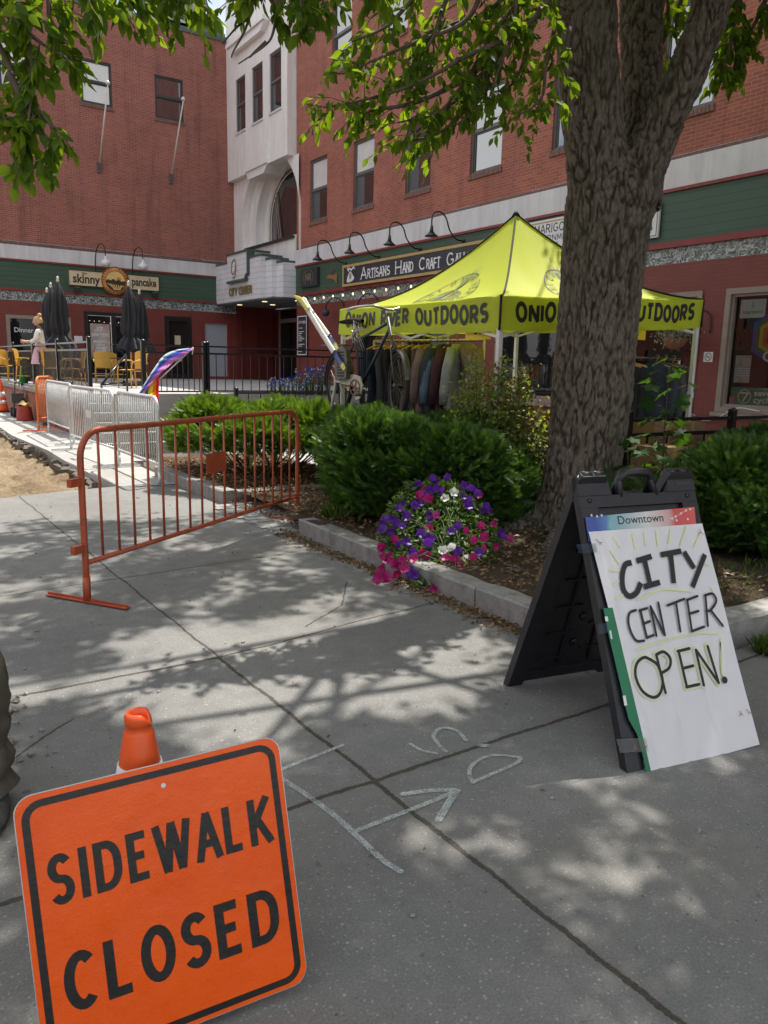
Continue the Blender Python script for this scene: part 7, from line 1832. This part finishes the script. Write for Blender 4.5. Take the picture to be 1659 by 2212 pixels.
# clumps projected along the sun so that light comes through in patches
q = cand-SUN_DIR*(cand[:, 2]/SUN_DIR[2])[:, None]
pat = val3(q*[1, 1, 0], 2.1, np.array([3.1, 1.7, 0]))+.6*val3(q*[1, 1, 0], 4.6, np.array([8.1, 2.7, 1]))+.12*val3(cand, .9, np.array([1, 5, 2]))
def near_line(P, B, rr):
    d = P-B; t = d @ SUN_DIR; return (t > 0) & (np.linalg.norm(d-t[:, None]*SUN_DIR, axis=1) < rr)
lit = np.zeros(len(cand), bool)                # the sunny side: far edge of the crown and the bough before the tent
lit |= (q[:, 1] > 7.4+.6*pat) & (q[:, 0] < 7)
for b_ in (gd(1000, 180, 5.3), gd(850, 240, 5.1), gd(900, 100, 5.2), gd(1120, 120, 5.5)): lit |= near_line(cand, b_, .72)
for b_ in (gd(150, 150, 3.2), gd(1120, 950, 6.9), gd(1150, 880, 6.9), gd(940, 1180, 5.6), gd(860, 900, 7.4)): lit |= near_line(cand, b_, .4)
for b_ in (roofpt(CL, CN, .3, .3), roofpt(CL, CN, .7, .35), roofpt(CN, CR, .25, .4)): lit |= near_line(cand, b_, .62)
cand = cand[(pat > -0.06) & ~lit]
print('crown twigs', len(cand))
K = 9
pos = np.repeat(cand, K, 0)+RNG.normal(size=(len(cand)*K, 3))*np.array([.09, .09, .09]); dr = RNG.normal(size=pos.shape)*[1, 1, .6]+[0, 0, -.5]
ok = ~inside(pos, 50, -30); pos, dr = pos[ok], dr[ok]
leaf_cloud(pos, dr, RNG.uniform(.09, .15, len(pos)), 'tree_leaf', 'crown', tree, wid=.5)
w = MB()
for k in range(11):
    a = cand[RNG.integers(len(cand))]; src = [L1[-1][0], L2[-1][0], L3[-1][0]][k % 3]
    P = spline([src, (src*.55+a*.45)+RNG.normal(size=3)*.3+(0, 0, .3), a], 5); P = [p for p in P]
    if inside(np.array(P[2:]), 60, -20).any(): continue
    w.tube(P, list(np.linspace(.035, .008, len(P))), 6)
w.build('branches', 'twig', tree)
# hanging boughs that enter the picture
BOUGHS = [
 # name label, list of branches: ([(x, y, d)...], side twig length px, leaf length m, density)
 ('upper left', 3.1, .068, [[(-60, -120, 3.3), (20, 20, 3.15), (60, 120, 3.1), (70, 200, 3.05), (60, 310, 3.0)], [(-80, 60, 3.2), (-10, 130, 3.15), (40, 230, 3.1), (90, 290, 3.05), (120, 330, 3.0)], [(-40, -80, 3.3), (90, 10, 3.2), (110, 110, 3.15), (150, 180, 3.1)], [(-90, 130, 3.2), (-30, 220, 3.1), (20, 300, 3.05), (60, 345, 3.0)],
    [(120, -120, 3.5), (180, 0, 3.4), (240, 40, 3.35), (300, 60, 3.3)], [(230, -110, 3.6), (290, 0, 3.5), (340, 50, 3.4), (410, 80, 3.35)], [(60, -100, 3.4), (130, -10, 3.3), (210, 30, 3.25), (250, 70, 3.2)], [(300, -100, 3.7), (360, -10, 3.6), (390, 40, 3.5), (440, 65, 3.45)], [(200, -90, 3.5), (260, -20, 3.45), (330, 20, 3.4), (390, 30, 3.35)], [(-60, -60, 3.2), (0, 10, 3.1), (40, 60, 3.1), (90, 80, 3.0)], [(100, -70, 3.5), (170, 30, 3.45), (220, 80, 3.4), (260, 100, 3.4)], [(-50, 30, 3.1), (10, 70, 3.1), (70, 120, 3.1), (110, 150, 3.05)], [(260, -60, 3.6), (310, 40, 3.5), (350, 90, 3.5)], [(380, -60, 3.7), (400, 30, 3.6), (430, 90, 3.6)], [(-60, 200, 3.1), (-10, 270, 3.05), (40, 330, 3.0), (80, 375, 3.0)], [(20, 200, 3.1), (60, 280, 3.05), (110, 350, 3.0)], [(0, -100, 3.2), (60, -30, 3.1), (150, 10, 3.1), (190, 60, 3.0)]]),
 ('upper middle', 3.6, .076, [[(470, -120, 4.2), (530, -20, 4.0), (570, 40, 3.9), (600, 70, 3.8)], [(560, -120, 4.2), (610, -30, 4.0), (640, 30, 3.9), (655, 85, 3.8)], [(640, -110, 4.2), (690, -30, 4.1), (690, 30, 4.0), (700, 70, 3.9)], [(560, -90, 4.1), (580, -20, 4.0), (550, 40, 3.9), (530, 50, 3.9)], [(700, -100, 4.2), (760, -30, 4.1), (800, 10, 4.0), (815, 40, 4.0)]]),
 ('middle', 5.2, .078, [[(1230, -60, 5.6), (1130, 60, 5.4), (1010, 120, 5.2), (900, 180, 5.1), (790, 215, 5.0), (700, 232, 4.95)], [(1180, -60, 5.6), (1080, 50, 5.4), (1020, 150, 5.3), (950, 240, 5.2), (860, 265, 5.1)], [(1200, -40, 5.7), (1150, 60, 5.6), (1120, 160, 5.5), (1060, 230, 5.4)], [(1060, -80, 5.4), (1010, 40, 5.3), (900, 90, 5.2), (810, 130, 5.1), (740, 160, 5.0)], [(1100, 60, 5.5), (1040, 190, 5.4), (960, 280, 5.3), (870, 310, 5.2)],
    [(950, -80, 5.3), (880, 10, 5.2), (830, 60, 5.1), (760, 90, 5.1)], [(1150, -80, 5.6), (1060, 20, 5.5), (960, 60, 5.4), (880, 130, 5.2)], [(1210, 20, 5.8), (1180, 130, 5.7), (1170, 210, 5.6), (1120, 250, 5.5)], [(1010, 170, 5.3), (900, 220, 5.2), (830, 235, 5.1), (780, 245, 5.1)], [(1230, 60, 5.9), (1215, 140, 5.8), (1190, 190, 5.7)], [(1000, -70, 5.3), (960, 10, 5.3), (930, 90, 5.2), (870, 170, 5.2)], [(1120, -60, 5.5), (1110, 40, 5.4), (1090, 120, 5.4), (1030, 170, 5.3)], [(880, -90, 5.2), (860, -10, 5.2), (800, 40, 5.2)], [(1060, 100, 5.4), (990, 210, 5.3), (900, 285, 5.2)]]),
 ('right', 7.5, .105, [[(1640, -120, 7.4), (1600, 0, 7.3), (1580, 80, 7.3), (1560, 150, 7.2)], [(1680, -60, 7.4), (1640, 30, 7.3), (1610, 100, 7.3), (1600, 150, 7.2)], [(1700, -20, 7.4), (1660, 30, 7.4), (1640, 70, 7.3)], [(1600, -60, 7.5), (1570, 30, 7.4), (1590, 110, 7.4), (1580, 170, 7.3)], [(1420, -60, 8.0), (1445, 30, 8.0), (1430, 110, 8.0)], [(1480, -40, 8.2), (1460, 60, 8.1), (1470, 130, 8.0)]]),
]
for bi, (nm, d0, ll, brs) in enumerate(BOUGHS):
    for bj, br in enumerate(brs):
        w = MB(); PP = []; DD = []; SS = []
        C = spline(limb_pts([(x, y-(38+42*min(1, max(0, (br[-1][0]-100)/120)) if bi == 0 else 62 if bi == 1 else 0), d) for x, y, d in br]), 7); w.tube(C, list(np.linspace(.013, .0035, len(C))*(.7+.15*d0)), 5)
        L = sum(np.linalg.norm(C[i+1]-C[i]) for i in range(len(C)-1)); nt_ = int(L/.060)
        for k in range(1, nt_+1):
            u_ = k/nt_; x = u_*(len(C)-1); i = min(int(x), len(C)-2); p = C[i]*(1-(x-i))+C[i+1]*(x-i); t = C[i+1]-C[i]; t = t/np.linalg.norm(t)
            sd_v = RNG.normal(size=3)*[.8, .8, .45]+t*.5+np.array([0, 0, -.35]); sd_v /= np.linalg.norm(sd_v); tl = RNG.uniform(.10, .28)*min(1, d0/5)
            e = p+sd_v*tl+np.array([0, 0, -.02])
            if k % 2 == 0 or u_ > .8: w.tube([p, (p+e)/2+(0, 0, .015), e], [.003, .0025, .0018], 4)
            m = RNG.integers(5, 8)+(3 if bi < 2 else 2)
            for j in range(m):
                f = (j+1)/m; q_ = p*(1-f)+e*f; side = np.cross(sd_v, RNG.normal(size=3)); side /= np.linalg.norm(side)
                PP.append(q_); DD.append(sd_v*.7+side*(1.0 if j < m-1 else .2)+np.array([0, 0, -.75])); SS.append(ll*RNG.uniform(.7, 1.25))
        bo_ = w.build('bough', 'twig', tree)
        leaf_cloud(np.array(PP), np.array(DD), np.array(SS), 'tree_leaf', 'leaf_spray', bo_, fine=True, wid=.54, seed=200+bi*20+bj)
w = MB()
for pts in ([(545, -30, 4.0), (535, 50, 3.95), (505, 110, 3.9), (500, 125, 3.9)], [(600, 0, 3.9), (590, 70, 3.9), (570, 100, 3.85), (515, 138, 3.8)], [(535, 40, 3.95), (510, 60, 3.9), (480, 95, 3.9)], [(575, 90, 3.9), (545, 118, 3.9), (540, 125, 3.9)], [(520, 0, 4), (515, 20, 4), (500, 35, 4)], [(1035, 120, 5.3), (1045, 200, 5.3), (1000, 260, 5.2), (985, 300, 5.2)], [(1100, 90, 5.3), (1060, 200, 5.3), (1045, 280, 5.3)]):
    C = spline(limb_pts(pts), 6); w.tube(C, list(np.linspace(.008, .003, len(C))), 5)
w.build('bare_twigs', 'twig', tree)
# ---------------------------------------------------------------- shrubs
def yew(name, label, ctr, rx, ry, h, n, mat, seed, z0=.1, lumps=9, skirt=.08):
    """sprays of needles over a lumpy mound, thinning to bare stems below"""
    r = np.random.default_rng(seed); t = thing(name, (ctr[0], ctr[1], z0), label, 'shrub', None); c = np.array([ctr[0], ctr[1], z0])
    cen = []; 
    for k in range(lumps):
        a = r.uniform(0, 2*math.pi); rr = math.sqrt(r.random())*.78; cen.append((c+np.array([rx*rr*math.cos(a), ry*rr*math.sin(a), h*(.55+.22*r.random())]), r.uniform(.22, .38)))
    pos = []; dr = []
    M_ = n
    idx = r.integers(len(cen), size=M_); v = r.normal(size=(M_, 3)); v /= np.linalg.norm(v, axis=1, keepdims=True); v[:, 2] = np.where(r.random(M_) < .75, np.abs(v[:, 2]), v[:, 2])
    rad_ = np.array([cen[i][1] for i in idx])*r.uniform(.72, 1.06, M_)
    cc = np.array([cen[i][0] for i in idx]); P = cc+v*rad_[:, None]*np.array([rx/.75*.75, ry/.75*.75, h*.8])
    # skirt
    M2 = n//2; a = r.uniform(0, 2*math.pi, M2); zz = r.uniform(skirt, .8, M2); k = (.80+.22*np.sin(zz*2.4))*r.uniform(.86, 1.03, M2)*(1+.10*np.sin(a*5+seed)+.07*np.sin(a*9+zz*6)); P2v = np.stack([np.cos(a), np.sin(a), np.full(M2, .25)], 1); P2 = c+np.stack([np.cos(a)*rx*k, np.sin(a)*ry*k, zz*h*.85], 1)
    P = np.concatenate([P, P2]); v = np.concatenate([v, P2v]); P[:, 2] = np.where(P[:, 2] > z0+h, z0+h+(P[:, 2]-z0-h)*.22, P[:, 2])
    ok = P[:, 2] > z0+h*max(.1, skirt-.05); P, v = P[ok], v[ok]; m = len(P)
    d = v*.8+np.array([0, 0, .45])+r.normal(size=(m, 3))*.35; d /= np.linalg.norm(d, axis=1, keepdims=True)
    ref = r.normal(size=(m, 3))*.7+v*.8+np.array([0, 0, .6]); s = np.cross(d, ref); s /= np.linalg.norm(s, axis=1, keepdims=True); u_ = np.cross(s, d)
    L = r.uniform(.09, .16, m)[:, None]; cols = []; F = []; nd = 9
    bend = np.array([0, 0, -.22])
    for j in range(nd+1): f = j/nd; cols.append(P+(d*f+bend*f*f*.6)*L)
    for j in range(nd):                       # needles stand out on both sides of the shoot, one connected spray
        f = (j+.5)/nd; wd_ = (.20 if j < nd-2 else .15)*(1+.25*r.normal(size=(m, 1))*.5)
        for sg in (-1, 1): cols.append(P+(d*(f+.16)+bend*f*f*.6+s*sg*wd_+u_*.05)*L)
    for j in range(nd):
        F += [(j, j+1, nd+1+2*j+1), (j+1, j, nd+1+2*j)]
    V = np.stack(cols, 1); nv = V.shape[1]; V = V.reshape(-1, 3); b = (np.arange(m)*nv)[:, None]; F = np.concatenate([b+np.array(t_)[None] for t_ in F], 0)
    fast_mesh('foliage', V, F, mat, t)
    w = MB()
    for k in range(26):
        a = r.uniform(0, 2*math.pi); p0 = c+np.array([math.cos(a)*rx*.25, math.sin(a)*ry*.25, -.02]); e = c+np.array([math.cos(a+r.normal()*.3)*rx*r.uniform(.5, .95), math.sin(a+r.normal()*.3)*ry*r.uniform(.5, .95), h*r.uniform(.35, .75)])
        w.tube(spline([p0, p0*.5+e*.5+(0, 0, -.05), e], 4), list(np.linspace(.016, .005, 9)), 5)
    w.build('stems', 'twig', t); return t
yew('yew_bush', 'sunlit bright green yew bush behind the orange barrier', (4.35, 9.35), 1.15, 1.15, .93, 13000, 'yew_needle_sunlit', 3, lumps=14, skirt=.42)
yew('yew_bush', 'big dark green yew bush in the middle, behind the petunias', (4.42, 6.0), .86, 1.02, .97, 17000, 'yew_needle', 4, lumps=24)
yew('yew_bush', 'narrow yew growth filling in behind the petunias, left of the small leaved shrub', (4.55, 5.35), .42, .5, .78, 4200, 'yew_needle', 12, lumps=7)
yew('yew_bush', 'low yew bush under the bicycle, left of the trunk', (5.0, 7.3), .7, .8, .95, 6000, 'yew_needle', 8, lumps=8)
yew('yew_bush', 'dark yew bush at the right edge behind the sign board', (6.55, 3.25), 1.15, .75, .84, 14000, 'yew_needle', 5, lumps=12)
yew('yew_bush', 'small yew bush between the trunk and the right edge bush', (5.72, 3.85), .5, .5, .72, 5000, 'yew_needle', 6, lumps=6)
yew('yew_bush', 'tall yew bush at the right edge below the shop window', (7.5, 3.9), 1.0, .8, .95, 7000, 'yew_needle', 7, lumps=8)
# airy small-leaved shrub left of the trunk
def twiggy(name, label, ctr, spread, h, stems, leaf, mat, seed, tipmat=None, per=34):
    r = np.random.default_rng(seed); c = np.array([*ctr, .08]); t = thing(name, c, label, 'shrub'); w = MB(); P = []; D = []; S = []; TP = []; TD = []
    for k in range(stems):
        a = r.uniform(0, 2*math.pi); e = c+np.array([math.cos(a)*spread*r.uniform(.2, 1), math.sin(a)*spread*r.uniform(.2, 1), h*r.uniform(.5, 1.05)]); b = c+np.array([math.cos(a), math.sin(a), 0])*r.uniform(.02, .14)
        C = spline([b, b*.5+e*.5+r.normal(size=3)*[.05, .05, .02], e], 7); w.tube(C, list(np.linspace(.007, .0022, len(C))), 5)
        for j in range(per):
            x = r.uniform(.22, 1)*(len(C)-1); i = min(int(x), len(C)-2); p = C[i]*(1-x+i)+C[i+1]*(x-i)+r.normal(size=3)*.05
            d = r.normal(size=3)+np.array([0, 0, .3])
            if tipmat and x > .88*(len(C)-1) and r.random() < .35: TP.append(p); TD.append(d)
            else: P.append(p); D.append(d)
    w.build('stems', 'twig', t); leaf_cloud(np.array(P), np.array(D), r.uniform(leaf*.7, leaf*1.3, len(P)), mat, 'foliage', t, seed=seed, wid=.6)
    if TP: leaf_cloud(np.array(TP), np.array(TD), np.full(len(TP), leaf*.9), tipmat, 'new_shoots', t, seed=seed+1, wid=.6)
    return t
twiggy('deciduous_shrub', 'airy small leaved shrub with reddish tips against the tent leg', (4.86, 5.46), .42, 1.52, 60, .046, 'shrub_leaf', 31, 'red_shoot_leaf', 150)
twiggy('deciduous_shrub', 'lower small leaved shrub close to the left side of the trunk', (5.06, 5.22), .34, 1.15, 42, .044, 'shrub_leaf', 33, 'red_shoot_leaf', 130)
# maple sapling right of the trunk
def palmate(P, D, size, mat, name, parent, seed):
    r = np.random.default_rng(seed); V = []; F = []; k0 = 0
    for p, d, L in zip(P, D, size):
        d = d/np.linalg.norm(d); s = np.cross(d, r.normal(size=3)*.4+[0, 0, 1]); s /= np.linalg.norm(s); n = np.cross(s, d); ring = []
        for ang, rr in ((-150, .34), (-118, .62), (-92, .50), (-66, .84), (-52, .80), (-34, .56), (-16, .80), (0, 1.05), (16, .80), (34, .56), (52, .80), (66, .84), (92, .50), (118, .62), (150, .34)):
            a = rad(ang); ring.append(p+(d*math.cos(a)+s*math.sin(a))*rr*L-n*.16*L*rr*abs(math.sin(a*1.5)))
        V += [p]+ring; m = len(ring); F += [(k0, k0+1+i, k0+1+(i+1)) for i in range(m-1)]; k0 += m+1
    return fast_mesh(name, np.array(V), np.array(F), mat, parent)
ms = thing('maple_sapling', gd(1440, 1010, 6.7)*np.array([1, 1, 0])+Z_*.1, 'thin maple sapling with lobed leaves right of the trunk', 'sapling'); b = LOC[ms.name]
tp = gd(1445, 792, 6.9); w = MB(); C = spline([b, b*.6+tp*.4+(.02, .03, 0), tp], 8); w.tube(C, list(np.linspace(.012, .004, len(C))), 6); P = []; D = []; S = []; r = np.random.default_rng(5)
leaf_cloud(BASKET[0], RNG.normal(size=BASKET[0].shape)+[0, 0, -.3], RNG.uniform(.05, .10, len(BASKET[0])), 'silver_leaf', 'foliage', BASKET[1], fine=True)
for k in range(46):
    u_ = .12+.88*k/45; x = u_*(len(C)-1); i = min(int(x), len(C)-2); p = C[i]*(1-x+i)+C[i+1]*(x-i); a = k*2.4; d = np.array([math.cos(a), math.sin(a), .35]); l = r.uniform(.10, .42)*(1-.5*u_); e = p+d*l; w.tube([p, e], .0028, 4); P.append(e); D.append(d*[1, 1, 0]+[0, 0, -.35]); S.append(r.uniform(.075, .13))
w.build('stem', 'twig', ms); palmate(P, D, S, 'maple_leaf', 'foliage', ms, 6)
ms2 = thing('maple_sapling', gd(1375, 1010, 6.3)*np.array([1, 1, 0])+Z_*.1, 'low maple seedling with dark lobed leaves tight against the trunk', 'sapling'); b = LOC[ms2.name]; w = MB(); P = []; D = []; S = []
for k in range(26):
    a = k*2.4; e = b+np.array([math.cos(a)*r.uniform(.05, .4), math.sin(a)*r.uniform(.05, .4), r.uniform(.25, .95)]); w.tube([b+(0, 0, .0), b*.4+e*.6+(0, 0, .05), e], .003, 4); P.append(e); D.append(np.array([math.cos(a), math.sin(a), -.3])); S.append(r.uniform(.07, .12))
w.build('stem', 'twig', ms2); palmate(P, D, S, 'maple_leaf', 'foliage', ms2, 7)
# petunias spilling over the kerb
pt = thing('petunia_plant', (3.45, 4.35, .12), 'mound of purple magenta and white petunias spilling over the granite kerb', 'flowering plant')
K2b = cropper(950, 1250, 950); r = np.random.default_rng(9)
def petd(x, y):
    # mound front surface: lower flowers hang over the kerb
    t = (y-540)/(1200-540); return 6.15-1.12*min(1, max(0, t))
fl_p = [(700, 690), (648, 742), (770, 742), (735, 848), (570, 770), (515, 825), (655, 895), (745, 1050), (690, 950), (790, 885), (1105, 700), (1015, 590), (975, 640), (1000, 690), (905, 835), (950, 950), (680, 1065), (825, 560), (785, 605), (850, 610), (720, 565), (610, 705), (595, 790), (1200, 865), (1065, 955), (560, 840), (1125, 720), (885, 530), (980, 580), (1030, 590), (690, 1080)]
fl_m = [(505, 925), (550, 975), (610, 1035), (490, 1108), (550, 1095), (515, 1050), (770, 975), (830, 1085), (885, 1070), (960, 1050), (805, 1172), (1095, 935), (1095, 870), (1035, 890), (995, 835), (1060, 630), (755, 600), (725, 635), (775, 655), (820, 745), (905, 990), (930, 1010), (630, 1000), (585, 885), (780, 820), (1160, 925), (1240, 880), (1150, 795), (1075, 805), (875, 985), (690, 990), (600, 1080), (1030, 985), (520, 980), (575, 1010), (640, 1045)]
fl_w = [(872, 648), (922, 615), (860, 945), (908, 925), (985, 990)]
def trumpet(pts, mat, name):
    V = []; F = []; k0 = 0
    for (x, y) in pts:
        p = gd(K2b[0]+K2b[2]*x, K2b[1]+K2b[2]*y, petd(x, y)+r.uniform(-.04, .04)); f = -_fh*.8+_r0*r.normal()*.55+Z_*(.25+r.normal()*.35); f /= np.linalg.norm(f); a = np.cross(f, Z_+r.normal(size=3)*.2); a /= np.linalg.norm(a); b_ = np.cross(a, f); R = r.uniform(.029, .041); n = 15
        V += [p-f*.018]; 
        for i in range(n): 
            t = 2*math.pi*i/n; V.append(p-f*.004+(a*math.cos(t)+b_*math.sin(t))*R*.45)
        for i in range(n):
            t = 2*math.pi*i/n; k = 1+.13*math.cos(5*t); V.append(p+f*(.004+.006*math.sin(5*t+1))+(a*math.cos(t)+b_*math.sin(t))*R*k)
        for i in range(n):
            j = (i+1) % n; F += [(k0, k0+1+i, k0+1+j), (k0+1+i, k0+1+n+i, k0+1+j), (k0+1+j, k0+1+n+i, k0+1+n+j)]
        k0 += 1+2*n
    return fast_mesh(name, np.array(V), np.array(F), mat, pt, smooth=True)
trumpet(fl_p+[(x+r.uniform(-40, 40), y+r.uniform(-30, 30)) for x, y in fl_p[:24]], 'petal_purple', 'purple_flowers'); trumpet(fl_m+[(x+r.uniform(-30, 30), y+r.uniform(-28, 28)) for x, y in fl_m[:8]], 'petal_magenta', 'magenta_flowers'); trumpet(fl_w, 'petal_white', 'white_flowers')
P = []; D = []
for k in range(4200):
    a, b_ = r.uniform(0, 1), r.uniform(0, 1); y = 560+600*a; hw = 130+230*math.sin(min(1, a*1.15)*math.pi*.85); x = 790+60*math.sin(a*2)+(2*b_-1)*hw*(.95 if a < .8 else .75)
    p = gd(K2b[0]+K2b[2]*x, K2b[1]+K2b[2]*y, petd(x, y)+r.uniform(.03, .28)); P.append(p); D.append(r.normal(size=3)+np.array([-.3, -.3, .3]))
leaf_cloud(np.array(P), np.array(D), r.uniform(.035, .06, len(P)), 'petunia_leaf', 'foliage', pt, fine=True, seed=3, wid=.55)
w = MB()
for k in range(0, 260, 2):
    p = P[k]; b_ = np.array([3.5+r.normal()*.08, 4.45+r.normal()*.15, .12]); w.tube([b_, b_*.5+p*.5+(0, 0, .08), p], .003, 4)
w.build('stems', 'petunia_leaf', pt)
# blue and white flowers in the court, litter, grass
K4c = cropper(650, 750, 750)
bf = thing('flower_bed', gd(680, 850, 17.2)*np.array([1, 1, 0])+Z_*TZ, 'blue and white flowers behind the low railing, left of the skis', 'flowers')
V = []; F = []; mi = []; k0 = 0; w = MB()
for k in range(90):
    x = r.uniform(490, 940); hi = 1 if x < 680 else 0; y = r.uniform(1060, 1130) if hi else r.uniform(985, 1140); p = gd(K4c[0]+K4c[2]*x, K4c[1]+K4c[2]*y, 17.3+r.uniform(-.3, .3)); w.tube([p*[1, 1, 0]+Z_*TZ, p], .008, 4)
    for j in range(5):
        a = np.array([math.cos(j*1.26), 0, math.sin(j*1.26)])*.045; bq = np.array([math.cos(j*1.26+.6), 0, math.sin(j*1.26+.6)])*.05; V += [p, p+a, p+bq]; F.append((k0, k0+1, k0+2)); mi.append(1 if r.random() < .25 else 0); k0 += 3
w.build('stems', 'petunia_leaf', bf); fast_mesh('blossoms', np.array(V), np.array(F), ['petal_blue', 'petal_white'], bf, mi=mi)
def litter(name, n, fn, size, mat, label, seed):
    r_ = np.random.default_rng(seed); P = np.array([fn(r_) for _ in range(n)]); D = r_.normal(size=(n, 3))*[1, 1, .25]; o = leaf_cloud(P, D, r_.uniform(size*.5, size*1.2, n), mat, name, None, (0, 0, 0), seed=seed, wid=.5); tag(o, label, 'leaf litter', kind='stuff'); return o
litter('leaf_litter', 2600, lambda q: (3.13-abs(q.normal())*.07, q.uniform(2.5, 6.3), .008+abs(q.normal())*.006), .035, 'dry_leaf', 'dry leaf litter along the planter kerb', 41)
litter('leaf_litter', 5200, lambda q: (q.uniform(3.3, 5.0), q.uniform(2.6, 7.9), .155+abs(q.normal())*.012), .045, 'dry_leaf', 'dry leaves on the planter soil', 42)
litter('leaf_litter', 2600, lambda q: (q.uniform(3.3, 5.2), q.uniform(8.1, 10.8), .14+abs(q.normal())*.012), .045, 'dry_leaf', 'dry leaves under the far yew bush', 43)
litter('leaf_litter', 260, lambda q: (q.uniform(-.5, 3.1), q.uniform(.9, 8.5), .006), .02, 'dry_leaf', 'scattered leaf bits on the pavement', 44)
litter('leaf_litter', 900, lambda q: (q.uniform(3.2, 3.9), q.uniform(6.2, 8.0), .02+abs(q.normal())*.01), .04, 'dry_leaf', 'dry leaves on the cobbles', 45)
def grass(n, fn, label, seed, h=.09):
    r_ = np.random.default_rng(seed); P = np.array([fn(r_) for _ in range(n)]); D = r_.normal(size=(n, 3))*[.5, .5, .2]+[0, 0, 1]; o = leaf_cloud(P, D, r_.uniform(h*.5, h*1.3, n), 'grass_blade', 'grass', None, (0, 0, 0), seed=seed, wid=.10); tag(o, label, 'grass', kind='stuff')
grass(2600, lambda q: (4.0+abs(q.normal())*.5, 2.22-abs(q.normal())*.10, .0), 'grass along the kerb at the right edge', 51)
grass(260, lambda q: (3.55+q.normal()*.06, 6.05+q.normal()*.07, .12), 'grass tuft behind the end kerb stone', 52, .16)
grass(500, lambda q: (q.uniform(3.5, 6.5), q.uniform(2.6, 3.2), .12), 'sparse weeds in the right planter', 53, .08)
litter('leaf_litter', 800, lambda q: (4.0+abs(q.normal())*.6, 2.2-abs(q.normal())*.12, .02), .05, 'dry_leaf', 'dead leaves in the grass at the right edge', 46)
# lumps, pebbles and bark bits
g = MB(); r_ = random.Random(4)
for k in range(170):
    x, y = r_.uniform(-.5, 3.0), r_.uniform(.8, 9.0)
    if k > 110: x, y = r_.uniform(.08, .5), r_.uniform(3.0, 3.7)
    s_ = r_.uniform(.003, .011) if k < 110 else r_.uniform(.008, .022)
    rt_ = np.array(Matrix.Rotation(r_.uniform(0, 3), 3, 'Z') @ Matrix.Rotation(r_.uniform(0, 1), 3, 'X')); g.box((x, y, s_*.4), (s_*r_.uniform(1, 2.2), s_, s_*.8), rt_)
o = g.build('pebbles', 'granite'); tag(o, 'small pebbles and chips on the pavement', 'pebbles', kind='stuff')
g = MB()
for k in range(60):
    x, y = r_.uniform(3.5, 5.0), r_.uniform(2.7, 4.6); a = r_.uniform(0, 6.28); l = r_.uniform(.05, .22); d = np.array([math.cos(a), math.sin(a), .1])*l; p = np.array([x, y, .15]); g.tube([p, p+d*.5+(0, 0, .01), p+d], r_.uniform(.003, .009), 5)
o = g.build('fallen_twigs', 'twig'); tag(o, 'fallen twigs on the planter soil', 'twigs', kind='stuff')
for o in list(bpy.data.objects):
    if o.name not in SC.objects: bpy.data.objects.remove(o)
